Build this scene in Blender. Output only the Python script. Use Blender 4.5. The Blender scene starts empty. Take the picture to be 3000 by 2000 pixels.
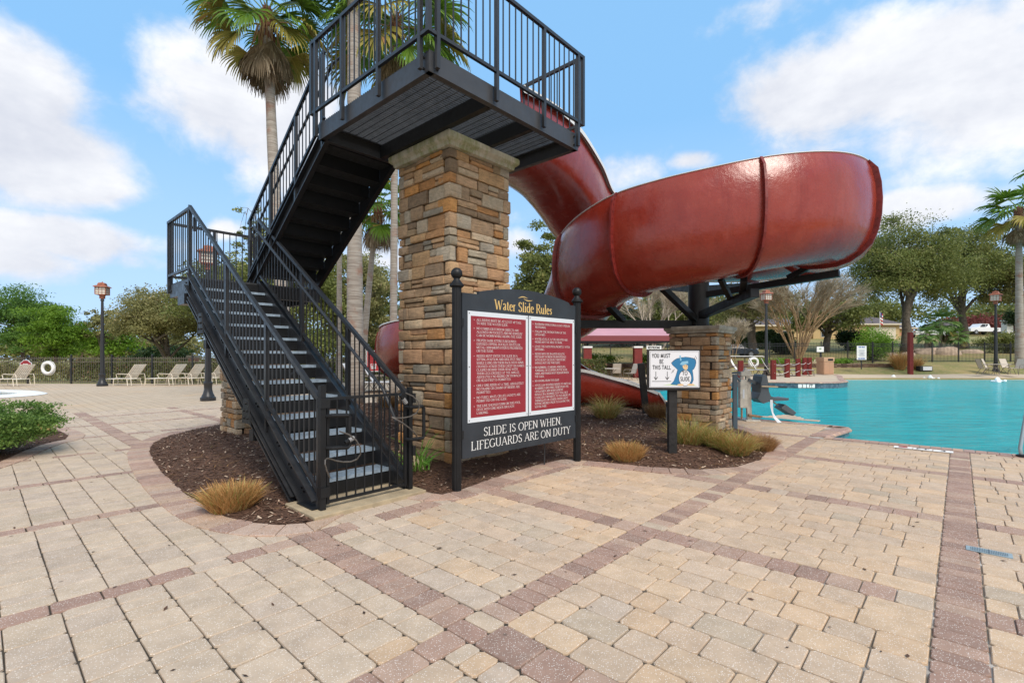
import bpy, bmesh, math, random
import numpy as np
from mathutils import Vector, Matrix, noise
from mathutils.geometry import tessellate_polygon
R = math.radians
S = bpy.context.scene
COL = S.collection
# ------------------------------------------------------------------ camera
cam_d = bpy.data.cameras.new('camera'); cam = bpy.data.objects.new('camera', cam_d); COL.objects.link(cam)
CAMH = 1.45
cam.location = (0, 0, CAMH); cam.rotation_euler = (R(90), 0, 0)
cam_d.sensor_width = 36; cam_d.lens = 36 * 1126 / 2352; cam_d.shift_y = 35.5 / 2352
cam_d.clip_end = 2000; cam_d.clip_start = 0.05
S.camera = cam
# ------------------------------------------------------------------ view
S.view_settings.view_transform = 'Standard'; S.view_settings.look = 'None'
S.view_settings.exposure = 0.63; S.view_settings.gamma = 1
# ------------------------------------------------------------------ node helpers
class N:
    def __init__(s, tree): s.t = tree; s.n = tree.nodes; s.l = tree.links
    def new(s, kind, **kw):
        n = s.n.new(kind)
        for k, v in kw.items():
            if k.startswith('i_'): n.inputs[k[2:].replace('_', ' ')].default_value = v
            else: setattr(n, k, v)
        return n
    def link(s, a, b): s.l.new(a, b)
    def val(s, inp, v):
        if hasattr(v, 'is_output') or isinstance(v, bpy.types.NodeSocket): s.l.new(v, inp)
        else: inp.default_value = v
    def math(s, op, a, b=0.0, c=None, clamp=False):
        n = s.n.new('ShaderNodeMath'); n.operation = op; n.use_clamp = clamp
        s.val(n.inputs[0], a); s.val(n.inputs[1], b)
        if c is not None: s.val(n.inputs[2], c)
        return n.outputs[0]
    def mix(s, f, a, b, blend='MIX'):
        n = s.n.new('ShaderNodeMix'); n.data_type = 'RGBA'; n.blend_type = blend
        s.val(n.inputs[0], f)
        for i, x in ((6, a), (7, b)):
            if isinstance(x, (tuple, list)): x = tuple(x) + (1,) * (4 - len(x))
            s.val(n.inputs[i], x)
        return n.outputs[2]
    def mapr(s, v, a, b, c=0.0, d=1.0, smooth=False):
        n = s.n.new('ShaderNodeMapRange'); n.clamp = True
        if smooth: n.interpolation_type = 'SMOOTHSTEP'
        s.val(n.inputs[0], v); n.inputs[1].default_value = a; n.inputs[2].default_value = b
        n.inputs[3].default_value = c; n.inputs[4].default_value = d
        return n.outputs[0]
    def noise(s, vec, scale, detail=3, rough=.55, dist=0.0):
        n = s.n.new('ShaderNodeTexNoise'); n.inputs['Scale'].default_value = scale
        n.inputs['Detail'].default_value = detail; n.inputs['Roughness'].default_value = rough
        n.inputs['Distortion'].default_value = dist
        if vec is not None: s.l.new(vec, n.inputs['Vector'])
        return n.outputs['Fac']
    def mapping(s, vec, loc=(0, 0, 0), rot=(0, 0, 0), sc=(1, 1, 1)):
        n = s.n.new('ShaderNodeMapping'); s.l.new(vec, n.inputs[0])
        n.inputs[1].default_value = loc; n.inputs[2].default_value = rot; n.inputs[3].default_value = sc
        return n.outputs[0]
    def geo(s): return s.n.new('ShaderNodeNewGeometry').outputs['Position']
    def obj(s): return s.n.new('ShaderNodeTexCoord').outputs['Object']
    def attr(s, name, out='Color'):
        n = s.n.new('ShaderNodeAttribute'); n.attribute_name = name; return n.outputs[out]
    def bump(s, h, strength=.3, dist=.02, normal=None):
        n = s.n.new('ShaderNodeBump'); n.inputs['Strength'].default_value = strength
        n.inputs['Distance'].default_value = dist; s.l.new(h, n.inputs['Height'])
        if normal is not None: s.l.new(normal, n.inputs['Normal'])
        return n.outputs[0]
MATS = {}
def mat(name, color=(.5, .5, .5), rough=.6, metal=0.0, spec=.5, coat=0.0, var=0.0, vscale=4.0, bump=0.0, bscale=40.0, bdist=.01, build=None):
    if name in MATS: return MATS[name]
    m = bpy.data.materials.new(name); m.use_nodes = True
    g = N(m.node_tree); p = g.n['Principled BSDF']
    p.inputs['Roughness'].default_value = rough; p.inputs['Metallic'].default_value = metal
    p.inputs['Specular IOR Level'].default_value = spec; p.inputs['Coat Weight'].default_value = coat
    p.inputs['Coat Roughness'].default_value = .12
    p.inputs['Base Color'].default_value = tuple(color) + (1,)
    if build: build(g, p)
    else:
        co = g.obj()
        if var > 0:
            f = g.mapr(g.noise(co, vscale, 4), .3, .7)
            c1 = tuple(c * (1 - var) for c in color); c2 = tuple(min(1, c * (1 + var)) for c in color)
            g.link(g.mix(f, c1, c2), p.inputs['Base Color'])
            g.link(g.mapr(g.noise(co, vscale * 2.3, 3), .3, .7, max(0, rough - .1), min(1, rough + .1)), p.inputs['Roughness'])
        if bump > 0: g.link(g.bump(g.noise(co, bscale, 4), bump, bdist), p.inputs['Normal'])
    MATS[name] = m
    return m
# ------------------------------------------------------------------ world: nishita sky with clouds laid out by direction
SUN_EL, SUN_AZ = R(50), R(152)        # azimuth measured clockwise from +Y: the sun stands high behind and right of the camera
W = bpy.data.worlds.new('World'); S.world = W; W.use_nodes = True
g = N(W.node_tree); bgn = g.n['Background']
sky = g.new('ShaderNodeTexSky', sky_type='NISHITA', sun_disc=False)
sky.sun_elevation = SUN_EL; sky.sun_rotation = SUN_AZ; sky.air_density = 1.0; sky.dust_density = .6; sky.ozone_density = 2.2
tc = g.n.new('ShaderNodeTexCoord').outputs['Generated']
sep = g.new('ShaderNodeSeparateXYZ'); g.link(tc, sep.inputs[0])
def cdir(px, py):
    v = Vector(((px - 1176) / 1126, 1, (819.5 - py) / 1126)); return v.normalized()
# soft cloud masses: (direction, half width, half height, weight)
blobs = [((10, 260), .10, .11, 1.0), ((90, 350), .10, .08, 1.0), ((190, 415), .065, .04, .95), ((20, 170), .05, .07, .8),
         ((560, 250), .13, .09, 1.0), ((470, 190), .07, .045, .85), ((660, 300), .09, .11, 1.0), ((590, 370), .09, .05, .6),
         ((150, 545), .13, .035, .95), ((10, 585), .09, .04, .8), ((300, 590), .06, .025, .6), ((520, 530), .03, .02, .7),
         ((2080, 150), .20, .085, 1.0), ((2330, 190), .18, .11, 1.0), ((1870, 205), .13, .07, .85), ((1740, 250), .08, .05, .5),
         ((2290, 60), .12, .05, .8), ((1960, 320), .12, .04, .42), ((2110, 480), .10, .035, .85), ((1590, 370), .05, .02, .8),
         ((1460, 390), .10, .04, .5), ((1760, 20), .18, .04, .45), ((1190, 560), .05, .03, .7), ((1000, 480), .20, .05, .4),
         ((900, 600), .25, .05, .5), ((2200, 560), .2, .04, .5)]
nz1 = g.noise(g.mapping(tc, sc=(1, 1, 1.25)), 8.0, 10, .60, .15)
nz2 = g.noise(g.mapping(tc, loc=(3, 1, 2), sc=(1, 1, 2.0)), 2.6, 6, .6, .4)
den = None
for (p, a, b, w) in blobs:
    d = cdir(*p)
    sx = Vector((d.y, -d.x, 0)).normalized(); sz = sx.cross(d)
    def dotc(v, o):
        n = g.new('ShaderNodeVectorMath', operation='DOT_PRODUCT'); g.link(tc, n.inputs[0]); n.inputs[1].default_value = v
        return g.math('SUBTRACT', n.outputs['Value'], o)
    u_ = g.math('DIVIDE', dotc(sx, sx.dot(d)), a); v_ = g.math('DIVIDE', dotc(sz, sz.dot(d)), b)
    q = g.math('ADD', g.math('MULTIPLY', u_, u_), g.math('MULTIPLY', v_, v_))
    front = g.math('GREATER_THAN', sep.outputs['Y'], 0.0)
    e = g.math('MULTIPLY', g.math('MULTIPLY', g.math('POWER', 2.718, g.math('MULTIPLY', q, -.8)), w), front)
    den = e if den is None else g.math('MAXIMUM', den, e)
back = g.math('MULTIPLY', g.mapr(nz2, .28, .5), g.math('LESS_THAN', sep.outputs['Y'], 0.05))  # unseen near-full cloud behind the camera, added as neutral white fill light
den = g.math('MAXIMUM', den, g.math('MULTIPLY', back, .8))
wisp = g.math('MULTIPLY', g.mapr(nz2, .5, .75), .26)
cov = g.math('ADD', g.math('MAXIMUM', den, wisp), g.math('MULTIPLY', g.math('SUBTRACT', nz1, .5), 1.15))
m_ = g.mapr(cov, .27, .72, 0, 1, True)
shade = g.mapr(g.math('ADD', g.math('MULTIPLY', g.math('SUBTRACT', nz2, .5), 2.2), g.math('MULTIPLY', nz1, 1.0)), .15, .95)
ccol = g.mix(shade, (5.9, 6.2, 7.0), (8.9, 9.0, 9.2))
tint = g.mix(1.0, sky.outputs[0], (.70, .97, 1.30), 'MULTIPLY')
# lift the blue towards the bright pale blue the photograph shows
tint = g.mix(.80, tint, (2.75, 5.6, 9.0))
lowz = g.mapr(sep.outputs['Z'], .0, .42, .75, 0.0)
tint = g.mix(lowz, tint, (5.6, 7.2, 9.4))
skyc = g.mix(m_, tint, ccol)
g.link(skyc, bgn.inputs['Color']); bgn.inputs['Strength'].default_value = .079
# ------------------------------------------------------------------ sun (veiled by cloud: large and soft)
sl = bpy.data.lights.new('sun', 'SUN'); sun = bpy.data.objects.new('sun', sl); COL.objects.link(sun)
sl.energy = 2.2; sl.angle = R(26); sl.color = (1, .92, .82)
sd = Vector((math.sin(SUN_AZ) * math.cos(SUN_EL), math.cos(SUN_AZ) * math.cos(SUN_EL), math.sin(SUN_EL)))
sun.rotation_euler = sd.to_track_quat('Z', 'Y').to_euler(); sun.location = (0, 0, 30)
# ------------------------------------------------------------------ geometry helpers
random.seed(7); RNG = np.random.default_rng(11)
def rr(a, b): return random.uniform(a, b)
def tone(c, k): s = rr(1 - k, 1 + k); h = rr(-.02, .02); return (c[0]*s*(1 + h), c[1]*s, c[2]*s*(1 - h*1.5))
def V(*a): return Vector(a)
class MB:
    def __init__(s): s.v = []; s.f = []; s.c = []; s.cc = None; s.g = []
    def build_each(s, name, m, parent=None, **kw):   # one object per added solid
        out = []
        for (va, vb, fa, fb) in s.g:
            k = MB(); k.v = s.v[va:vb]; k.f = [tuple(i - va for i in f) for f in s.f[fa:fb]]; k.c = s.c[fa:fb]; out.append(k.build(name, m, parent, **kw))
        return out
    def add(s, vs, fs, col=None):
        vs = list(vs); fs = list(fs); s.g.append((len(s.v), len(s.v) + len(vs), len(s.f), len(s.f) + len(fs)))
        o = len(s.v); s.v += [tuple(x) for x in vs]; s.f += [tuple(i + o for i in f) for f in fs]
        c = col if col is not None else s.cc
        s.c += [c] * len(fs)
        return s
    def hexa(s, c8, col=None):   # bottom 4 (ccw) then top 4
        return s.add(c8, [(3, 2, 1, 0), (4, 5, 6, 7), (0, 1, 5, 4), (1, 2, 6, 5), (2, 3, 7, 6), (3, 0, 4, 7)], col)
    def box(s, x0, x1, y0, y1, z0, z1, col=None):
        return s.hexa([(x0, y0, z0), (x1, y0, z0), (x1, y1, z0), (x0, y1, z0), (x0, y0, z1), (x1, y0, z1), (x1, y1, z1), (x0, y1, z1)], col)
    def bar(s, p, q, w, h, up=(0, 0, 1), col=None):
        p = Vector(p); q = Vector(q); d = (q - p).normalized(); up = Vector(up)
        if abs(d.dot(up)) > .98: up = Vector((0, 1, 0)) if abs(d.y) < .9 else Vector((1, 0, 0))
        a = d.cross(up).normalized() * (w / 2); b = a.cross(d).normalized() * (h / 2)
        return s.hexa([p - a - b, p + a - b, q + a - b, q - a - b, p - a + b, p + a + b, q + a + b, q - a + b], col)
    def post(s, x, y, z0, z1, w, d=None, rot=0, col=None):
        d = d or w; c, n = math.cos(rot), math.sin(rot); P = []
        for z in (z0, z1):
            for (a, b) in ((-w/2, -d/2), (w/2, -d/2), (w/2, d/2), (-w/2, d/2)): P.append((x + a*c - b*n, y + a*n + b*c, z))
        return s.hexa(P, col)
    def tube(s, pts, r, n=8, caps=True, col=None, closed=False):
        pts = [Vector(p) for p in pts]; m = len(pts); rs = r if isinstance(r, (list, tuple)) else [r] * m
        ref = None; rings = []
        for i, p in enumerate(pts):
            if closed: t = pts[(i + 1) % m] - pts[i - 1]
            else: t = pts[min(i + 1, m - 1)] - pts[max(i - 1, 0)]
            t = t.normalized() if t.length > 1e-9 else Vector((0, 0, 1))
            if ref is None: ref = Vector((1, 0, 0)) if abs(t.x) < .8 else Vector((0, 1, 0))
            a = (ref - t * ref.dot(t))
            a = a.normalized() if a.length > 1e-6 else t.orthogonal().normalized()
            ref = a; b = t.cross(a)
            rings.append([p + (a * math.cos(2*math.pi*k/n) + b * math.sin(2*math.pi*k/n)) * rs[i] for k in range(n)])
        vs = [q for ring in rings for q in ring]; fs = []
        for i in range(m if closed else m - 1):
            j = (i + 1) % m
            for k in range(n): fs.append((i*n + k, i*n + (k+1) % n, j*n + (k+1) % n, j*n + k))
        if caps and not closed: fs += [tuple(range(n))[::-1], tuple((m-1)*n + k for k in range(n))]
        return s.add(vs, fs, col)
    def lathe(s, prof, c=(0, 0, 0), n=16, sq=False, col=None):
        vs = []; fs = []; m = len(prof)
        for (r, z) in prof:
            for k in range(n):
                a = 2*math.pi*(k + .5)/n; vs.append((c[0] + r*math.cos(a), c[1] + r*math.sin(a), c[2] + z))
        for i in range(m - 1):
            for k in range(n): fs.append((i*n + k, i*n + (k+1) % n, (i+1)*n + (k+1) % n, (i+1)*n + k))
        fs += [tuple(range(n))[::-1], tuple((m-1)*n + k for k in range(n))]
        return s.add(vs, fs, col)
    def sphere(s, c, r, n=12, m=8, sc=(1, 1, 1), col=None):
        prof = [(max(1e-4, math.sin(math.pi*i/m)), -math.cos(math.pi*i/m)) for i in range(m + 1)]
        vs = []; fs = []
        for (q, z) in prof:
            for k in range(n):
                a = 2*math.pi*k/n; vs.append((c[0] + r*q*math.cos(a)*sc[0], c[1] + r*q*math.sin(a)*sc[1], c[2] + r*z*sc[2]))
        for i in range(m):
            for k in range(n): fs.append((i*n + k, i*n + (k+1) % n, (i+1)*n + (k+1) % n, (i+1)*n + k))
        return s.add(vs, fs, col)
    def poly(s, pts, z0, z1, col=None):   # extruded outline, simple polygon
        n = len(pts); tri = tessellate_polygon([[Vector((p[0], p[1], 0)) for p in pts]])
        vs = [(p[0], p[1], z0) for p in pts] + [(p[0], p[1], z1) for p in pts]
        ar = sum(pts[i][0]*pts[(i+1) % n][1] - pts[(i+1) % n][0]*pts[i][1] for i in range(n))
        fs = []
        for t in tri:
            a, b, c = [Vector(pts[i][:2]) for i in t]
            ccw = (b - a).cross(c - a) > 0
            up = t if ccw else t[::-1]
            fs.append(tuple(i + n for i in up)); 
            if z0 != z1: fs.append(tuple(up[::-1]))
        if z0 != z1:
            for i in range(n):
                j = (i+1) % n
                fs.append((i, j, j + n, i + n) if ar > 0 else (j, i, i + n, j + n))
        return s.add(vs, fs, col)
    def loft(s, A, B, col=None):   # two vertex loops of the same length
        n = len(A)
        return s.add(list(A) + list(B), [(i, (i+1) % n, (i+1) % n + n, i + n) for i in range(n)], col)
    def grid(s, rows, col=None, flip=False):
        m = len(rows); n = len(rows[0]); vs = [p for r in rows for p in r]; fs = []
        for i in range(m - 1):
            for k in range(n - 1):
                q = (i*n + k, i*n + k + 1, (i+1)*n + k + 1, (i+1)*n + k); fs.append(q[::-1] if flip else q)
        return s.add(vs, fs, col)
    def build(s, name, m, parent=None, smooth=False, loc=None, rot=0.0, bevel=0.0):
        me = bpy.data.meshes.new(name); me.from_pydata(s.v, [], s.f); me.materials.append(m)
        if any(c is not None for c in s.c):
            at = me.attributes.new('col', 'FLOAT_COLOR', 'FACE')
            d = []
            for c in s.c: c = c or (.5, .5, .5); d += [c[0], c[1], c[2], 1.0]
            at.data.foreach_set('color', d)
        if smooth is True: me.polygons.foreach_set('use_smooth', [True] * len(me.polygons))
        o = bpy.data.objects.new(name, me); COL.objects.link(o)
        if smooth == 'auto':
            me.polygons.foreach_set('use_smooth', [True] * len(me.polygons)); me.set_sharp_from_angle(angle=R(40))
        if parent: o.parent = parent
        if loc is not None: o.location = loc
        o.rotation_euler = (0, 0, rot)
        if bevel > 0:
            b = o.modifiers.new('bevel', 'BEVEL'); b.width = bevel; b.segments = 2; b.limit_method = 'ANGLE'
        return o
def tag(o, label=None, cat=None, group=None, kind=None):
    if label: o['label'] = label
    if cat: o['category'] = cat
    if group: o['group'] = group
    if kind: o['kind'] = kind
    return o
def empty(name, loc=(0, 0, 0), rz=0.0, label=None, cat=None, group=None):
    o = bpy.data.objects.new(name, None); COL.objects.link(o); o.empty_display_size = .1
    o.location = loc; o.rotation_euler = (0, 0, rz); return tag(o, label, cat, group)
def copy_tree(o, parent=None):
    kids = KIDS.get(o.name) or [c for c in ALLCH(o)]
    c = o.copy(); COL.objects.link(c); c.parent = parent
    for ch in kids: copy_tree(ch, c)
    return c
KIDS = {}
def ALLCH(o): return list(o.children)
def place(o, loc, rz=0.0, label=None, sc=None):
    o.location = loc; o.rotation_euler = (0, 0, rz)
    if sc: o.scale = (sc, sc, sc) if isinstance(sc, (int, float)) else sc
    if label: o['label'] = label
    return o
# numpy quad cloud (leaves, blades, chips)
def quads_object(name, P, rnd, m, parent=None, kpf=4):
    n = P.shape[0]
    me = bpy.data.meshes.new(name)
    me.vertices.add(n * kpf); me.vertices.foreach_set('co', P.reshape(-1).astype(np.float32))
    me.loops.add(n * kpf); me.loops.foreach_set('vertex_index', np.arange(n * kpf, dtype=np.int32))
    me.polygons.add(n); me.polygons.foreach_set('loop_start', np.arange(0, n * kpf, kpf, dtype=np.int32))
    me.polygons.foreach_set('loop_total', np.full(n, kpf, dtype=np.int32))
    me.update(calc_edges=True); me.materials.append(m)
    at = me.attributes.new('rnd', 'FLOAT', 'FACE'); at.data.foreach_set('value', rnd.astype(np.float32))
    o = bpy.data.objects.new(name, me); COL.objects.link(o)
    if parent: o.parent = parent
    return o
def unit(a): return a / np.maximum(1e-9, np.linalg.norm(a, axis=1, keepdims=True))
def leaf_quads(C, size, aspect=.5, droop=0.0, up=0.0):
    n = len(C); a = RNG.normal(size=(n, 3)); a[:, 2] = a[:, 2] * (1 - up) - droop; a = unit(a)
    t = RNG.normal(size=(n, 3)); b = unit(np.cross(a, t)); s = (size * RNG.uniform(.6, 1.3, n))[:, None]
    a = a * s; b = b * s * aspect
    return np.stack([C - a, C + b, C + a, C - b], axis=1)
# pixel (in a 2352 wide frame) -> ground point, used to read positions off the photograph
def gp(px, py, z=0.0):
    d = 1126 * (CAMH - z) / (py - 819.5); return ((px - 1176) / 1126 * d, d)
def at(px, Y, z=0.0): return ((px - 1176) / 1126 * Y, Y, z)
def zy(py, Y): return CAMH + (819.5 - py) * Y / 1126
# site frame: u runs right and away, v runs left and away
TH = math.atan2(.7384, .6743); UX, UY = math.cos(TH), math.sin(TH)
OX, OY = -.812, 4.818
def loc2w(u, v, z=0.0): return Vector((OX + u*UX - v*UY, OY + u*UY + v*UX, z))
def w2ab(x, y): return (x*UX + y*UY, -x*UY + y*UX)
def ab2w(a, b, z=0.0): return (a*UX - b*UY, a*UY + b*UX, z)
def terr(x, y):
    def ss(t): t = max(0, min(1, t)); return t*t*(3 - 2*t)
    k = ss((x - (y*.05 - 4)) / 8.0)
    h = -.55
    if y > 25: h = -.06 if x < 4 or y > 33 else -.55
    rise = 0
    if y > 35: rise = 1.05 * ss((y - 35) / 7.0)
    if y > 42: rise += (min(y, 130) - 42) * .085 * (1.0 if x > 20 else .55 + .45 * ss((x + 5) / 25))
    return h + k * rise + (0.03 * math.sin(x*.7) * math.cos(y*.5) if y > 30 else 0)
# ------------------------------------------------------------------ materials
def m_attr(name, rough=.8, bump=.4, bscale=60, bdist=.008, speck=None, var=.12, vscale=9):
    def b(g, p):
        c = g.attr('col'); pos = g.obj()
        f = g.mapr(g.noise(pos, vscale, 5, .6), .25, .75, 1 - var, 1 + var)
        n = g.new('ShaderNodeVectorMath', operation='SCALE'); g.link(c, n.inputs[0]); g.link(f, n.inputs['Scale'])
        out = n.outputs[0]
        h = g.noise(pos, bscale, 5, .65)
        if speck:
            v = g.new('ShaderNodeTexVoronoi'); v.inputs['Scale'].default_value = speck; g.link(pos, v.inputs['Vector'])
            s1 = g.mapr(v.outputs['Distance'], .18, .34, 1, 0)
            rsel = g.math('GREATER_THAN', g.new('ShaderNodeSeparateColor').outputs[0], 0)
            sc = g.new('ShaderNodeSeparateColor'); g.link(v.outputs['Color'], sc.inputs[0])
            pick = g.math('GREATER_THAN', sc.outputs[0], .45)
            out = g.mix(g.math('MULTIPLY', g.math('MULTIPLY', s1, pick), .85), out, (.84, .80, .74))
            dk = g.math('MULTIPLY', g.math('MULTIPLY', s1, g.math('LESS_THAN', sc.outputs[1], .22)), .35)
            out = g.mix(dk, out, (.12, .09, .07))
        if speck:
            st = g.mapr(g.noise(pos, .55, 6, .68, .6), .50, .72, 0, .26); out = g.mix(st, out, (.22, .18, .145))
            sp_ = g.mapr(g.noise(pos, 3.3, 6, .7, .2), .60, .72, 0, .32); out = g.mix(sp_, out, (.23, .18, .14))
            wh_ = g.math('MULTIPLY', g.mapr(g.noise(g.mapping(pos, loc=(5, 2, 0)), 1.1, 6, .7), .58, .72, 0, .28), g.mapr(g.noise(pos, 14, 4, .7), .42, .6)); out = g.mix(wh_, out, (.60, .54, .46))
            dr = g.new('ShaderNodeTexVoronoi'); dr.inputs['Scale'].default_value = 2.1; g.link(g.mapping(pos, loc=(1.3, .4, 0)), dr.inputs['Vector'])
            out = g.mix(g.mapr(dr.outputs['Distance'], .022, .034, .55, 0), out, (.08, .065, .055))
        g.link(out, p.inputs['Base Color'])
        g.link(g.bump(h, bump, bdist), p.inputs['Normal'])
    return mat(name, rough=rough, build=b, spec=.35)
def b_stone(g, p):
    c = g.attr('col'); pos = g.obj()
    st = g.noise(g.mapping(pos, sc=(1, 1, 5.5)), 8, 9, .74, .8)
    bl = g.noise(pos, 14, 5, .65)
    f = g.mapr(g.math('ADD', g.math('MULTIPLY', st, .65), g.math('MULTIPLY', bl, .45)), .38, .70, .62, 1.30)
    n = g.new('ShaderNodeVectorMath', operation='SCALE'); g.link(c, n.inputs[0]); g.link(f, n.inputs['Scale'])
    warm = g.mapr(g.noise(pos, 7, 3), .54, .68, 0, .3)
    out = g.mix(warm, n.outputs[0], (.42, .25, .12))
    pit = g.mapr(g.noise(pos, 55, 3, .7), .60, .72, 0, .55)
    out = g.mix(pit, out, (.07, .06, .05))
    g.link(out, p.inputs['Base Color'])
    nb = g.bump(st, 1.0, .03)
    g.link(g.bump(g.noise(pos, 70, 5, .7), .55, .006, nb), p.inputs['Normal'])
M_STONE = mat('ledge stone', rough=.88, spec=.25, build=b_stone)
M_JOINT = mat('stone core mortar', (.055, .045, .036), rough=.95)
def b_cap(g, p):
    pos = g.obj()
    a = g.noise(g.mapping(pos, sc=(2.5, 2.5, .7)), 3.2, 6, .65)
    c = g.mix(g.mapr(a, .35, .65), (.46, .41, .31), (.58, .54, .44))
    mo = g.math('MULTIPLY', g.mapr(g.noise(g.mapping(pos, sc=(5, 5, .8)), 2.0, 6, .7), .42, .58), g.mapr(g.noise(pos, 2.2, 2), .3, .55))
    c = g.mix(g.math('MULTIPLY', mo, .75), c, (.22, .24, .075))
    c = g.mix(g.mapr(g.noise(pos, 24, 5, .7), .58, .72, 0, .6), c, (.13, .115, .085))
    g.link(c, p.inputs['Base Color']); g.link(g.bump(g.noise(pos, 60, 5), .35, .006), p.inputs['Normal'])
M_CAP = mat('mossy cast stone', rough=.85, build=b_cap)
M_CAPG = mat('weathered cast stone', (.36, .33, .27), rough=.88, var=.35, vscale=7, bump=.4, bscale=50)
M_PAVE = m_attr('tumbled paver', rough=.82, bump=.5, bscale=130, bdist=.004, speck=118, var=.16, vscale=7)
M_SAND = None
def b_sand(g, p):
    pos = g.geo(); sp = g.new('ShaderNodeSeparateXYZ'); g.link(pos, sp.inputs[0])
    r = g.mapr(g.math('ADD', sp.outputs[0], g.math('MULTIPLY', g.noise(pos, 1.3, 4), 2.2)), 1.2, 4.6)
    near = g.mix(r, (.045, .036, .026), (.29, .24, .18))
    wh = g.math('MULTIPLY', g.mapr(g.noise(pos, 2.4, 4), .52, .62), r)
    near = g.mix(wh, near, (.55, .53, .50))
    # beyond the cut pavers: rows of pavers in the same grid
    ro = g.mapping(pos, rot=(0, 0, -TH - R(90)))
    br = g.new('ShaderNodeTexBrick'); g.link(ro, br.inputs['Vector']); br.inputs['Scale'].default_value = 1
    br.inputs['Brick Width'].default_value = .36; br.inputs['Row Height'].default_value = .24; br.inputs['Mortar Size'].default_value = .008
    br.inputs['Color1'].default_value = (.50, .39, .27, 1); br.inputs['Color2'].default_value = (.43, .33, .23, 1); br.inputs['Mortar'].default_value = (.22, .17, .12, 1)
    spr = g.new('ShaderNodeSeparateXYZ'); g.link(ro, spr.inputs[0])
    far = g.mix(g.mapr(g.noise(pos, .22, 4), .35, .7, 0, .5), br.outputs[0], (.50, .42, .33))
    far = g.mix(g.mapr(g.noise(pos, .5, 5), .58, .66, 0, .45), far, (.54, .36, .20))
    ln = g.new('ShaderNodeVectorMath', operation='LENGTH'); g.link(pos, ln.inputs[0])
    k = g.math('GREATER_THAN', ln.outputs['Value'], 16.95)
    g.link(g.mix(k, near, far), p.inputs['Base Color']); g.link(g.bump(g.noise(pos, 160, 3), .5, .004), p.inputs['Normal'])
M_SAND = mat('joint sand and far pavers', rough=.92, build=b_sand)
def b_far(g, p):
    pos = g.geo()
    c = g.mix(g.mapr(g.noise(pos, .35, 4), .35, .7), (.52, .42, .30), (.46, .37, .27))
    c = g.mix(g.mapr(g.noise(g.mapping(pos, sc=(3, 3, 1)), 2.5, 2), .56, .62, 0, .35), c, (.36, .28, .22))
    g.link(c, p.inputs['Base Color'])
M_DECKF = mat('pale far deck', rough=.85, build=b_far)
M_STEEL = mat('charcoal painted steel', (.0185, .0195, .022), rough=.38, spec=.55, var=.16, vscale=6, bump=.06, bscale=45, bdist=.004)
M_STEELP = mat('grey black platform steel', (.040, .0415, .046), rough=.40, spec=.5, var=.14, vscale=6, bump=.06, bscale=45, bdist=.004)
M_BLACK = mat('black painted steel', (.0085, .009, .010), rough=.48, spec=.35, var=.2, vscale=5, bump=.08, bscale=50, bdist=.004)
M_BOLT = mat('bolt steel', (.02, .02, .022), rough=.35, metal=.3)
M_GRATE = mat('grating steel', (.055, .058, .062), rough=.45, metal=.2, var=.3, vscale=12)
M_TREAD = mat('worn galvanised tread', (.34, .43, .52), rough=.42, metal=.35, var=.25, vscale=16)
def b_slide(g, p):
    pos = g.obj()
    a = g.noise(pos, 1.1, 5, .6, .5)
    c = g.mix(g.mapr(a, .35, .68), (.225, .020, .011), (.285, .038, .020))
    c = g.mix(g.mapr(g.noise(g.mapping(pos, sc=(1, 1, .5)), 3.3, 6, .7), .52, .75, 0, .45), c, (.36, .075, .055))
    sk = g.mapr(g.noise(g.mapping(pos, sc=(3.2, 3.2, .28)), 2.2, 6, .7), .52, .72, 0, .35); c = g.mix(sk, c, (.13, .010, .006))
    sc_ = g.mapr(g.noise(g.mapping(pos, sc=(1, 1, 2.5)), 11, 6, .75), .64, .72, 0, .35); c = g.mix(sc_, c, (.36, .10, .075))
    g.link(c, p.inputs['Base Color'])
    g.link(g.mapr(g.noise(pos, 5, 4), .3, .7, .16, .34), p.inputs['Roughness'])
    b1 = g.bump(g.noise(pos, 26, 5, .7), .22, .012)
    g.link(g.bump(g.noise(pos, 6, 3), .25, .03, b1), p.inputs['Normal'])
M_SLIDE = mat('red gelcoat', rough=.25, spec=.5, coat=.18, build=b_slide)
M_SLIN = mat('dark red flume inside', (.20, .030, .022), rough=.3, spec=.5, var=.15)
M_FLANGE = mat('red painted flange', (.165, .014, .010), rough=.5, var=.3, vscale=8, bump=.35, bscale=30, bdist=.006)
M_LIP = mat('white gelcoat lip', (.74, .74, .72), rough=.35, var=.06, vscale=4)
def b_mulch(g, p):
    pos = g.geo()
    a = g.noise(g.mapping(pos, sc=(1, 1.6, 1)), 38, 6, .75, .5)
    c = g.mix(g.mapr(a, .38, .66), (.045, .024, .016), (.215, .12, .08))
    c = g.mix(g.mapr(g.noise(pos, 70, 3, .7), .62, .70, 0, .7), c, (.34, .24, .17))
    c = g.mix(g.mapr(g.noise(pos, 1.6, 3), .5, .7, 0, .35), c, (.10, .06, .045))
    g.link(c, p.inputs['Base Color']); g.link(g.bump(a, 1.0, .03), p.inputs['Normal'])
M_MULCH = mat('shredded mulch', rough=.95, spec=.2, build=b_mulch)
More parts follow.
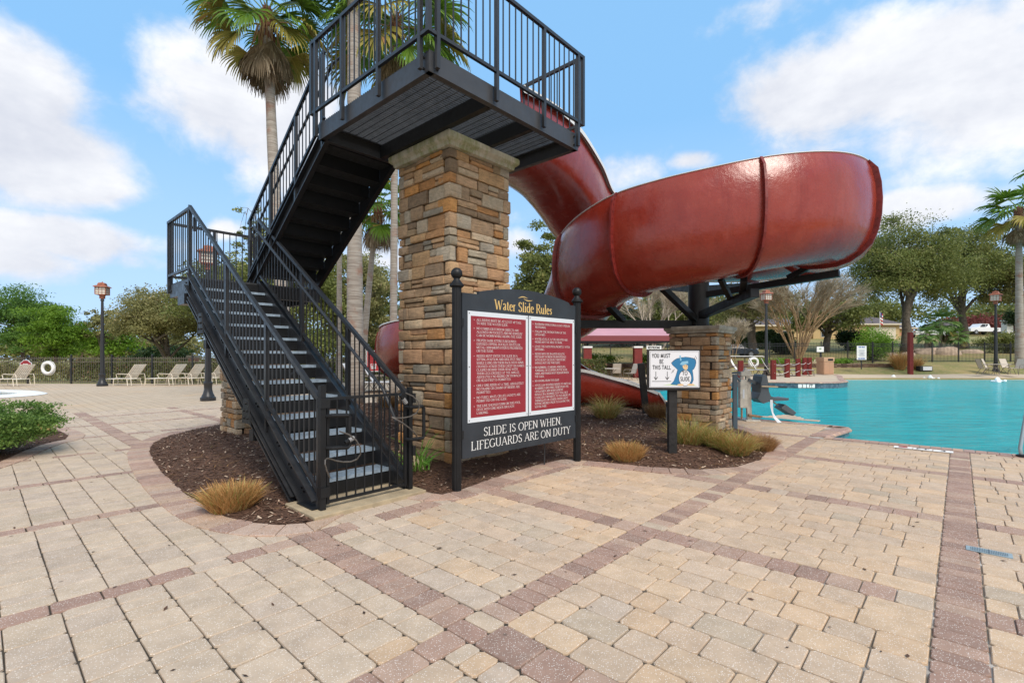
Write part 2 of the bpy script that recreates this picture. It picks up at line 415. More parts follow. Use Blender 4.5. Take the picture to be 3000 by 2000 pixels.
def m_leaf(name, c1, c2, c3=None, trans=.38, rough=.55):
    def b(g, p):
        r = g.attr('rnd', 'Fac'); pos = g.obj()
        f = g.math('ADD', g.math('MULTIPLY', r, .75), g.math('MULTIPLY', g.math('SUBTRACT', g.noise(pos, .8, 3), .5), 1.1), clamp=True)
        c = g.mix(f, c1, c2)
        if c3: c = g.mix(g.math('GREATER_THAN', r, .90), c, c3)
        g.link(c, p.inputs['Base Color'])
        tr = g.new('ShaderNodeBsdfTranslucent'); g.link(c, tr.inputs[0])
        mx = g.new('ShaderNodeMixShader'); mx.inputs[0].default_value = trans
        out = g.n['Material Output']; g.link(p.outputs[0], mx.inputs[1]); g.link(tr.outputs[0], mx.inputs[2]); g.link(mx.outputs[0], out.inputs[0])
    return mat(name, rough=rough, spec=.3, build=b)
L_OAK = m_leaf('oak leaf', (.105, .135, .038), (.33, .35, .10), (.42, .38, .15))
L_OLIVE = m_leaf('olive oak leaf', (.16, .165, .06), (.40, .37, .15), (.44, .36, .19))
L_PINE = m_leaf('pine needle', (.06, .14, .028), (.22, .37, .07))
L_LIME = m_leaf('bright pine needle', (.09, .19, .015), (.24, .38, .04))
L_DARK = m_leaf('dark hedge leaf', (.012, .030, .010), (.05, .09, .025))
L_BRIGHT = m_leaf('bright shrub leaf', (.10, .22, .02), (.30, .48, .06))
L_JUN = m_leaf('juniper leaf', (.07, .16, .035), (.30, .44, .10), (.42, .32, .12))
L_HEDGE = m_leaf('yellow green hedge leaf', (.08, .10, .03), (.24, .25, .08), (.22, .13, .07))
L_RED = m_leaf('red leaf', (.16, .045, .04), (.30, .10, .08))
L_TWIG = m_leaf('twig', (.24, .20, .14), (.48, .41, .30), trans=.0, rough=.8)
L_STRAW = m_leaf('straw blade', (.40, .20, .065), (.80, .52, .22), (.36, .34, .11), trans=.25, rough=.7)
L_STRAW2 = m_leaf('brown straw blade', (.24, .12, .045), (.56, .33, .14), (.62, .45, .22), trans=.2, rough=.7)
L_GRBL = m_leaf('green blade', (.22, .28, .05), (.58, .50, .19), (.66, .52, .25), trans=.25)
L_STRAP = m_leaf('strap leaf green', (.10, .26, .03), (.26, .46, .08), (.55, .46, .28), trans=.25)
L_PALM = m_leaf('palm frond', (.065, .145, .014), (.20, .32, .035), (.50, .34, .07), trans=.3, rough=.4)
L_PALMY = m_leaf('yellowing palm frond', (.20, .20, .035), (.48, .36, .09), (.38, .20, .08), trans=.25, rough=.5)
L_PALMD = m_leaf('dead palm frond', (.15, .105, .06), (.34, .26, .17), (.42, .34, .24), trans=.1, rough=.8)
L_FERN = m_leaf('palmetto frond', (.10, .21, .05), (.27, .42, .12), trans=.25)
L_CHIP = m_leaf('mulch chip', (.05, .026, .016), (.24, .135, .09), (.50, .38, .28), trans=0, rough=.9)
M_BARK = mat('grey bark', (.13, .105, .08), rough=.95, var=.4, vscale=5, bump=.8, bscale=14, bdist=.05)
M_BARKP = mat('pine bark', (.11, .07, .05), rough=.95, var=.4, vscale=5, bump=.8, bscale=10, bdist=.05)
M_BARKT = mat('tan smooth bark', (.40, .26, .14), rough=.8, var=.35, vscale=6, bump=.3, bscale=10, bdist=.03)
def b_palmt(g, p):
    pos = g.obj()
    rings = g.noise(g.mapping(pos, sc=(.6, .6, 9)), 3, 4, .6, .3)
    blot = g.noise(pos, 2.2, 4, .6)
    c = g.mix(g.mapr(rings, .35, .65), (.24, .20, .165), (.40, .36, .31))
    c = g.mix(g.mapr(blot, .54, .68, 0, .75), c, (.26, .13, .085))
    g.link(c, p.inputs['Base Color']); g.link(g.bump(rings, .7, .03), p.inputs['Normal'])
M_PALMT = mat('ringed palm trunk', rough=.9, build=b_palmt)
M_BOOT = mat('palm boot fibre', (.20, .085, .05), rough=.9, var=.45, vscale=9, bump=.9, bscale=18, bdist=.05)
def b_grass(g, p):
    pos = g.geo()
    c = g.mix(g.mapr(g.noise(pos, .18, 5, .6), .38, .62), (.30, .24, .09), (.13, .17, .04))
    c = g.mix(g.mapr(g.noise(pos, 3.0, 6, .7), .45, .7), c, (.36, .26, .13))
    c = g.mix(g.mapr(g.noise(pos, 9, 3, .7), .6, .7, 0, .6), c, (.10, .07, .04))
    g.link(c, p.inputs['Base Color']); g.link(g.bump(g.noise(pos, 30, 4), .8, .05), p.inputs['Normal'])
M_GRASS = mat('winter lawn', rough=.95, build=b_grass)
def b_water(g, p):
    pos = g.geo(); sp = g.new('ShaderNodeSeparateXYZ'); g.link(pos, sp.inputs[0])
    w1 = g.noise(g.mapping(pos, rot=(0, 0, R(-6)), sc=(.34, 1.9, 1)), 3.0, 5, .6, .7)
    w2 = g.noise(g.mapping(pos, rot=(0, 0, R(14)), sc=(.9, 1.8, 1)), 7, 3, .5, .3)
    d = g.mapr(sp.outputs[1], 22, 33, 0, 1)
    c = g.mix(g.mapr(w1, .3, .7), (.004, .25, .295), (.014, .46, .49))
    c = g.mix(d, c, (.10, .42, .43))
    g.link(c, p.inputs['Base Color'])
    w3 = g.noise(g.mapping(pos, sc=(.8, 3.2, 1)), 9, 3, .6, .2); h = g.math('ADD', g.math('ADD', w1, g.math('MULTIPLY', w2, .25)), g.math('MULTIPLY', w3, .16))
    nb = g.bump(h, .9, .10); di = g.new('ShaderNodeBsdfDiffuse'); g.link(c, di.inputs[0]); g.link(nb, di.inputs['Normal'])
    gl = g.new('ShaderNodeBsdfGlossy'); gl.inputs['Roughness'].default_value = .05; g.link(nb, gl.inputs['Normal'])
    fr = g.new('ShaderNodeFresnel'); fr.inputs[0].default_value = 1.33; g.link(nb, fr.inputs['Normal'])
    mx = g.new('ShaderNodeMixShader'); g.link(g.math('MULTIPLY', fr.outputs[0], .8), mx.inputs[0]); g.link(di.outputs[0], mx.inputs[1]); g.link(gl.outputs[0], mx.inputs[2])
    g.link(mx.outputs[0], g.n['Material Output'].inputs[0])
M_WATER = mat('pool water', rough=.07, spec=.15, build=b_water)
M_TILE = None
def b_tile(g, p):
    pos = g.geo()
    c = g.mix(g.mapr(g.noise(g.mapping(pos, sc=(7, 7, 7)), 1, 1), .4, .6), (.045, .085, .12), (.10, .16, .20))
    g.link(c, p.inputs['Base Color'])
M_TILE = mat('blue pool tile', rough=.3, build=b_tile)
M_WHITE = mat('white paint', (.78, .78, .76), rough=.5, var=.05)
M_FOAM = mat('white water foam', (.82, .88, .90), rough=.4)
M_CONC = mat('tan concrete slab', (.37, .295, .19), rough=.9, var=.25, vscale=5, bump=.4, bscale=60)
# ------------------------------------------------------------------ ground sheet
G_ = MB()
xs = [-260, -180, -130, -100, -80, -64, -52, -42, -34, -27, -21, -16, -12, -8.5, -5.5, -3, -.5, 2, 4.5, 7, 10, 13, 16, 20, 24, 29, 34, 40, 47, 55, 64, 75, 90, 110, 135, 170, 220, 300]
ys = [-30, -12, 0, 8, 14, 20, 24.5, 25.5, 28, 31, 33, 34.4, 36, 37.3, 38.5, 40, 41.5, 43, 46, 50, 55, 60, 66, 74, 84, 96, 110, 130, 160, 200, 260, 360]
G_.grid([[(x, y, terr(x, y)) for x in xs] for y in ys])
tag(G_.build('ground', M_GRASS, smooth=True), kind='structure')
# ------------------------------------------------------------------ pool outline
POOL_NEAR = [(15.2, 0.3), (7.56, 7.24), (5.70, 8.90), (5.78, 9.02), (6.42, 9.55), (6.80, 9.88), (6.92, 10.1), (6.80, 10.36), (6.45, 10.66), (5.50, 11.75), (4.70, 12.9), (4.26, 13.55), (4.0, 14.3), (4.2, 17), (6.2, 22), (9.5, 25.4), (11.9, 26.0)]
deck_out = [(-70, -4), (15.2, -4)] + POOL_NEAR + [(11.9, 40), (-4, 41), (-10, 26.9), (-70, 26.9)]
tag(MB().poly(deck_out, -.012, -.012).build('pool_deck', M_SAND), kind='structure')
wz = -.14
water = [(40, 0.3)] + [(x, y) for x, y in POOL_NEAR] + [(11.9, 36.2), (60, 36.2), (60, 0.3)]
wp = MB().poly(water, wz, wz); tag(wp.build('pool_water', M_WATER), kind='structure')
# near pool wall with tile, and rounded coping
wl = MB()
for i in range(len(POOL_NEAR) - 1):
    a, b = POOL_NEAR[i], POOL_NEAR[i+1]
    wl.add([(a[0], a[1], -.5), (b[0], b[1], -.5), (b[0], b[1], -.03), (a[0], a[1], -.03)], [(0, 1, 2, 3)])
FARC = [(8.8, 25.3), (11.9, 25.9), (13.8, 25.15), (15.4, 24.6), (16.6, 24.9), (17.8, 26.0), (18.9, 27.9), (20.6, 30.6), (22.2, 33.0), (23.4, 35.2)]
for i in range(len(FARC) - 1):
    a, b = FARC[i], FARC[i+1]
    za, zb = .13, .13
    wl.add([(a[0], a[1], -.5), (b[0], b[1], -.5), (b[0], b[1], zb), (a[0], a[1], za)], [(0, 1, 2, 3)])
tag(wl.build('pool_wall', M_TILE), kind='structure')
far = FARC + [(24.5, 37.2), (24.0, 39.4), (8.8, 39.4)]
fd = MB(); fd.poly(far, .10, .165)
tag(fd.build('far_deck', M_DECKF), kind='structure')
bd = MB(); rows = []
for (y, z) in ((31.5, -.42), (33.4, -.15), (34.3, -.02), (35.3, .09), (36.6, .16)):
    rows.append([(x, y + (1.2 - abs(x - 30) * .03) * .6, z) for x in (22.2, 26, 30, 34, 38, 44, 60)])
rows.append([(22.2, 38.9, .17), (26, 38.9, .17), (30, 38.4, .17), (34, 39.4, .175), (38, 41.4, .18), (44, 42.4, .18), (60, 43, .18)])
bd.grid(rows); tag(bd.build('beach_deck', M_DECKF, smooth=True), kind='structure')
def coping(path, w, z, name, seg=.13, rad=.045):
    mb = MB(); P = [Vector((p[0], p[1], 0)) for p in path]
    for i in range(len(P) - 1):
        d = P[i+1] - P[i]; n = max(1, round(d.length / seg)); t = d.normalized(); nrm = Vector((-t.y, t.x, 0))
        for k in range(n):
            p = P[i] + d * (k / n) + t * .004; q = P[i] + d * ((k+1) / n) - t * .004
            c0 = random.choice([(.40, .25, .19), (.36, .23, .185), (.44, .29, .21), (.34, .225, .19)]); c = tone(c0, .08)
            pr = [(-w, -.02), (-w, 0), (rad*.2, 0), (rad, -rad*.6), (rad, -rad*1.2), (0, -rad*1.7)]
            A = [p - nrm * r + Vector((0, 0, z + h)) for r, h in pr]; B = [q - nrm * r + Vector((0, 0, z + h)) for r, h in pr]
            k0 = len(A); mb.add(A + B, [(i2, i2+1, i2+1+k0, i2+k0) for i2 in range(k0-1)] + [tuple(range(k0))[::-1], tuple(range(k0, 2*k0))], c)
    return tag(mb.build(name, M_PAVE), kind='structure')
coping(POOL_NEAR[:14], .24, .006, 'pool_coping')
coping(FARC, .28, .175, 'far_coping', seg=.2)
# ------------------------------------------------------------------ planting beds
BED = [gp(*p) for p in [(668, 1152), (732, 1196), (700, 1204), (640, 1208), (580, 1203), (520, 1190), (470, 1166), (430, 1140), (400, 1115), (372, 1087), (350, 1057), (342, 1036), (352, 1018), (385, 1003), (440, 988), (505, 975), (560, 966), (640, 950), (740, 937), (848, 928), (912, 926), (1040, 924), (1180, 921), (1335, 919), (1440, 931), (1500, 946), (1560, 953), (1620, 962), (1677, 980), (1718, 993), (1750, 1012), (1764, 1036), (1748, 1057), (1690, 1074), (1600, 1080), (1500, 1075), (1400, 1064), (1300, 1055), (1240, 1067), (1180, 1085), (1120, 1105), (1060, 1126), (1015, 1138), (962, 1129), (945, 1119)]]
def inpoly(x, y, P):
    c = False; n = len(P)
    for i in range(n):
        x1, y1 = P[i]; x2, y2 = P[(i+1) % n]
        if (y1 > y) != (y2 > y) and x < (x2-x1)*(y-y1)/(y2-y1) + x1: c = not c
    return c
def distpoly(x, y, P):
    m = 1e9; n = len(P)
    for i in range(n):
        ax, ay = P[i]; bx, by = P[(i+1) % n]; dx, dy = bx-ax, by-ay
        t = max(0, min(1, ((x-ax)*dx + (y-ay)*dy) / (dx*dx + dy*dy + 1e-12)))
        m = min(m, math.hypot(x-ax-t*dx, y-ay-t*dy))
    return m
def bedz(x, y, B=None, top=.11):
    B = B or BED
    if not inpoly(x, y, B): return .012
    d = distpoly(x, y, B); k = min(1, d / .9)
    return .014 + top*(k*k*(3-2*k)) + .012*noise.noise(Vector((x*2.2, y*2.2, 0)))
def mulch_mesh(B, name, step=.12, top=.11):
    xs_ = [p[0] for p in B]; ys_ = [p[1] for p in B]
    bm = bmesh.new(); pts = []
    n = len(B)
    vs = []
    for i in range(n):
        a, b = B[i], B[(i+1) % n]; L = math.hypot(b[0]-a[0], b[1]-a[1]); k = max(1, round(L/.15))
        for j in range(k): vs.append((a[0]+(b[0]-a[0])*j/k, a[1]+(b[1]-a[1])*j/k))
    ring = len(vs)
    inner = []
    x = min(xs_)
    while x < max(xs_):
        y = min(ys_)
        while y < max(ys_):
            px, py = x + rr(-.3, .3)*step, y + rr(-.3, .3)*step
            if inpoly(px, py, B) and distpoly(px, py, B) > step*.6: inner.append((px, py))
            y += step
        x += step
    from mathutils.geometry import delaunay_2d_cdt
    allp = [Vector(p) for p in vs + inner]
    r = delaunay_2d_cdt(allp, [(i, (i+1) % ring) for i in range(ring)], [], 1, 1e-5)
    mb = MB(); mb.add([(p.x, p.y, bedz(p.x, p.y, B, top)) for p in r[0]], [tuple(f) for f in r[2]])
    o = mb.build(name, M_MULCH, smooth=True); tag(o, kind='structure'); return inner
inner = mulch_mesh(BED, 'mulch_bed')
BUSHBED = [gp(*p) for p in [(-150, 1110), (0, 1062), (60, 1035), (110, 1018), (150, 1010), (158, 1001), (140, 992), (60, 975), (-60, 968), (-200, 975), (-300, 1010), (-260, 1060)]]
inner2 = mulch_mesh(BUSHBED, 'shrub_bed', top=.06)
# mulch chips
def chips(B, n, name, top, smax=.03):
    xs_ = [p[0] for p in B]; ys_ = [p[1] for p in B]; C = []
    while len(C) < n:
        x = rr(min(xs_), max(xs_)); y = rr(min(ys_), max(ys_))
        if inpoly(x, y, B): C.append((x, y, bedz(x, y, B, top) + rr(.002, .014)))
    C = np.array(C); m = len(C); an = RNG.uniform(0, 6.28, m)
    a = np.stack([np.cos(an), np.sin(an), RNG.uniform(-.35, .35, m)], 1); b = np.stack([-np.sin(an), np.cos(an), RNG.uniform(-.3, .3, m)], 1)
    s = RNG.uniform(.008, smax, m)[:, None]; w = RNG.uniform(.003, .009, m)[:, None]
    P = np.stack([C - a*s - b*w, C + a*s - b*w, C + a*s + b*w, C - a*s + b*w], 1)
    return tag(quads_object(name, P, RNG.uniform(0, 1, m), L_CHIP), label='loose shredded brown mulch chips covering the planting bed', cat='mulch', kind='stuff')
chips(BED, 60000, 'mulch_chips', .11, .034)
chips(BUSHBED, 3500, 'mulch_chips', .06)
# ------------------------------------------------------------------ pavers
TAN = [(.49, .365, .25), (.51, .375, .25), (.475, .355, .25), (.48, .365, .262), (.515, .37, .242), (.465, .355, .255)]
GRYT = [(.455, .36, .27), (.465, .37, .275), (.44, .35, .268), (.475, .375, .275)]
RED = [(.31, .20, .155), (.345, .23, .175), (.275, .18, .14), (.38, .265, .20), (.33, .215, .165)]
PV = MB()
def clip(poly, P0, nx, ny):   # keep the side where (p-P0).n <= 0
    out = []
    for i in range(len(poly)):
        a, b = poly[i], poly[(i+1) % len(poly)]
        da = (a[0]-P0[0])*nx + (a[1]-P0[1])*ny; db = (b[0]-P0[0])*nx + (b[1]-P0[1])*ny
        if da <= 0: out.append(a)
        if (da < 0 < db) or (db < 0 < da):
            t = da/(da-db); out.append((a[0]+(b[0]-a[0])*t, a[1]+(b[1]-a[1])*t))
    return out
def paver(poly, col, z=0.0, gap=.0040, bev=.0065, drop=.012, rnd=.16):
    n = len(poly)
    if n < 3: return
    cx = sum(p[0] for p in poly)/n; cy = sum(p[1] for p in poly)/n
    pts = []
    for i in range(n):
        p = Vector(poly[i]); a = Vector(poly[i-1]); b = Vector(poly[(i+1) % n]); la = (a-p).length; lb = (b-p).length
        if min(la, lb) < .03: pts.append(p); continue
        r = min(.017, rnd*min(la, lb))
        pts.append(p + (a-p).normalized()*r); pts.append(p + (b-p).normalized()*r)
    c = Vector((cx, cy)); tz = z + rr(-.0015, .0015); tl = (rr(-.006, .006), rr(-.006, .006))
    O = []; I = []
    for p in pts:
        d = (c-p); L = d.length or 1; d = d/L; j = rr(-.0028, .0028)
        q = p + d*(gap + j); O.append((q.x, q.y, z - drop))
        q2 = p + d*(gap + bev + j*.5); hz = tz + (q2.x-cx)*tl[0] + (q2.y-cy)*tl[1]; I.append((q2.x, q2.y, hz))
    M_ = [(o[0]*.72 + i_[0]*.28, o[1]*.72 + i_[1]*.28, z - .0035) for o, i_ in zip(O, I)]
    k = len(pts)
    fs = [tuple(range(2*k, 3*k))] + [(i, (i+1) % k, (i+1) % k + k, i + k) for i in range(k)] + [(i + k, (i+1) % k + k, (i+1) % k + 2*k, i + 2*k) for i in range(k)]
    ar = sum(pts[i].x*pts[(i+1) % k].y - pts[(i+1) % k].x*pts[i].y for i in range(k))
    if ar < 0: fs = [f[::-1] for f in fs]
    PV.add(O + M_ + I, fs, col)
def vis(x, y):
    d = math.hypot(x, y); return y > -.3 and d < 17.2 and abs(x) < y*1.13 + 1.2
def lay(a0, a1, b0, b1, kind):
    cx, cy, _ = ab2w((a0+a1)/2, (b0+b1)/2)
    if not vis(cx, cy): return
    if inpoly(cx, cy, BED) and distpoly(cx, cy, BED) > .22: return
    if inpoly(cx, cy, BUSHBED) and distpoly(cx, cy, BUSHBED) > .2: return
    if ((cx+23.5)/5.6)**2 + ((cy-18.3)/3.0)**2 < 1: return
    q = [ab2w(a0, b0)[:2], ab2w(a1, b0)[:2], ab2w(a1, b1)[:2], ab2w(a0, b1)[:2]]
    for i in range(12):
        A, B = POOL_NEAR[i], POOL_NEAR[i+1]
        dx, dy = B[0]-A[0], B[1]-A[1]; L = math.hypot(dx, dy)
        mx = ((cx-A[0])*dx + (cy-A[1])*dy)/L
        if -.25 < mx < L + .25:
            nx, ny = dy/L, -dx/L
            dd = (cx-A[0])*nx + (cy-A[1])*ny
            if -.5 < dd < .6 and not (2 <= i <= 6 and dd < -.3):
                if i == 0 or i == 1 or i >= 8: q = clip(q, (A[0]-nx*.22, A[1]-ny*.22), nx, ny)
                elif dd > -.2: return
            elif dd >= .6 and i in (0, 1, 9, 10, 11): return
    if len(q) < 3: return
    ax = sum(q[i][0]*q[(i+1) % len(q)][1] - q[(i+1) % len(q)][0]*q[i][1] for i in range(len(q)))
    if abs(ax) < .006: return
    if cx > 6.9 and cy > 10.5: return
    base = random.choice(RED if kind == 'r' else (TAN if cx > -.3 + rr(-1, 1) else GRYT))
    if kind == 'r' and random.random() < .05: base = random.choice(GRYT)
    s = rr(.94, 1.06)
    if kind == 't' and random.random() < .05: base = (.42, .335, .245)
    paver(q, tuple(x*s for x in base))
BB = [-7.74 + 1.935*k for k in range(16)]   # soldier bands lie at b in [c-.11, c+.11]
AR = [1.70, 3.68, 5.74, 8.0, 10.1, 12.2, 14.3]
Amin, Amax, Bmin, Bmax = -3.0, 17.5, -12, 16.5
# rows along b
a = Amin
strips = []
while a < Amax:
    if abs(a - 1.70) < .12: strips.append((1.70, 1.94, 'B')); a = 1.94; continue
    hit = [q for q in AR[1:] if abs(a - q) < .09]
    if hit: strips.append((a, a + .225, 'D')); a += .225; continue
    w = .238 if a < 1.69 else .2175
    nxt = [q for q in AR if q > a + .02]
    if nxt and nxt[0] - (a + w) < .13:
        w = nxt[0] - a
    strips.append((a, a + w, 't')); a += w
for (a0, a1, kd) in strips:
    for bi in range(len(BB) - 1):
        lo, hi = BB[bi] + .11, BB[bi+1] - .11
        if a0 < 1.6: lo, hi = BB[bi] + .085, BB[bi+1] - .085
        b = lo
        while b < hi - .01:
            if kd == 'D': L = .178
            elif kd == 'B': L = .135 if b > 2 else .235
            elif a0 < 1.69: L = random.choice([.125, .24, .235, .14, .30, .24])
            else: L = random.choice([.22, .31, .155, .22, .32, .21])
            if hi - (b + L) < .09: L = hi - b
            lay(a0, a1, b, b + L, 'r' if kd in 'DB' else 't'); b += L
for c in BB:   # bands across, along a
    hw = .11
    a = Amin
    while a < Amax:
        left = a < 1.68
        L = .235 if left else .128
        if left and 1.70 - (a + L) < .1: L = 1.70 - a
        h_ = .085 if left else hw
        lay(a, a + L, c - h_, c + h_, 'r'); a += L
tag(PV.build('paving', M_PAVE), kind='structure')
# soldier ring round the beds
RG = MB()
def ring(B, w, z, skip=None, seg=.15):
    n = len(B); ar = sum(B[i][0]*B[(i+1) % n][1] - B[(i+1) % n][0]*B[i][1] for i in range(n)); sg = 1 if ar > 0 else -1
    # resample
    P = []; 
    for i in range(n):
        a, b = Vector(B[i]), Vector(B[(i+1) % n]); L = (b-a).length; k = max(1, round(L/.05))
        for j in range(k): P.append(a + (b-a)*(j/k))
    # smooth
    for _ in range(4): P = [(P[i-1] + P[i]*2 + P[(i+1) % len(P)])/4 for i in range(len(P))]
    m = len(P); acc = 0; last = 0; i = 0
    def nr(i):
        t = (P[(i+3) % m] - P[i-3]).normalized(); return Vector((t.y, -t.x)) * sg
    while i < m:
        j = i; L = 0
        while L < seg and j < m: L += (P[(j+1) % m] - P[j]).length; j += 1
        p, q = P[i], P[j % m]
        mid = (p+q)/2
        if not (skip and skip(mid.x, mid.y)) and vis(mid.x, mid.y):
            c0 = random.choice(RED + [(.40, .28, .20), (.37, .27, .21)]); s = rr(.95, 1.2)
            poly = [tuple(p - nr(i)*.02), tuple(p + nr(i)*w), tuple(q + nr(j % m)*w), tuple(q - nr(j % m)*.02)]
            old = PV.v; 
            PVr = RG
            _pv(PVr, poly, tuple(x*s for x in c0), z)
        i = j
def _pv(mb, poly, col, z):
    global PV
    keep = PV; PV = mb; paver(poly, col, z=z, drop=.02, rnd=.08); PV = keep
ring(BED, .27, .012, skip=lambda x, y: -1.95 < x < -1.02 and 4.3 < y < 5.35 and False)
ring(BUSHBED, .24, .011)
tag(RG.build('bed_edging', M_PAVE), kind='structure')
# slab under the gate
u0, v0 = -1.02, .36
sl_ = MB(); c4 = [loc2w(-1.0, .33)[:2], loc2w(.22, .33)[:2], loc2w(.22, .95)[:2], loc2w(-1.0, .95)[:2]]
sl_.poly(c4, -.01, .042); o = sl_.build('stair_slab', M_CONC, bevel=.008); tag(o, kind='structure')
# splash pool at the left
sp_ = MB(); n = 48
def ell(rx, ry, z): return [(-23.5 + rx*math.cos(2*math.pi*k/n), 18.3 + ry*math.sin(2*math.pi*k/n), z) for k in range(n)]
sp_.loft(ell(5.5, 2.95, 0), ell(5.3, 2.8, .05)); sp_.loft(ell(5.3, 2.8, .05), ell(4.6, 2.3, .055)); sp_.loft(ell(4.6, 2.3, .055), ell(4.55, 2.28, -.01))
tag(sp_.build('splash_pool_rim', M_WHITE), kind='structure')
sw = MB(); e_ = ell(4.58, 2.29, .02); sw.add(e_, [tuple(range(n))]); tag(sw.build('splash_pool_water', mat('pale splash water', (.36, .42, .44), rough=.12, var=.2, vscale=1.2, bump=.3, bscale=3, bdist=.05)), kind='structure')
# ------------------------------------------------------------------ stone pillars
STONE = [(.50, .27, .115), (.55, .29, .105), (.46, .32, .20), (.43, .315, .205), (.42, .31, .205), (.33, .255, .17), (.38, .295, .19), (.48, .33, .20), (.44, .28, .17), (.50, .36, .235), (.50, .35, .21), (.52, .31, .16), (.29, .22, .15), (.46, .33, .21), (.53, .36, .20), (.40, .37, .30), (.33, .31, .25), (.56, .46, .33), (.60, .49, .34), (.45, .40, .31), (.37, .34, .28)]
def rough_box(mb, x0, x1, y0, y1, z0, z1, r, jit, col, skip=()):
    col = (col[0]*1.08, col[1]*1.0, col[2]*.93)
    def ax(a, b):
        L = b - a; e = min(r*1.6, L*.3); return [a, a+e, b-e, b]
    X, Y, Z = ax(x0, x1), ax(y0, y1), ax(z0, z1)
    idx = {}; vs = []
    for i in range(4):
        for j in range(4):
            for k in range(4):
                if 0 < i < 3 and 0 < j < 3 and 0 < k < 3: continue
                ne = (i in (0, 3)) + (j in (0, 3)) + (k in (0, 3))
                p = [X[i], Y[j], Z[k]]
                if ne >= 2:
                    s = .42 if ne == 2 else .62
                    if i in (0, 3): p[0] += (1 if i == 0 else -1)*min(r, (x1-x0)*.3)*s
                    if j in (0, 3): p[1] += (1 if j == 0 else -1)*min(r, (y1-y0)*.3)*s
                    if k in (0, 3): p[2] += (1 if k == 0 else -1)*min(r, (z1-z0)*.3)*s
                idx[i, j, k] = len(vs); vs.append([p[0] + rr(-jit, jit), p[1] + rr(-jit, jit), p[2] + rr(-jit, jit)*.7])
    fs = []
    for a in range(3):
        for b in range(3):
            for (s_, rev) in ((0, 1), (3, 0)):
                for axn in range(3):
                    if (axn, s_) in skip: continue
                    def K(p, q):
                        t = [p, q]; t.insert(axn, s_); return idx[tuple(t)]
                    q = (K(a, b), K(a+1, b), K(a+1, b+1), K(a, b+1))
                    if axn == 1: q = q[::-1]
                    fs.append(q[::-1] if rev else q)
    mb.add(vs, fs, col)
def stone_pillar(loc, rz, w, d, h, label, seed, capm, over=.10, capt=.16, zb=0.0, hmax=.165, hmin=.078, lmax=.44):
    """footprint 0..w along x, 0..d along y, stones to height h, cap on top"""
    random.seed(seed)
    root = empty('stone_pillar', loc, rz, label, 'pillar')
    MB().box(.045, w-.045, .045, d-.045, zb, h).build('core', M_JOINT, root)
    mb = MB(); z = zb; row = 0; t = .045
    while z < h - .02:
        hh = rr(hmin, hmax)
        if h - (z + hh) < .06: hh = h - z
        g_ = .0055
        # four corners, alternately long on x and on y
        for (cx, cy) in ((0, 0), (1, 0), (1, 1), (0, 1)):
            long = (row + cx + cy) % 2 == 0
            lx = rr(.17, .27) if long else rr(.09, .13); ly = rr(.09, .13) if long else rr(.17, .27)
            p = rr(-.010, .014)
            x0, x1 = (-p, lx) if cx == 0 else (w - lx, w + p); y0, y1 = (-p, ly) if cy == 0 else (d - ly, d + p)
            rough_box(mb, x0, x1, y0, y1, z + g_, z + hh - g_, .011, .0055, tone(random.choice(STONE), .13))
        # infill on the four sides
        for side in range(4):
            L = w if side in (0, 2) else d
            s = .10 if (row % 2) else .15
            s = rr(.10, .14); e = L - rr(.10, .14)
            while s < e - .02:
                ln = rr(.16, lmax)
                if e - (s + ln) < .09: ln = e - s
                split = hh > .115 and random.random() < .36
                for (za, zb_) in (((z, z + hh*.5), (z + hh*.5, z + hh)) if split else ((z, z + hh),)):
                    p = rr(-.018, .018); c = tone(random.choice(STONE), .15)
                    a0, a1 = s + g_, s + ln - g_
                    if side == 0: bx = (a0, a1, -p, .05)
                    elif side == 1: bx = (w - .05, w + p, a0, a1)
                    elif side == 2: bx = (a0, a1, d - .05, d + p)
                    else: bx = (-p, .05, a0, a1)
                    rough_box(mb, bx[0], bx[1], bx[2], bx[3], za + g_, zb_ - g_, .010, .006, c)
                s += ln
        z += hh; row += 1
    mb.build('stone_veneer', M_STONE, root, smooth='auto')
    c = MB(); o = over
    prof = [(-.01, h), (o*.45, h + .006), (o*.55, h + capt*.30), (o*.8, h + capt*.42), (o, h + capt*.55), (o*1.02, h + capt*.9), (o*.96, h + capt)]
    def ringp(q, z): return [(-q, -q, z), (w+q, -q, z), (w+q, d+q, z), (-q, d+q, z)]
    for i in range(len(prof) - 1): c.loft(ringp(*prof[i]), ringp(*prof[i+1]))
    c.add(ringp(*prof[-1]), [(0, 1, 2, 3)]); c.add(ringp(*prof[0]), [(3, 2, 1, 0)])
    c.build('cap', capm, root, bevel=.006)
    return root
stone_pillar(loc2w(1.02, .89), TH, 1.11, 1.11, 4.10, 'tall stacked stone pillar with mossy cap carrying the upper stair platform', 3, M_CAP, zb=-.05, hmin=.095, hmax=.205, lmax=.48)
stone_pillar((3.757, 9.0, 0), TH, .82, .92, 1.90, 'mid height stacked stone pillar under the black slide column beside the pool', 5, M_CAPG, over=.075, capt=.13, zb=-.05, hmax=.17)
stone_pillar(loc2w(.0, 5.28), TH, .85, .8, 1.62, 'short stacked stone pillar under the middle stair landing', 9, M_CAPG, over=.07, capt=.13, zb=-.05)
random.seed(21)
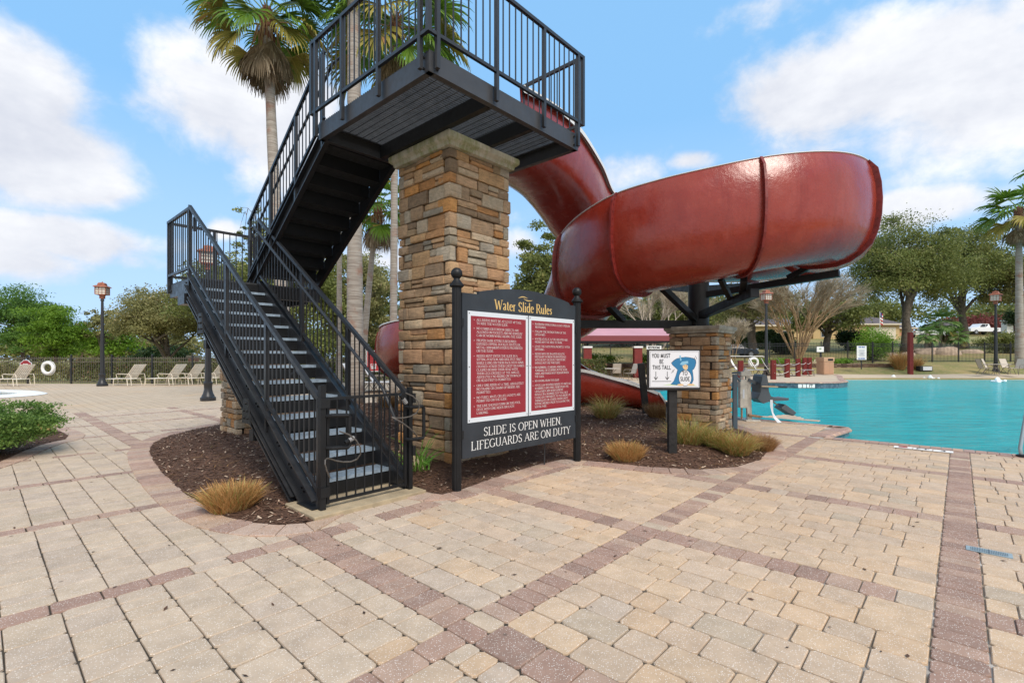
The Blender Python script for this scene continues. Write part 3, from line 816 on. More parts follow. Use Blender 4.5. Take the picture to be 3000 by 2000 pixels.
# ------------------------------------------------------------------ stair tower (one welded thing), local frame u,v
ST = empty('stair_tower', (OX, OY, 0), TH, 'charcoal steel switchback stair with railings up to the slide platform', 'staircase')
PU, PVv = 2.54, 2.30                  # platform size
ZB, ZT, ZD = 4.262, 4.468, 4.492      # beam bottom, beam top, deck top
LDZ = 2.65
def channel(mb, p, q, z0, z1, fl, side):
    """C section along p->q (2D points), web at the line, flanges to 'side' (2D unit)"""
    (ax, ay), (bx, by) = p, q; sx, sy = side; t = .012
    mb.hexa([(ax, ay, z0), (bx, by, z0), (bx + sx*t, by + sy*t, z0), (ax + sx*t, ay + sy*t, z0), (ax, ay, z1), (bx, by, z1), (bx + sx*t, by + sy*t, z1), (ax + sx*t, ay + sy*t, z1)] if (bx-ax)*sy - (by-ay)*sx > 0 else
            [(bx, by, z0), (ax, ay, z0), (ax + sx*t, ay + sy*t, z0), (bx + sx*t, by + sy*t, z0), (bx, by, z1), (ax, ay, z1), (ax + sx*t, ay + sy*t, z1), (bx + sx*t, by + sy*t, z1)])
    for (za, zb) in ((z0, z0 + .013), (z1 - .013, z1)):
        A = (ax + sx*t, ay + sy*t); B = (bx + sx*t, by + sy*t); C = (bx + sx*fl, by + sy*fl); D = (ax + sx*fl, ay + sy*fl)
        l = [A, B, C, D]
        if (B[0]-A[0])*(C[1]-B[1]) - (B[1]-A[1])*(C[0]-B[0]) < 0: l = l[::-1]
        mb.hexa([(x, y, za) for x, y in l] + [(x, y, zb) for x, y in l])
def bolt(mb, p, n, r=.014, l=.016):
    p = Vector(p); mb.tube([p, p + Vector(n)*l], r, 6)
fr = MB()
channel(fr, (0, 0), (PU, 0), ZB, ZT, .07, (0, 1))
channel(fr, (0, .012), (0, PVv), ZB, ZT, .07, (1, 0))
channel(fr, (PU, .012), (PU, PVv), ZB, ZT, .07, (-1, 0))
channel(fr, (.012, PVv), (PU - .012, PVv), ZB, ZT, .07, (0, -1))
for (a_, b_) in ((.012, .012), (PU - .082, .012), (.012, PVv - .082), (PU - .082, PVv - .082)): fr.box(a_, a_ + .07, b_, b_ + .07, ZB + .001, ZB + .012)
fr.build('platform_frame', M_STEELP, ST)
for u in (.86, 1.62):
    b = MB(); channel(b, (u, .083), (u, PVv - .083), ZB + .001, ZT - .03, .075, (1, 0)); b.build('cross_beam', M_BLACK, ST)
b = MB(); b.tube([(1.62, 1.35, 4.262), (1.62, 1.35, 4.43)], .09, 14); b.box(1.45, 1.80, 1.18, 1.52, 4.255, 4.275); b.build('column_stub', M_BLACK, ST)
def grating(u0, u1, v0, v1, z, name='deck_grating', along='v', h=.028):
    g_ = MB()
    u = u0 + .012
    v = v0 + .014
    while v < v1 - .01:
        g_.box(u0, u1, v - .0045, v + .0045, z - h, z); v += .042
    u = u0 + .05
    while u < u1: g_.tube([(u, v0, z - h - .002), (u, v1, z - h - .002)], .006, 4); u += .105
    return g_.build(name, M_GRATE, ST)
grating(.014, PU - .014, .014, PVv - .014, ZD)
bl = MB()
for (p, n) in [((.10, 0, 4.42), (0, -1, 0)), ((.10, 0, 4.31), (0, -1, 0)), ((0, .085, 4.42), (-1, 0, 0)), ((0, .085, 4.31), (-1, 0, 0)), ((PU, .09, 4.42), (1, 0, 0)), ((PU, .09, 4.31), (1, 0, 0)), ((PU-.1, 0, 4.42), (0, -1, 0)), ((PU-.1, 0, 4.31), (0, -1, 0))]: bolt(bl, p, n)
bl.build_each('beam_bolt', M_BOLT, ST)
def railing(p, q, posts, top=1.04, bot=.13, post_dn=None, gap=.105, pw=.042, ends=True, drop_to=None, out=(0, 0), name='railing'):
    """rail along p->q given at deck level (3D). posts: fractions. returns part with post and baluster panel children"""
    p = Vector(p); q = Vector(q); up = Vector((0, 0, 1))
    r = MB(); r.bar(p + up*top, q + up*top, .042, .042); r2 = MB(); r2.bar(p + up*bot, q + up*bot, .036, .036)
    ro = r.build(name, M_STEEL, ST); r2.build('bottom_rail', M_STEEL, ro)
    L = (Vector((q.x, q.y)) - Vector((p.x, p.y))).length; n = max(2, round(L/gap))
    b = MB(); ang = math.atan2(q.y - p.y, q.x - p.x)
    for i in range(1, n):
        t = i/n; c = p.lerp(q, t); b.post(c.x, c.y, c.z + bot + .016, c.z + top - .018, .0125, rot=ang)
    b.build('baluster_panel', M_STEEL, ro)
    for t in posts:
        c = p.lerp(q, t); m = MB(); m.post(c.x, c.y, c.z - (post_dn if post_dn is not None else .2), c.z + top - .018, pw, rot=ang); m.build('post', M_STEEL, ro)
    return ro
e = .045
# platform rails: (u,v) offset outside the beams
railing((-e, -e, ZD), (PU + e, -e, ZD), (.042, .36, .68, .958), post_dn=.20)
railing((-e, -e, ZD), (-e, PVv + .10, ZD), (.055, .36, .68, .955), post_dn=.20)
railing((PU + e, -e, ZD), (PU + e, 1.04, ZD), (.09, .62, 1.0), post_dn=.16)
railing((1.16, PVv + e, ZD), (PU + e, PVv + e, ZD), (.02, .98), post_dn=.16)
cp = MB()
for (x, y) in ((-e, -e), (PU + e, -e), (-e, PVv + .1)): cp.post(x, y, ZD + .11, ZD + 1.06, .046)
cp.build_each('corner_post', M_STEEL, ST)
# lower flight
U0, U1, V0, V1 = -.84, .10, .55, 4.60
RISE, RUN = .1867, .2894
def stringer(u, side, va, za, vb, zb, dep=.21, fl=.07, m=M_STEEL):
    """sloped channel in plane u from (va,za) to (vb,zb) (top edge)"""
    s = MB(); t = .012; d = Vector((0, vb-va, zb-za)).normalized(); nrm = Vector((0, -d.z, d.y))
    if nrm.z < 0: nrm = -nrm
    A = Vector((u, va, za)); B = Vector((u, vb, zb))
    def slab(off0, off1, x0, x1):
        xa, xb = sorted((u + side*x0, u + side*x1))
        P = []
        for off in (off0, off1):
            for (pt, x) in ((A, xa), (A, xb), (B, xb), (B, xa)):
                P.append(Vector((x, pt.y, pt.z)) + nrm*off)
        s.hexa(P)
    slab(-dep, 0, 0, t); slab(-.013, 0, t, fl); slab(-dep, -dep + .013, t, fl)
    return s.build('stringer', m, ST)
stringer(U0, -1, V0 + .02, .115, V1, LDZ + .045); stringer(U1, 1, V0 + .02, .115, V1, LDZ + .045)
# second, lower channel under the outer stringer and its splice brackets
stringer(U0 - .004, -1, V0 + .42, .085, V1 - .16, LDZ - .325, dep=.07, fl=.09)
for (v, z) in ((3.57, 1.90), (1.94, .86)):
    b = MB(); b.box(U0 - .10, U1 + .10, v - .02, v + .09, z - .34, z - .22)
    b.add([(U0 - .165, v - .12, z - .14), (U0 - .165, v + .13, z - .14), (U0 - .165, v + .08, z + .13), (U0 - .165, v - .05, z + .13),
           (U0 - .153, v - .12, z - .14), (U0 - .153, v + .13, z - .14), (U0 - .153, v + .08, z + .13), (U0 - .153, v - .05, z + .13)],
          [(0, 3, 2, 1), (4, 5, 6, 7), (0, 1, 5, 4), (1, 2, 6, 5), (2, 3, 7, 6), (3, 0, 4, 7)])
    for (dy, dz) in ((-.05, -.08), (.05, -.08), (-.03, .0), (.05, .0), (.0, .08)): bolt(b, (U0 - .165, v + dy, z + dz), (-1, 0, 0))
    b.build('bracket', M_BLACK, ST)
bb = MB()
sb = math.atan2(RISE, RUN)
for i in range(14):
    v = .86 + i*.2894; z = (v - .838)*.6451 + .13
    for k in (0, 1): bolt(bb, (U0 - .012, v + k*.05, z + k*.03), (-1, 0, 0), .013, .014)
bb.build('stringer_bolt', M_BOLT, ST)
bp = MB(); bp.box(U0 - .09, U0 + .02, V0 - .02, V0 + .30, .042, .054); bp.box(U1 - .02, U1 + .09, V0 - .02, V0 + .26, .042, .054)
bp.build_each('base_plate', M_BLACK, ST)
def tread(u0, u1, v0, z, up=1, m=M_TREAD):
    t = MB(); v = v0; w = .27
    t.box(u0, u1, v0 + .0, v0 + .022, z - .035, z)
    n = 7
    for i in range(n): 
        a = v0 + .032 + i*(w - .035)/n; t.box(u0, u1, a, a + .012, z - .028, z)
    k = u0 + .05
    while k < u1: t.box(k, k + .006, v0 + .022, v0 + w, z - .026, z - .008); k += .085
    return t.build('tread', m, ST)
def riser(u0, u1, v, z0, z1):
    r = MB(); r.box(u0, u1, v, v + .006, z0, z1); r.build('riser', M_BLACK, ST)
for i in range(13):
    z = .223 + i*RISE; v = .838 + i*RUN
    tread(U0 + .002, U1 - .002, v, z); riser(U0 + .002, U1 - .002, v + .012, z - RISE + (0.01 if i else .02), z - .037)
riser(U0 + .002, U1 - .002, 4.588, LDZ - RISE + .01, LDZ - .03)
# landing
LV1 = 5.79; LU1 = 1.16
lf = MB()
lz0, lz1 = LDZ - .23, LDZ - .022
channel(lf, (U0, LV1), (LU1, LV1), lz0, lz1, .07, (0, -1))
channel(lf, (U0, V1), (U0, LV1 - .012), lz0, lz1, .07, (1, 0))
channel(lf, (LU1, V1 + .48), (LU1, LV1 - .012), lz0, lz1, .07, (-1, 0))
channel(lf, (U0 + .012, V1 + .02), (LU1, V1 + .02), lz0, lz1 - .02, .07, (0, 1))
lf.box(U0 - .03, U0 + .13, V1 + .25, V1 + .6, lz0 - .16, lz0 - .002)
lf.build('landing_frame', M_STEEL, ST)
bl = MB()
for (v, z) in ((4.85, LDZ - .07), (4.85, LDZ - .18), (5.7, LDZ - .12)): bolt(bl, (U0, v, z), (-1, 0, 0))
bl.build_each('beam_bolt', M_BOLT, ST)
grating(U0 + .014, LU1 - .014, V1 + .03, LV1 - .014, LDZ)
b = MB(); b.tube([(.42, 5.66, 1.75), (.42, 5.66, lz0)], .08, 12); b.box(-.6, 1.0, 5.62, 5.70, lz0 - .12, lz0 - .001); b.build('column_stub', M_BLACK, ST)
# rails of the lower flight, landing, upper flight
sl1 = RISE/RUN
def dz(v): return .223 + (v - .838)*sl1
for u, nm in ((U0 - .015, 0), (U1 + .015, 1)):
    railing((u, V0 - .02, dz(V0 - .02) + (.0)), (u, V1 + .02, dz(V1 + .02)), (.004, .30, .61, .998), top=1.03, bot=.16, post_dn=.20, gap=.108)
railing((U0 - .015, V1 + .03, LDZ), (U0 - .015, LV1 + .04, LDZ), (.0, .97), top=1.01, post_dn=.16)
railing((U0 - .015, LV1 + .04, LDZ), (LU1 + .05, LV1 + .04, LDZ), (.02, .33, .66, .98), top=1.01, post_dn=.16)
railing((LU1 + .05, LV1 + .04, LDZ), (LU1 + .05, 5.12, LDZ), (.98,), top=1.01, post_dn=.16)
# inner handrail of the lower flight
h = MB(); hu = U1 - .07
h.tube([(hu, 4.72, LDZ + .70), (hu, 4.72, LDZ + .90), (hu, 4.58, LDZ + .905), (hu, V0 + .30, dz(V0 + .3) + .86), (hu, V0 + .05, dz(V0) + .72)], .019, 10)
hu2 = U0 + .065
h.tube([(hu2, 4.70, LDZ + .70), (hu2, 4.70, LDZ + .90), (hu2, 4.58, LDZ + .905), (hu2, V0 + .25, dz(V0 + .25) + .86)], .019, 10)
for v in (1.2, 2.3, 3.4, 4.4):
    hb = MB(); hb.tube([(hu, v, dz(v) + .86), (U1 + .01, v, dz(v) + .80)], .008, 6); hb.tube([(hu2, v, dz(v) + .86), (U0 - .01, v, dz(v) + .80)], .008, 6); hb.build_each('rail_bracket', M_STEEL, ST)
h.build_each('handrail', M_STEEL, ST)
# upper flight: from landing (v=5.1) up to platform (v=PVv)
X0, X1 = .145, 1.13; VA, VB = 5.05, PVv + .06; RU2 = (ZD - LDZ)/10; RN2 = (VA - VB)/9.6
def uz(v): return ZD - (v - VB)*((ZD - LDZ)/(VA - VB + .05))
stringer(X0, -1, VB + .0, uz(VB) - .02, VA, uz(VA) + .02); stringer(X1, 1, VB, uz(VB) - .02, VA, uz(VA) + .02)
for i in range(1, 10):
    z = ZD - i*(ZD - LDZ)/10; v = VB + (i - 1)*(VA - VB)/9.2 + .0
    t = MB(); w = .285
    for k in range(14): t.box(X0 + .002, X1 - .002, v + .01 + k*.0215, v + .024 + k*.0215, z - .03, z)
    k = X0 + .05
    while k < X1: t.box(k, k + .006, v + .01, v + w, z - .025, z - .01); k += .1
    t.build('tread', M_GRATE, ST); riser(X0 + .002, X1 - .002, v + .003, z - .03, z + (ZD - LDZ)/10 - .006)
for u in (X0 - .03, X1 + .03):
    railing((u, VA, uz(VA)), (u, VB + .02, uz(VB)), (.03, .35, .68, .985), top=1.02, bot=.14, post_dn=.22, gap=.108)
h = MB()
for u in (X0 + .06, X1 - .06): h.tube([(u, VA + .08, uz(VA) + .84), (u, VB - .02, uz(VB) + .86), (u, VB - .25, uz(VB) + .86), (u, VB - .25, uz(VB) + .66)], .019, 10)
h.build_each('handrail', M_STEEL, ST)
# gate at the foot
gt = MB(); gu0, gu1, gv = U0 + .045, U1 - .03, V0 - .045
gt.bar((gu0, gv, 1.06), (gu1, gv, 1.06), .026, .026); gt.bar((gu0, gv, .10), (gu1, gv, .10), .026, .026)
gt.post(gu0, gv, .08, 1.075, .028); gt.post(gu1, gv, .08, 1.075, .028)
for i in range(1, 9): u = gu0 + (gu1 - gu0)*i/9; gt.post(u, gv, .11, 1.05, .0125)
go = gt.build('gate', M_BLACK, ST)
gp_ = MB(); gp_.post(U0 - .015, V0 - .06, .042, 1.19, .052); gp_.post(U1 + .02, V0 - .06, .042, 1.13, .046); gp_.build_each('gate_post', M_BLACK, ST)
hh = MB()
for z in (.16, .98): hh.box(U0 - .045, U0 + .045, V0 - .10, V0 - .02, z, z + .09)
for z in (.40, .96): hh.box(U1 + .03, U1 + .07, V0 - .10, V0 - .03, z, z + .10)
hh.build_each('hinge', M_BLACK, go)
hm = MB()
hm.tube([(U0 + .02, V0 - .08, .90), (U0 + .04, V0 - .13, .91), (U0 + .20, V0 - .14, .90), (U0 + .215, V0 - .14, .885), (U0 + .215, V0 - .14, .615), (U0 + .20, V0 - .14, .60), (U0 + .04, V0 - .13, .61), (U0 + .02, V0 - .08, .61)], .020, 10)
hm.build('gate_handle', M_BLACK, go)
hm = MB()
hm.tube([(U1 - .04, V0 - .08, .92), (U1 - .03, V0 - .13, .92), (U1 + .13, V0 - .14, .92), (U1 + .145, V0 - .14, .90), (U1 + .145, V0 - .14, .60), (U1 + .13, V0 - .14, .58), (U1 - .03, V0 - .13, .58), (U1 - .04, V0 - .08, .58)], .019, 10)
hm.build('gate_handle', M_BLACK, go)
# cable locks hanging on the gate
M_CABLE = mat('clear coated cable', (.085, .075, .065), rough=.3, var=.2)
def lock(loc, pts, body, label):
    r = empty('cable_lock', loc, TH, label, 'cable lock')
    c = MB(); c.tube(pts, .007, 8); c.build('cable', M_CABLE, r)
    b = MB(); p, q = body; b.tube([p, q], .019, 10); b.tube([Vector(p).lerp(Vector(q), .3), Vector(p).lerp(Vector(q), .36)], .022, 10, col=(1, 1, 1)); b.build('lock_body', M_BLACK, r)
    d = MB(); p, q = Vector(p), Vector(q)
    for k in range(4):
        m = p.lerp(q, .45 + k*.13); d.tube([m - (q-p).normalized()*.005, m + (q-p).normalized()*.005], .0215, 12)
    d.build('number_dial', mat('worn dial', (.30, .30, .30), rough=.5), r)
ca = []
for k in range(15):
    a = k/14; ca.append((-.06 + .20*math.sin(a*5.6) * (1 if a < .6 else .8), -.10 - .05*math.sin(a*9), .06 - .30*a + .09*math.cos(a*8)))
lock(loc2w(U0 + .14, V0 - .1, .62), ca, ((.02, -.06, .03), (.12, -.06, .07)), 'grey cable combination lock looped round the left gate handle')
ca = []
for k in range(15):
    a = k/14; ca.append((-.06 + .15*math.sin(a*7.5), -.08 - .04*math.sin(a*9), .06 - .36*a + .06*math.cos(a*9)))
lock(loc2w(U1 - .06, V0 - .1, .96), ca, ((-.10, -.05, .10), (-.02, -.05, .0)), 'grey cable combination lock looped round the right gate handle')
# ------------------------------------------------------------------ water slide
C2 = Vector((3.68, 9.67)); RC = 2.16
def cp_(angle): return (C2.x + RC*math.cos(R(angle)), C2.y + RC*math.sin(R(angle)))
CPS = []   # x, y, floor z, outer wall (left of travel), inner wall, flange?
for (u, v, z) in ((2.54, 1.66, 4.42), (2.95, 1.66, 4.43), (3.45, 1.68, 4.43), (4.1, 1.74, 4.34), (4.9, 1.88, 4.09), (5.7, 2.08, 3.82)):
    p = loc2w(u, v); CPS.append((p.x, p.y, z, 1.10, 1.09))
def lerp(a, b, t): return a + (b-a)*t
def prof_z(t, tab):
    for i in range(len(tab) - 1):
        if t <= tab[i+1][0]: k = (t - tab[i][0])/(tab[i+1][0] - tab[i][0]); return lerp(tab[i][1], tab[i+1][1], k)
    return tab[-1][1]
ztab = [(0, 3.56), (80, 3.20), (150, 3.04), (196, 2.93), (213, 2.84), (249, 2.60), (276, 2.50), (307, 2.26), (320, 2.16)]
a = 137.6; k = 0
while k <= 319:
    x, y = cp_(a - k); CPS.append((x, y, prof_z(k, ztab), lerp(1.12, 1.54, min(1, k/110)), lerp(1.09, .95, min(1, k/60)))); k += 14.45
CPS += [(1.42, 10.25, 1.96, 1.25, 1.0), (1.15, 10.85, 1.76, .98, 1.0), (.55, 11.25, 1.58, .95, 1.0), (-.3, 11.3, 1.42, 1.0, 1.0), (-1.4, 11.25, 1.24, 1.12, 1.0),
        (-2.30, 11.65, 1.04, 1.22, 1.0), (-2.70, 12.5, .90, 1.26, 1.0), (-2.35, 13.45, .76, 1.3, 1.0), (-1.4, 13.9, .64, 1.5, .9), (-.2, 13.85, .46, 1.6, .9), (.9, 13.7, .30, 1.62, .95), (1.65, 13.6, .20, 1.30, .95), (2.15, 13.56, .15, .95, .92), (2.7, 13.5, .10, .80, .82), (3.3, 13.45, .06, .70, .68), (3.85, 13.4, .03, .52, .50)]
def catmull(P, sub):
    out = []; idx = []
    n = len(P)
    for i in range(n - 1):
        p0, p1, p2, p3 = P[max(i-1, 0)], P[i], P[i+1], P[min(i+2, n-1)]
        for s in range(sub):
            t = s/sub; idx.append(i + t)
            out.append(tuple(.5*(2*b + (c-a)*t + (2*a - 5*b + 4*c - d)*t*t + (3*b - a - 3*c + d)*t**3) for a, b, c, d in zip(p0, p1, p2, p3)))
    out.append(P[-1]); idx.append(n - 1.0); return out, idx
PATH, PIDX = catmull(CPS, 6)
def section(i, off=0.0):
    """points of the U profile at path sample i, from outer rim to inner rim; off>0 pushes outward"""
    x, y, z, ho, hi = PATH[i]; x2, y2 = PATH[min(i+1, len(PATH)-1)][:2]; x1, y1 = PATH[max(i-1, 0)][:2]
    d = Vector((x2-x1, y2-y1)).normalized(); lf = Vector((-d.y, d.x))
    pr = [(.60, ho), (.66, ho*.90), (.70, ho*.76), (.715, ho*.60), (.705, ho*.45), (.67, ho*.31), (.60, ho*.19), (.49, ho*.095), (.35, ho*.035), (.18, .006), (0, 0), (-.18, .012), (-.34, .06), (-.48, .15), (-.57, hi*.30), (-.625, hi*.5), (-.645, hi*.72), (-.62, hi)]
    o = []
    for k, (r, h) in enumerate(pr):
        a = pr[max(k-1, 0)]; b = pr[min(k+1, len(pr)-1)]; t = Vector((b[0]-a[0], b[1]-a[1])).normalized(); n_ = Vector((t.y, -t.x))   # outward
        if n_.dot(Vector((r, h - .7))) < 0: n_ = -n_
        rr_, hh_ = r + n_.x*off, h + n_.y*off
        ex = 0.0 if i < len(PATH) - 3 else (.34*(1 - min(1, hh_/.5))**1.0)*(i - len(PATH) + 4)/3
        o.append(Vector((x + lf.x*rr_ + d.x*ex, y + lf.y*rr_ + d.y*ex, z + hh_)))
    return o, lf, d
SL = empty('water_slide', (C2.x, C2.y, 0), 0, 'red gelcoat spiral water slide winding down from the platform to the pool', 'water slide')
off0 = Vector((-C2.x, -C2.y, 0))
def shift(L): return [p + off0 for p in L]
def idx_of(cpi): return min(range(len(PIDX)), key=lambda i: abs(PIDX[i] - cpi))
ncirc = 6
def ang2cp(k): return ncirc + k/14.45      # k = degrees travelled along the circle
joints = [0, ang2cp(62), ang2cp(98), ang2cp(143), ang2cp(186), ang2cp(231), ang2cp(273.5), ang2cp(310.5), 31.0, 33.2, 35.0, 37.5, 39.6, len(CPS) - 1]
J = sorted(set(idx_of(j) for j in joints))
for a_, b_ in zip(J[:-1], J[1:]):
    m = MB(); m.grid([shift(section(i, .0)[0]) for i in range(a_, b_ + 1)]); o = m.build('flume_section', M_SLIDE, SL, smooth=True)
    m2 = MB(); m2.grid([shift(section(i, -.022)[0]) for i in range(a_, b_ + 1)], flip=True); m2.build('flume_lining', M_SLIN, o, smooth=True)
def lip(side, nm='rim'):
    m = MB(); P = []
    for i in range(len(PATH)):
        s, lf, d = section(i); p = s[0] if side == 0 else s[-1]; sg = 1 if side == 0 else -1
        L = Vector((lf.x, lf.y, 0))*sg
        q_ = PIDX[i]; th = max(.004, .11*max(0, 1 - q_/8), .07*max(0, min(1, (q_ - 33)/4)))
        ow = .016 + .06*min(1, max(0, th - .004)/.05)
        P.append((p + L*.010 + Vector((0, 0, -.004)), p + L*ow + Vector((0, 0, .004 - th)), p + L*ow + Vector((0, 0, .007 if th < .02 else .014)), p - L*.02 + Vector((0, 0, .010)), p - L*.035 + Vector((0, 0, .006)), p - L*.03 + Vector((0, 0, -.012))))
    n = 6; vs = [q + off0 for r in P for q in r]; fs = []
    for i in range(len(P) - 1):
        for k in range(n): fs.append((i*n + k, (i+1)*n + k, (i+1)*n + (k+1) % n, i*n + (k+1) % n))
    fs += [tuple(range(n)), tuple((len(P)-1)*n + k for k in range(n))[::-1]]
    if side == 1: fs = [f[::-1] for f in fs]
    m.add(vs, fs); return m.build(nm, M_LIP, SL, smooth='auto')
lip(0); lip(1)
def flange(i, w=.055, th=.034):
    s0, lf, d = section(i); D3 = Vector((d.x, d.y, 0)); n = len(s0)
    s1, _, _ = section(i, w); wide = section(i, w + .022)[0]
    for k in range(1, 7): s1[k] = wide[k]
    s1[0] = s1[0].lerp(s0[0], .5)
    m = MB(); A = [p - D3*th*.5 for p in s0]; B = [p - D3*th*.5 for p in s1]; C = [p + D3*th*.5 for p in s1]; Dd = [p + D3*th*.5 for p in s0]
    vs = [q + off0 for L in (A, B, C, Dd) for q in L]; fs = []
    for k in range(n - 1):
        for (a, b) in ((0, 1), (1, 2), (2, 3)): fs.append((a*n + k, b*n + k, b*n + k + 1, a*n + k + 1))
    fs += [(0, 3*n, 2*n, n), (n-1, 2*n-1, 3*n-1, 4*n-1)]
    m.add(vs, fs); o = m.build('flange', M_FLANGE, SL, smooth=False)
    b = MB()
    for k in range(n - 1):
        for t in (.25, .75):
            p = s0[k].lerp(s0[k+1], t); q = s1[k].lerp(s1[k+1], t); c = p.lerp(q, .55) + off0
            b.tube([c - D3*(th*.5 + .010), c + D3*(th*.5 + .010)], .010, 6)
    b.build('bolt_heads', M_FLANGE, o)
for j in J[1:-1]: flange(j)
# end lip of the exit
s, lf, d = section(len(PATH) - 1); s2 = section(len(PATH) - 1, .05)[0]
m = MB(); D3 = Vector((d.x, d.y, 0)); m.grid([shift([p + D3*.0 for p in s2]), shift([p + D3*.05 for p in s2]), shift([p + D3*.05 for p in section(len(PATH)-1, -.03)[0]]), shift([p for p in section(len(PATH)-1, -.03)[0]])]); m.build('exit_lip', M_LIP, SL, smooth=False)
# entry hood at the platform
m = MB(); s = section(0)[0]; e2 = section(2)[0]
hood = [s[0], s[2], s[5], s[8]]
tb = MB(); tb.tube(shift([section(0)[0][0] + Vector((0, 0, .02))] + [Vector(((1-t)*section(0)[0][0].x + t*section(0)[0][-1].x, (1-t)*section(0)[0][0].y + t*section(0)[0][-1].y, section(0)[0][0].z + .02 + .36*math.sin(math.pi*t))) for t in (.12, .3, .5, .7, .88)] + [section(0)[0][-1] + Vector((0, 0, .02))]), .03, 8)
# support column and arms
post = MB(); post.lathe([(.27, 2.03), (.27, 2.05), (.195, 2.05), (.195, 3.0), (.17, 3.0)], (0, 0, 0), 28)
for k in range(8): a = k*math.pi/4 + .2; post.tube([(.235*math.cos(a), .235*math.sin(a), 2.05), (.235*math.cos(a), .235*math.sin(a), 2.085)], .016, 6)
post.build('support_column', M_BLACK, SL, smooth='auto')
def arm(p, q, w=.13, name='support_arm'):
    m = MB(); m.bar(p, q, w, w); o = m.build(name, M_BLACK, SL, bevel=.006); return o
def ar(angle, r, z): return Vector((r*math.cos(R(angle)), r*math.sin(R(angle)), z))
arm(ar(-172, .15, 2.09), ar(-172, 2.75, 2.07), .15)
arm(ar(-172, 1.55, 2.14), ar(-158, 2.12, 2.42), .11, 'support_brace')
arm(ar(-90, .15, 2.26), ar(-94 + 6, 2.1, 2.44), .14)
arm(ar(-88, 1.7, 2.46), ar(-92, 2.05, 2.66), .10, 'support_brace')
arm(ar(-88, 1.35, 2.40), ar(-100, 1.75, 2.72), .08, 'support_brace')
arm(ar(-48, .15, 2.66), ar(-44, 2.35, 2.82), .12)
arm(ar(-46, 1.6, 2.82), ar(-46, 1.95, 2.98), .09, 'support_brace')
arm(ar(-135, .15, 2.18), ar(-140, 1.3, 2.72), .11, 'support_brace')
arm(ar(40, .15, 2.8), ar(40, 2.1, 3.05), .13); arm(ar(90, .15, 2.8), ar(90, 2.1, 3.12), .13)
for (x, y, h) in ((-1.4, 11.25, 1.36), (-2.5, 12.9, .9), (.0, 13.85, .46), (1.2, 10.8, 1.9)):
    m = MB(); m.tube([(x + off0.x, y + off0.y, -.02), (x + off0.x, y + off0.y, h - .02)], .06, 12); m.build('support_leg', M_BLACK, SL)
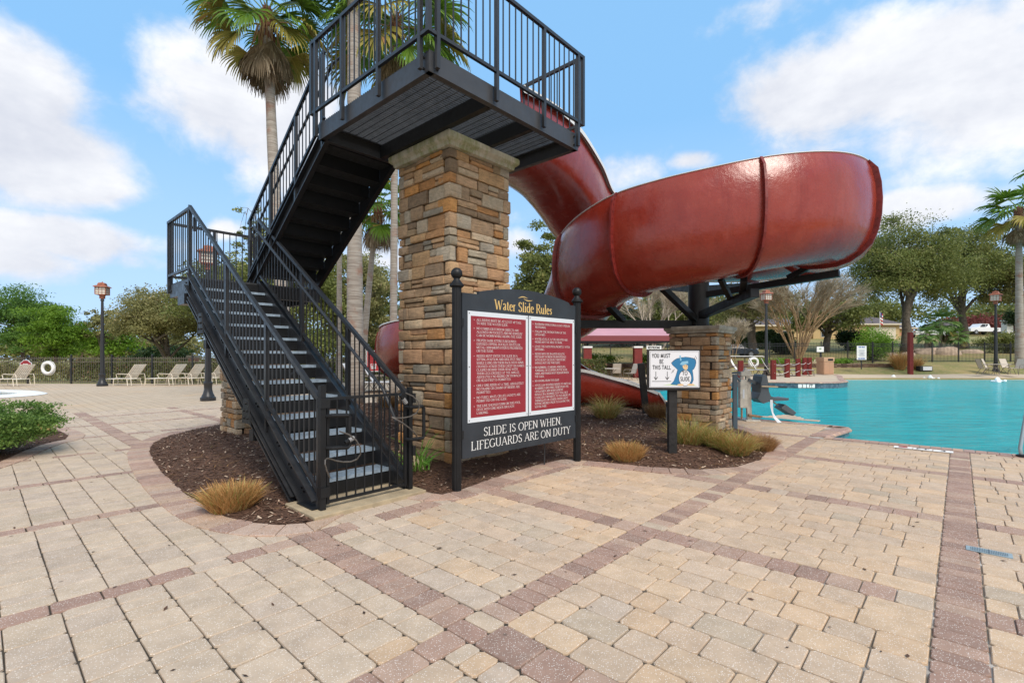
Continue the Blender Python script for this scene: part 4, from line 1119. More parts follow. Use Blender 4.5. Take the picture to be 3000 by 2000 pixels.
# ------------------------------------------------------------------ lettering: a small stroke alphabet (thick stems, thin arms, serifs)
def arc(cx, cy, rx, ry, a0, a1, n=8): return [(cx + rx*math.cos(R(a0 + (a1-a0)*i/n)), cy + ry*math.sin(R(a0 + (a1-a0)*i/n))) for i in range(n + 1)]
GL = {
 'A': (.78, [[(.08, 0), (.39, 1)], [(.39, 1), (.70, 0)], [(.2, .36), (.58, .36)]], [(.08, 0), (.70, 0)]),
 'B': (.66, [[(.14, 0), (.14, 1)], [(.14, 1), (.34, 1)] + arc(.36, .76, .18, .24, 90, -90) + [(.14, .52)], [(.34, .52)] + arc(.38, .26, .2, .26, 90, -90) + [(.14, 0)]], [(.14, 0), (.14, 1)]),
 'C': (.72, [arc(.40, .5, .32, .5, 42, 318, 14)], []),
 'D': (.78, [[(.14, 0), (.14, 1)], [(.14, 1), (.34, 1)] + arc(.36, .5, .33, .5, 90, -90, 12) + [(.14, 0)]], [(.14, 0), (.14, 1)]),
 'E': (.62, [[(.14, 0), (.14, 1)], [(.14, 1), (.54, 1), (.55, .84)], [(.14, .53), (.44, .53)], [(.14, 0), (.55, 0), (.58, .18)]], [(.14, 0), (.14, 1)]),
 'F': (.58, [[(.14, 0), (.14, 1)], [(.14, 1), (.52, 1), (.53, .84)], [(.14, .53), (.42, .53)]], [(.14, 0), (.14, 1)]),
 'G': (.78, [arc(.41, .5, .33, .5, 45, 320, 14), [(.68, .42), (.68, .06)]], [(.68, .42)]),
 'H': (.80, [[(.14, 0), (.14, 1)], [(.66, 0), (.66, 1)], [(.14, .52), (.66, .52)]], [(.14, 0), (.14, 1), (.66, 0), (.66, 1)]),
 'I': (.34, [[(.17, 0), (.17, 1)]], [(.17, 0), (.17, 1)]),
 'J': (.36, [[(.2, 1), (.2, .0), (.06, -.15)]], [(.2, 1)]),
 'K': (.70, [[(.14, 0), (.14, 1)], [(.58, 1), (.16, .48)], [(.24, .56), (.64, 0)]], [(.14, 0), (.14, 1), (.64, 0), (.58, 1)]),
 'L': (.60, [[(.14, 0), (.14, 1)], [(.14, 0), (.54, 0), (.57, .20)]], [(.14, 0), (.14, 1)]),
 'M': (.92, [[(.14, 0), (.16, 1)], [(.16, 1), (.46, .08)], [(.46, .08), (.76, 1)], [(.76, 1), (.78, 0)]], [(.14, 0), (.15, 1), (.77, 1), (.78, 0)]),
 'N': (.80, [[(.14, 0), (.14, 1)], [(.14, 1), (.66, .02)], [(.66, 0), (.66, 1)]], [(.14, 0), (.12, 1), (.66, 1)]),
 'O': (.82, [arc(.41, .5, .34, .5, 0, 360, 18)], []),
 'P': (.60, [[(.14, 0), (.14, 1)], [(.14, 1), (.32, 1)] + arc(.34, .74, .2, .26, 90, -90) + [(.14, .48)]], [(.14, 0), (.14, 1)]),
 'Q': (.82, [arc(.41, .5, .34, .5, 0, 360, 18), [(.42, .1), (.74, -.18)]], []),
 'R': (.68, [[(.14, 0), (.14, 1)], [(.14, 1), (.32, 1)] + arc(.34, .75, .19, .25, 90, -90) + [(.14, .5)], [(.32, .5), (.64, 0)]], [(.14, 0), (.14, 1), (.64, 0)]),
 'S': (.56, [[(.46, .82)] + arc(.29, .75, .18, .25, 55, 215, 8) + [(.38, .45)] + arc(.28, .25, .2, .25, 40, -140, 8) + [(.09, .2)]], []),
 'T': (.68, [[(.34, 0), (.34, 1)], [(.05, .82), (.07, 1), (.61, 1), (.63, .82)]], [(.34, 0)]),
 'U': (.78, [[(.14, 1), (.14, .34)] + arc(.39, .3, .25, .3, 190, 350, 8) + [(.64, .34), (.64, 1)]], [(.14, 1), (.64, 1)]),
 'V': (.74, [[(.08, 1), (.37, 0)], [(.37, 0), (.66, 1)]], [(.08, 1), (.66, 1)]),
 'W': (1.02, [[(.08, 1), (.31, 0)], [(.31, 0), (.51, .92)], [(.51, .92), (.71, 0)], [(.71, 0), (.94, 1)]], [(.08, 1), (.94, 1)]),
 'X': (.70, [[(.08, 1), (.62, 0)], [(.62, 1), (.08, 0)]], [(.08, 0), (.62, 1), (.08, 1), (.62, 0)]),
 'Y': (.68, [[(.06, 1), (.34, .46)], [(.62, 1), (.34, .46)], [(.34, .46), (.34, 0)]], [(.34, 0), (.06, 1), (.62, 1)]),
 'Z': (.62, [[(.08, 1), (.54, 1), (.08, 0), (.56, 0)]], []),
 'a': (.48, [[(.08, .56)] + arc(.22, .5, .14, .18, 130, 10, 5) + [(.36, .1), (.44, .02)], [(.36, .36), (.14, .26), (.1, .1), (.2, .0), (.36, .12)]], []),
 'b': (.54, [[(.12, 1.05), (.12, 0)], arc(.3, .32, .17, .32, 150, -150, 10)], []),
 'c': (.46, [arc(.26, .33, .19, .33, 45, 315, 10)], []),
 'd': (.54, [[(.42, 1.05), (.42, 0)], arc(.25, .32, .18, .32, 30, 330, 10)], [(.42, 0)]),
 'e': (.48, [[(.09, .38), (.42, .38)] + arc(.26, .33, .18, .33, 10, 320, 12)], []),
 'i': (.28, [[(.14, 0), (.14, .66)], [(.14, .9), (.14, 1.0)]], [(.14, 0)]),
 'l': (.28, [[(.14, 0), (.14, 1.08)]], [(.14, 0)]),
 'm': (.84, [[(.12, 0), (.12, .66)], [(.12, .5), (.28, .66), (.4, .58), (.42, 0)], [(.42, .5), (.58, .66), (.7, .58), (.72, 0)]], [(.12, 0), (.42, 0), (.72, 0)]),
 'n': (.58, [[(.12, 0), (.12, .66)], [(.12, .5), (.3, .66), (.42, .56), (.44, 0)]], [(.12, 0), (.44, 0)]),
 'o': (.52, [arc(.26, .33, .18, .33, 0, 360, 12)], []),
 'r': (.38, [[(.12, 0), (.12, .66)], [(.12, .48), (.24, .64), (.34, .62)]], [(.12, 0)]),
 's': (.42, [[(.34, .54), (.22, .66), (.1, .54), (.14, .4), (.28, .28), (.32, .14), (.2, 0), (.07, .12)]], []),
 't': (.34, [[(.16, .88), (.16, .1), (.26, .0), (.33, .06)], [(.04, .64), (.32, .64)]], []),
 'u': (.56, [[(.1, .66), (.12, .14), (.24, 0), (.42, .16)], [(.42, .66), (.42, 0)]], [(.42, 0)]),
 'v': (.5, [[(.06, .66), (.25, 0)], [(.25, 0), (.44, .66)]], []),
 'g': (.5, [arc(.25, .4, .15, .24, 0, 360, 10), [(.36, .14), (.4, -.1), (.2, -.26), (.06, -.1), (.2, .06), (.36, .02)]], []),
 'p': (.54, [[(.12, .66), (.12, -.28)], arc(.3, .33, .17, .33, 150, -150, 10)], []),
 ',': (.22, [[(.12, .08), (.06, -.16)]], []), '.': (.22, [[(.11, 0), (.11, .1)]], []), "'": (.2, [[(.1, 1), (.1, .74)]], []),
 '"': (.3, [[(.08, 1), (.08, .74)], [(.22, 1), (.22, .74)]], []), '-': (.3, [[(.04, .4), (.26, .4)]], []), ':': (.2, [[(.1, .1), (.1, .2)], [(.1, .5), (.1, .6)]], []),
 '0': (.56, [arc(.28, .5, .2, .5, 0, 360, 14)], []), '1': (.4, [[(.2, 0), (.2, 1)]], [(.2, 0)]),
 '3': (.52, [arc(.25, .76, .17, .24, 150, -80, 8) + arc(.25, .26, .2, .27, 85, -150, 8)], []),
 '4': (.56, [[(.4, 0), (.4, 1), (.06, .28), (.54, .28)]], []), '6': (.54, [[(.42, .98), (.14, .6)] + arc(.27, .3, .19, .3, 160, -200, 14)], []), '8': (.52, [arc(.26, .76, .16, .24, 0, 360, 12), arc(.26, .26, .2, .27, 0, 360, 12)], []),
 '*': (.4, [arc(.17, .42, .09, .12, 0, 360, 8), arc(.17, .42, .04, .05, 0, 360, 8)], []), ' ': (.30, [], []),
}
def strokes(mb, text, x, y, h, thick=.15, thin=.055, serif=True, track=0.0, zo=0.0, F=None, wsc=1.0):
    """draw text in the plane F(px, py, lift) starting at x,y; returns end x"""
    li = 0
    for ch in text:
        w, pl, sr = GL.get(ch, GL[' '])
        for P in pl:
            P = [(x + p[0]*h*wsc, y + p[1]*h) for p in P]
            L = []; Rr = []; closed = len(P) > 3 and math.hypot(P[0][0]-P[-1][0], P[0][1]-P[-1][1]) < 1e-6
            for i, p in enumerate(P):
                a = P[i-1] if i > 0 else (P[-2] if closed else P[0]); b = P[i+1] if i < len(P)-1 else (P[1] if closed else P[-1])
                dx, dy = b[0]-a[0], b[1]-a[1]; l = math.hypot(dx, dy) or 1; dx, dy = dx/l, dy/l
                steep = abs(dy); t = (thin + (thick-thin)*steep**1.3)*h*.5
                if serif and len(P) == 2 and dx*dy > .12 and steep > .5: t = (thin*1.25)*h*.5
                L.append((p[0] - dy*t, p[1] + dx*t)); Rr.append((p[0] + dy*t, p[1] - dx*t))
            li += 1; z = zo + (li % 7)*.00012
            n = len(P); vs = [F(q[0], q[1], z) for q in L] + [F(q[0], q[1], z) for q in Rr]
            mb.add(vs, [(i, i+n, i+n+1, i+1) for i in range(n-1)])
        if serif:
            for s in sr:
                cx, cy = x + s[0]*h*wsc, y + s[1]*h; a = .14*h; t = thin*h*.5; li += 1; z = zo + (li % 7)*.00012
                mb.add([F(cx-a, cy-t, z), F(cx+a, cy-t, z), F(cx+a, cy+t, z), F(cx-a, cy+t, z)], [(0, 1, 2, 3)])
        x += (w*wsc + track)*h
    return x
def twidth(text, h, track=0.0, wsc=1.0): return sum((GL.get(c, GL[' '])[0]*wsc + track)*h for c in text)
# ------------------------------------------------------------------ water slide rules sign
PL = Vector((*gp(1049, 1128)[:2], 0)); PR = Vector((.902, 6.80, 0)); sd2 = (PR - PL); SW = sd2.length; sang = math.atan2(sd2.y, sd2.x)
SG = empty('rules_sign', PL, sang, 'large black water slide rules sign with two red panels between ball topped posts', 'sign')
M_SIGNB = mat('black sign board', (.022, .027, .034), rough=.55, var=.3, vscale=3, bump=.05)
M_GOLD = mat('gold lettering', (.62, .42, .15), rough=.5); M_LET = mat('white lettering', (.72, .72, .70), rough=.6)
M_PAN = mat('red sign panel', (.255, .015, .024), rough=.45, var=.06); M_PANW = mat('white panel border', (.62, .66, .70), rough=.5)
def fluted(x, z0, z1, topz):
    p = MB(); n = 32; r = .052; prof = []
    def rg(z, s=1.0): return [(x + (r*s*(1 - (.10 if k % 4 in (0,) else 0)))*math.cos(2*math.pi*k/n), (r*s*(1 - (.10 if k % 4 == 0 else 0)))*math.sin(2*math.pi*k/n), z) for k in range(n)]
    p.loft(rg(z0), rg(z1)); p.build('post', M_BLACK, SG)
    c = MB(); c.lathe([(.054, z1), (.062, z1), (.078, z1 + .012), (.078, z1 + .03), (.062, z1 + .045), (.04, z1 + .075), (.034, z1 + .085), (.034, z1 + .10)], (x, 0, 0), 20); c.sphere((x, 0, z1 + .150), .063, 20, 12); c.build('ball_finial', M_BLACK, SG, smooth='auto')
fluted(0, -.06, 2.20, 2.4); fluted(SW, -.06, 2.20, 2.4)
bx0, bx1 = .06, SW - .06; zb0, zb1 = .34, 2.02
# board outline with stepped shoulders and arched top
TL = at(1067.7, 5.35)
out = [(bx0, zb0), (bx1, zb0), (bx1, 2.15), (bx1 - .12, 2.15), (bx1 - .14, 2.17)]
for k in range(15): t = k/14; out.append((bx1 - .14 - t*(bx1 - bx0 - .38), 2.17 + .10*math.sin(math.pi*(.02 + .96*t))**.8))
out += [(bx0 + .24, 2.165), (bx0 + .24, 2.15), (bx0, 2.15)]
b = MB(); n = len(out); tri = tessellate_polygon([[Vector((x, z, 0)) for x, z in out]])
b.add([(x, -.02, z) for x, z in out] + [(x, .02, z) for x, z in out], [tuple(t) for t in tri] + [tuple(i + n for i in t[::-1]) for t in tri] + [(i, (i+1) % n, (i+1) % n + n, i + n) for i in range(n)])
b.build('board', M_SIGNB, SG)
F_ = lambda x, z, l: (x, -.0255 - l, z)
m0, m1 = bx0 + .075, bx1 - .035; mid = m0 + (m1 - m0)*.515
pz0, pz1 = .725, 1.957
def panel(x0, x1, z0, z1):
    p = MB(); p.box(x0, x1, -.0245, -.0205, z0, z1); o = p.build('panel', M_PANW, SG)
    q = MB(); q.box(x0 + .042, x1 - .042, -.0255, -.0246, z0 + .052, z1 - .052); q.build('panel_face', M_PAN, o)
    s = MB()
    for x in (x0 + .02, x1 - .02):
        for z in (z0 + .025, (z0+z1)/2, z1 - .025): s.tube([(x, -.0245, z), (x, -.029, z)], .006, 6)
    s.build('screw', M_BOLT, o); return o
p1 = panel(m0, mid - .008, pz0, pz1); p2 = panel(mid + .008, m1, pz0, pz1)
T1 = [["ALL RIDERS MUST BE AT LEAST 48\" TALL", "TO RIDE THE WATER SLIDE."], ["NO COMBS OR FOREIGN OBJECTS ARE", "ALLOWED IN POCKETS AND NO JEWELRY", "CAN BE WORN WHILE RIDING THE SLIDE."],
      ["PROPER SWIM ATTIRE IS REQUIRED.", "EXPOSED ZIPPERS, BUCKLES, RIVETS OR", "METAL ORNAMENTATION IS PROHIBITED", "ON THE SLIDE."],
      ["RIDERS MUST ENTER THE SLIDE IN A", "SITTING POSITION AND RIDE FEET FIRST", "WHILE LYING ON THEIR BACK WITH ARMS", "CROSSED ACROSS THEIR CHEST OR HANDS", "CLASPED BEHIND THEIR HEAD WITH", "THEIR LEGS CROSSED AT THE ANKLES.", "ABSOLUTELY NO RIDING ON STOMACH", "OR HEAD FIRST IS PERMITTED."],
      ["ONLY ONE RIDER AT A TIME. ABSOLUTELY", "NO TRAINS OR CHAINS OF RIDERS ARE", "PERMITTED."], ["NO TUBES, MATS, OR LIFE JACKETS ARE", "PERMITTED ON THE SLIDE."], ["THE LINE SHOULD FORM ON THE POOL", "DECK WITH ONE RIDER ON EACH", "LANDING."]]
T2 = [["MAXIMUM OPERATIONAL LOAD 1 PERSON,", "300 POUNDS."], ["FOLLOW THE INSTRUCTIONS OF THE", "LIFEGUARD."], ["WATER LEVEL IS 3' 6\" OR GREATER AND", "RIDERS MUST BE ABLE TO SWIM."], ["LEAVE THE SLIDE POOL PROMPTLY AFTER", "ENTERING."],
      ["RIDERS MUST BE IN GOOD HEALTH.", "PREGNANT WOMEN OR INDIVIDUALS", "WITH HEART OR BACK CONDITIONS", "SHOULD NOT USE THIS SLIDE."], ["NO RUNNING, STANDING, KNEELING,", "TUMBLING OR STOPPING IN THE SLIDE.", "ARMS AND HANDS MUST REMAIN INSIDE", "THE SLIDE."], ["NO DIVING FROM THE SLIDE."],
      ["STATE LAW REQUIRES RIDERS TO OBEY ALL", "WARNINGS AND DIRECTIONS FROM THE", "LIFEGUARDS AND MANAGEMENT.", "BEHAVE IN A MANNER THAT WILL NOT", "CAUSE OR CONTRIBUTE TO THE INJURY OF", "THEMSELVES OR OTHERS. RIDERS MUST", "REPORT INJURIES PRIOR TO LEAVING THE", "WATER PARK."]]
def rules(T, x0, x1, z0, z1, par):
    nl = sum(len(t) for t in T); gaps = len(T) - 1; h = (z1 - z0)/(nl*1.0 + gaps*.42 + .3); wmax = x1 - x0 - .145
    longest = max(twidth(l, 1, 0, 1) for t in T for l in t); lh = h*.66; ws = min(1.5, (wmax/lh)/longest)
    mb = MB(); z = z1 - lh - .01
    for t in T:
        strokes(mb, '*', x0 + .055, z, lh*1.1, serif=False, thick=.12, thin=.12, F=F_, zo=.0012)
        for l in t: strokes(mb, l, x0 + .095, z, lh, thick=.115, thin=.05, serif=True, F=F_, zo=.0012, wsc=ws); z -= h
        z -= h*.42
    mb.build('lettering', M_LET, par)
rules(T1, m0 + .03, mid - .03, pz0 + .07, pz1 - .07, p1); rules(T2, mid + .02, m1 - .02, pz0 + .07, pz1 - .07, p2)
t = MB(); cxs = (bx0 + bx1)/2 + .02
w = twidth('Water Slide Rules', .112, .02, 1.0); k = 1.03/w; strokes(t, 'Water Slide Rules', .54, 2.0, .112, thick=.165, thin=.055, F=F_, track=.02*k, wsc=k, zo=-.004)
t.build('title_lettering', M_GOLD, SG)
t = MB()
for (ox, oz, sg) in ((.93, 2.165, 1), (1.02, 2.150, -1)):
    P = [(ox + i*.019, oz + sg*(.018*math.sin(i/9*math.pi)) - (.0 if sg > 0 else -.01) + (i-4.5)*.001*sg) for i in range(10)]
    L = [(p[0], p[1] + .007*math.sin((i+.3)/9.6*math.pi)) for i, p in enumerate(P)]; D_ = [(p[0], p[1] - .005*math.sin((i+.3)/9.6*math.pi)) for i, p in enumerate(P)]
    t.add([F_(q[0], q[1], -.004) for q in L] + [F_(q[0], q[1], -.004) for q in D_], [(i, i+10, i+11, i+1) for i in range(9)])
t.build('wave_emblem', M_GOLD, SG)
t = MB()
for (txt, z, h, xa, xb) in (('SLIDE IS OPEN WHEN,', .558, .094, .369, 1.768), ('LIFEGUARDS ARE ON DUTY', .418, .094, .184, 1.95)):
    tr = .03; w = twidth(txt, h, 0, 1.0); k = (xb - xa - tr*h*len(txt))/w; strokes(t, txt, xa, z, h, thick=.13, thin=.05, F=F_, track=tr, wsc=k, zo=-.004)
t.build('footer_lettering', M_LET, SG)
br = MB()
for z in (1.78, .56): br.box(.045, .075, -.03, .03, z, z + .09); br.box(SW - .075, SW - .045, -.03, .03, z, z + .09)
br.build_each('mounting_bracket', M_BLACK, SG)
# thin stakes under the sign
st = MB(); st.tube([(1.62, .16, .0), (1.56, .10, .46)], .010, 6); st.build('brace_rod', M_GRATE, SG)
# ------------------------------------------------------------------ height sign
HX, HY = 2.27, 6.93
HS = empty('height_sign', (HX, HY, 0), 0, 'white height limit sign with blue penguin on a weathered black wooden post', 'sign')
M_WOODB = mat('weathered black timber', (.016, .015, .0145), rough=.85, var=.5, vscale=7, bump=.6, bscale=30, bdist=.01)
M_SIGNW = mat('white sign face', (.70, .71, .74), rough=.45); M_INK = mat('black ink', (.02, .02, .022), rough=.5)
M_BLUE = mat('blue ink', (.018, .165, .34), rough=.45); M_LBLUE = mat('pale blue ink', (.22, .46, .62), rough=.45); M_PEACH = mat('pale peach ink', (.70, .48, .25), rough=.5); M_LGREEN = mat('pale green ink', (.55, .68, .42), rough=.5)
p = MB(); p.post(0, .02, -.05, 1.2, .118, .09); p.build('post', M_WOODB, HS, bevel=.006)
x0, x1, z0, z1 = -.375, .375, .985, 1.555
p = MB(); p.box(x0, x1, -.055, -.026, z0, z1); p.build('backing_board', M_WOODB, HS, bevel=.004)
p = MB(); p.box(x0 + .03, x1 - .02, -.062, -.0565, z0 + .035, z1 - .02); sf = p.build('sign_face', M_SIGNW, HS, bevel=.003)
Fh = lambda x, z, l: (x, -.0630 - l, z)
p = MB()
a0, a1, c0, c1 = x0 + .042, x1 - .032, z0 + .046, z1 - .031
for q in (((a0, c0), (a1, c0)), ((a1, c0), (a1, c1)), ((a1, c1), (a0, c1)), ((a0, c1), (a0, c0))):
    (ax, az), (bx, bz) = q; dx, dz_ = bx-ax, bz-az; l = math.hypot(dx, dz_); nx, nz = -dz_/l*.0015, dx/l*.0015
    p.add([Fh(ax-nx, az-nz, 0), Fh(bx-nx, bz-nz, 0), Fh(bx+nx, bz+nz, 0), Fh(ax+nx, az+nz, 0)], [(0, 1, 2, 3)])
p.build('border_line', M_INK, sf)
def sans(mb, txt, cx, z, h, wsc=.85, zo=0.0, th=.15):
    w = twidth(txt, h, .07, wsc); strokes(mb, txt, cx - w/2, z, h, thick=th, thin=th, serif=False, F=Fh, track=.07, wsc=wsc, zo=zo)
p = MB(); sans(p, 'YOU MUST', -.180, 1.440, .056, wsc=.74); sans(p, 'BE', -.175, 1.358, .056, wsc=.74); sans(p, 'THIS TALL', -.172, 1.276, .056, wsc=.74)
for ax in (-.255, -.095):
    p.add([Fh(ax-.004, 1.245, 0), Fh(ax+.004, 1.245, 0), Fh(ax+.004, 1.135, 0), Fh(ax-.004, 1.135, 0)], [(0, 3, 2, 1)])
    for s in (-1, 1): p.add([Fh(ax, 1.125, 0.0002), Fh(ax + s*.028, 1.165, 0.0002), Fh(ax + s*.024, 1.175, 0.0002), Fh(ax, 1.142, 0.0002)], [(0, 1, 2, 3) if s > 0 else (3, 2, 1, 0)])
p.add([Fh(-.31, 1.105, 0), Fh(-.04, 1.105, 0), Fh(-.04, 1.112, 0), Fh(-.31, 1.112, 0)], [(0, 1, 2, 3)])
for (ax, az, s) in ((.300, 1.40, 1), (.318, 1.42, 1), (-.02, 1.235, -1), (-.038, 1.222, -1)):
    p.add([Fh(ax, az, 0), Fh(ax + .006, az, 0), Fh(ax + .006 + s*.022*(-1), az + .045, 0), Fh(ax + s*.022*(-1), az + .045, 0)], [(0, 1, 2, 3)])
p.build('lettering', M_INK, sf)
def shape(pts, lift, m, nm):
    mb = MB(); tri = tessellate_polygon([[Vector((x, z, 0)) for x, z in pts]]); fs = []
    for t in tri:
        a, b_, c = [Vector(pts[i]) for i in t]; fs.append(tuple(t) if (b_-a).cross(c-a) > 0 else tuple(t[::-1]))
    mb.add([Fh(x, z, lift) for x, z in pts], fs); return mb.build(nm, m, sf)
pc = .135
def E_(cx, cz, rx, rz, a0=0, a1=360, n=18): return [(cx + rx*math.cos(R(a0 + (a1-a0)*i/n)), cz + rz*math.sin(R(a0 + (a1-a0)*i/n))) for i in range(n + (0 if a1-a0 == 360 else 1))]
ink = .0042
shape([(-.16, 1.055), (.32, 1.045), (.26, 1.07), (-.02, 1.078)], .0002, M_LGREEN, 'penguin_ground')
body = [(-.045, 1.07), (.0, 1.12), (.03, 1.20), (.05, 1.27), (.02, 1.30), (-.02, 1.335), (-.035, 1.365), (.0, 1.40), (.04, 1.425), (.085, 1.435), (.1, 1.44), (.175, 1.445), (.215, 1.44), (.265, 1.43), (.30, 1.405), (.305, 1.37), (.295, 1.32), (.275, 1.28), (.255, 1.265), (.265, 1.20), (.27, 1.13), (.245, 1.075), (.19, 1.06), (.04, 1.06)]
shape([(x + (x-.13)*.03, z + (z-1.25)*.025) for x, z in body], .0004, M_INK, 'penguin_outline'); shape(body, .0006, M_BLUE, 'penguin_body')
shape(E_(.155, 1.155, .092, .115), .0008, M_INK, 'belly_outline'); shape(E_(.155, 1.155, .086, .109), .0010, M_SIGNW, 'belly')
shape([(.118, 1.325), (.158, 1.345), (.195, 1.33), (.19, 1.285), (.17, 1.265), (.145, 1.275), (.125, 1.295)], .0010, M_PEACH, 'face')
shape([(.08, 1.345), (.12, 1.335), (.20, 1.36), (.195, 1.395), (.11, 1.385)], .0014, M_LBLUE, 'visor')
shape([(.11, 1.395), (.20, 1.40), (.185, 1.435), (.155, 1.455), (.13, 1.44)], .0014, M_BLUE, 'hat_crown')
shape([(.075, 1.47), (.093, 1.472), (.105, 1.40), (.085, 1.395)], .0016, M_LBLUE, 'snorkel')
shape(E_(.15, 1.325, .004, .006, n=8), .0016, M_INK, 'eye'); shape(E_(.172, 1.325, .004, .006, n=8), .0016, M_INK, 'eye')
shape(E_(.09, 1.06, .045, .014), .0012, M_PEACH, 'foot'); shape(E_(.235, 1.062, .05, .013), .0012, M_PEACH, 'foot')
p = MB(); sans(p, 'TO', .152, 1.195, .055, zo=.002); sans(p, 'SLIDE', .155, 1.115, .055, wsc=.72, zo=.002); p.build('lettering', M_INK, sf)
# leaning stake and sprinkler riser
o = MB(); o.bar((3.19, 11.6, -.05), (3.02, 11.5, 1.30), .14, .11, up=(0, 1, 0)); tag(o.build('timber_stake', M_WOODB, bevel=.006), 'leaning weathered black timber stake standing before the slide exit', 'stake')
rs = empty('sprinkler_riser', (2.78, 8.9, .05), 0, 'thin grey sprinkler riser pipe standing in the mulch by the stone pillar', 'sprinkler')
o = MB(); o.tube([(0, 0, 0), (.03, 0, .50)], .011, 8); o.build('pipe', M_GRATE, rs); o = MB(); o.lathe([(.016, .5), (.018, .52), (.018, .57), (.010, .59)], (.03, 0, 0), 10); o.build('sprinkler_head', M_BLACK, rs)
# ------------------------------------------------------------------ lamp posts
M_COPPER = mat('copper lantern', (.30, .10, .055), rough=.5, metal=.2, var=.25, vscale=10); M_LGLASS = mat('frosted lantern glass', (.62, .60, .52), rough=.25)
def lamp(label, loc):
    r = empty('lamp_post', loc, 0, label, 'street lamp', 'lamp posts round the pool')
    b = MB(); b.lathe([(.235, 0), (.235, .10), (.20, .12), (.19, .16), (.15, .24), (.12, .38), (.125, .50), (.14, .54), (.14, .60), (.115, .62)], (0, 0, 0), 12); b.build('base', M_STEEL, r, smooth='auto')
    p = MB(); n = 16
    def rg(z, q): return [(q*(.93 if k % 2 else 1)*math.cos(2*math.pi*k/n), q*(.93 if k % 2 else 1)*math.sin(2*math.pi*k/n), z) for k in range(n)]
    p.loft(rg(.6, .105), rg(4.28, .058)); p.lathe([(.075, 4.25), (.09, 4.28), (.075, 4.31), (.06, 4.36)], (0, 0, 0), 12); p.build('pole', M_STEEL, r)
    l = MB(); s = .145
    l.box(-s*.62, s*.62, -s*.62, s*.62, 4.36, 4.52); l.box(-s*1.55, s*1.55, -s*1.55, s*1.55, 4.55, 4.575); l.lathe([(.05, 4.34), (.10, 4.40), (.15, 4.55)], (0, 0, 0), 4)
    R_ = [(s*2.05, 4.93), (s*1.75, 4.985), (s*1.05, 5.03), (s*1.0, 5.10), (s*.8, 5.15), (.02, 5.18)]
    for (q, z), (q2, z2) in zip(R_[:-1], R_[1:]): l.loft([(-q, -q, z), (q, -q, z), (q, q, z), (-q, q, z)], [(-q2, -q2, z2), (q2, -q2, z2), (q2, q2, z2), (-q2, q2, z2)])
    q = s*2.05; l.add([(-q, -q, 4.93), (q, -q, 4.93), (q, q, 4.93), (-q, q, 4.93)], [(3, 2, 1, 0)]); l.sphere((0, 0, 5.2), .025, 8, 6)
    q = s*1.5
    for (x, y) in ((-q, -q), (q, -q), (q, q), (-q, q)): l.post(x, y, 4.57, 4.94, .028)
    for z in (4.66, 4.78, 4.88): 
        for sg in (-1, 1): l.box(-q, q, sg*q - .006, sg*q + .006, z, z + .014); l.box(sg*q - .006, sg*q + .006, -q, q, z, z + .014)
    for t in (-.33, .33):
        for sg in (-1, 1): l.box(q*t*1.0 - .006, q*t + .006, sg*q - .007, sg*q + .007, 4.57, 4.94); l.box(sg*q - .007, sg*q + .007, q*t - .006, q*t + .006, 4.57, 4.94)
    lo = l.build('lantern', M_COPPER, r); g_ = MB(); q = s*1.42; g_.box(-q, q, -q, q, 4.575, 4.93); g_.build('glass', M_LGLASS, lo); return r
L1 = lamp('black lamp post with copper lantern nearest the splash pool on the left', (*gp(235, 886), 0)); L1.rotation_euler.z = .3
bpy.context.view_layer.update()
L2 = copy_tree(L1); place(L2, (*gp(478, 919), 0), .5, 'black lamp post with copper lantern partly hidden behind the stair flight')
x, y = at(1760, 34.2)[:2]; L3 = copy_tree(L1); place(L3, (x, y, .165), .2, 'black lamp post with copper lantern standing among the white sling loungers', sc=1.15)
x, y = at(2287, 38.0)[:2]; L4 = copy_tree(L1); place(L4, (x, y, .18), .6, 'black lamp post with copper lantern behind the patio table at the right', sc=1.23)
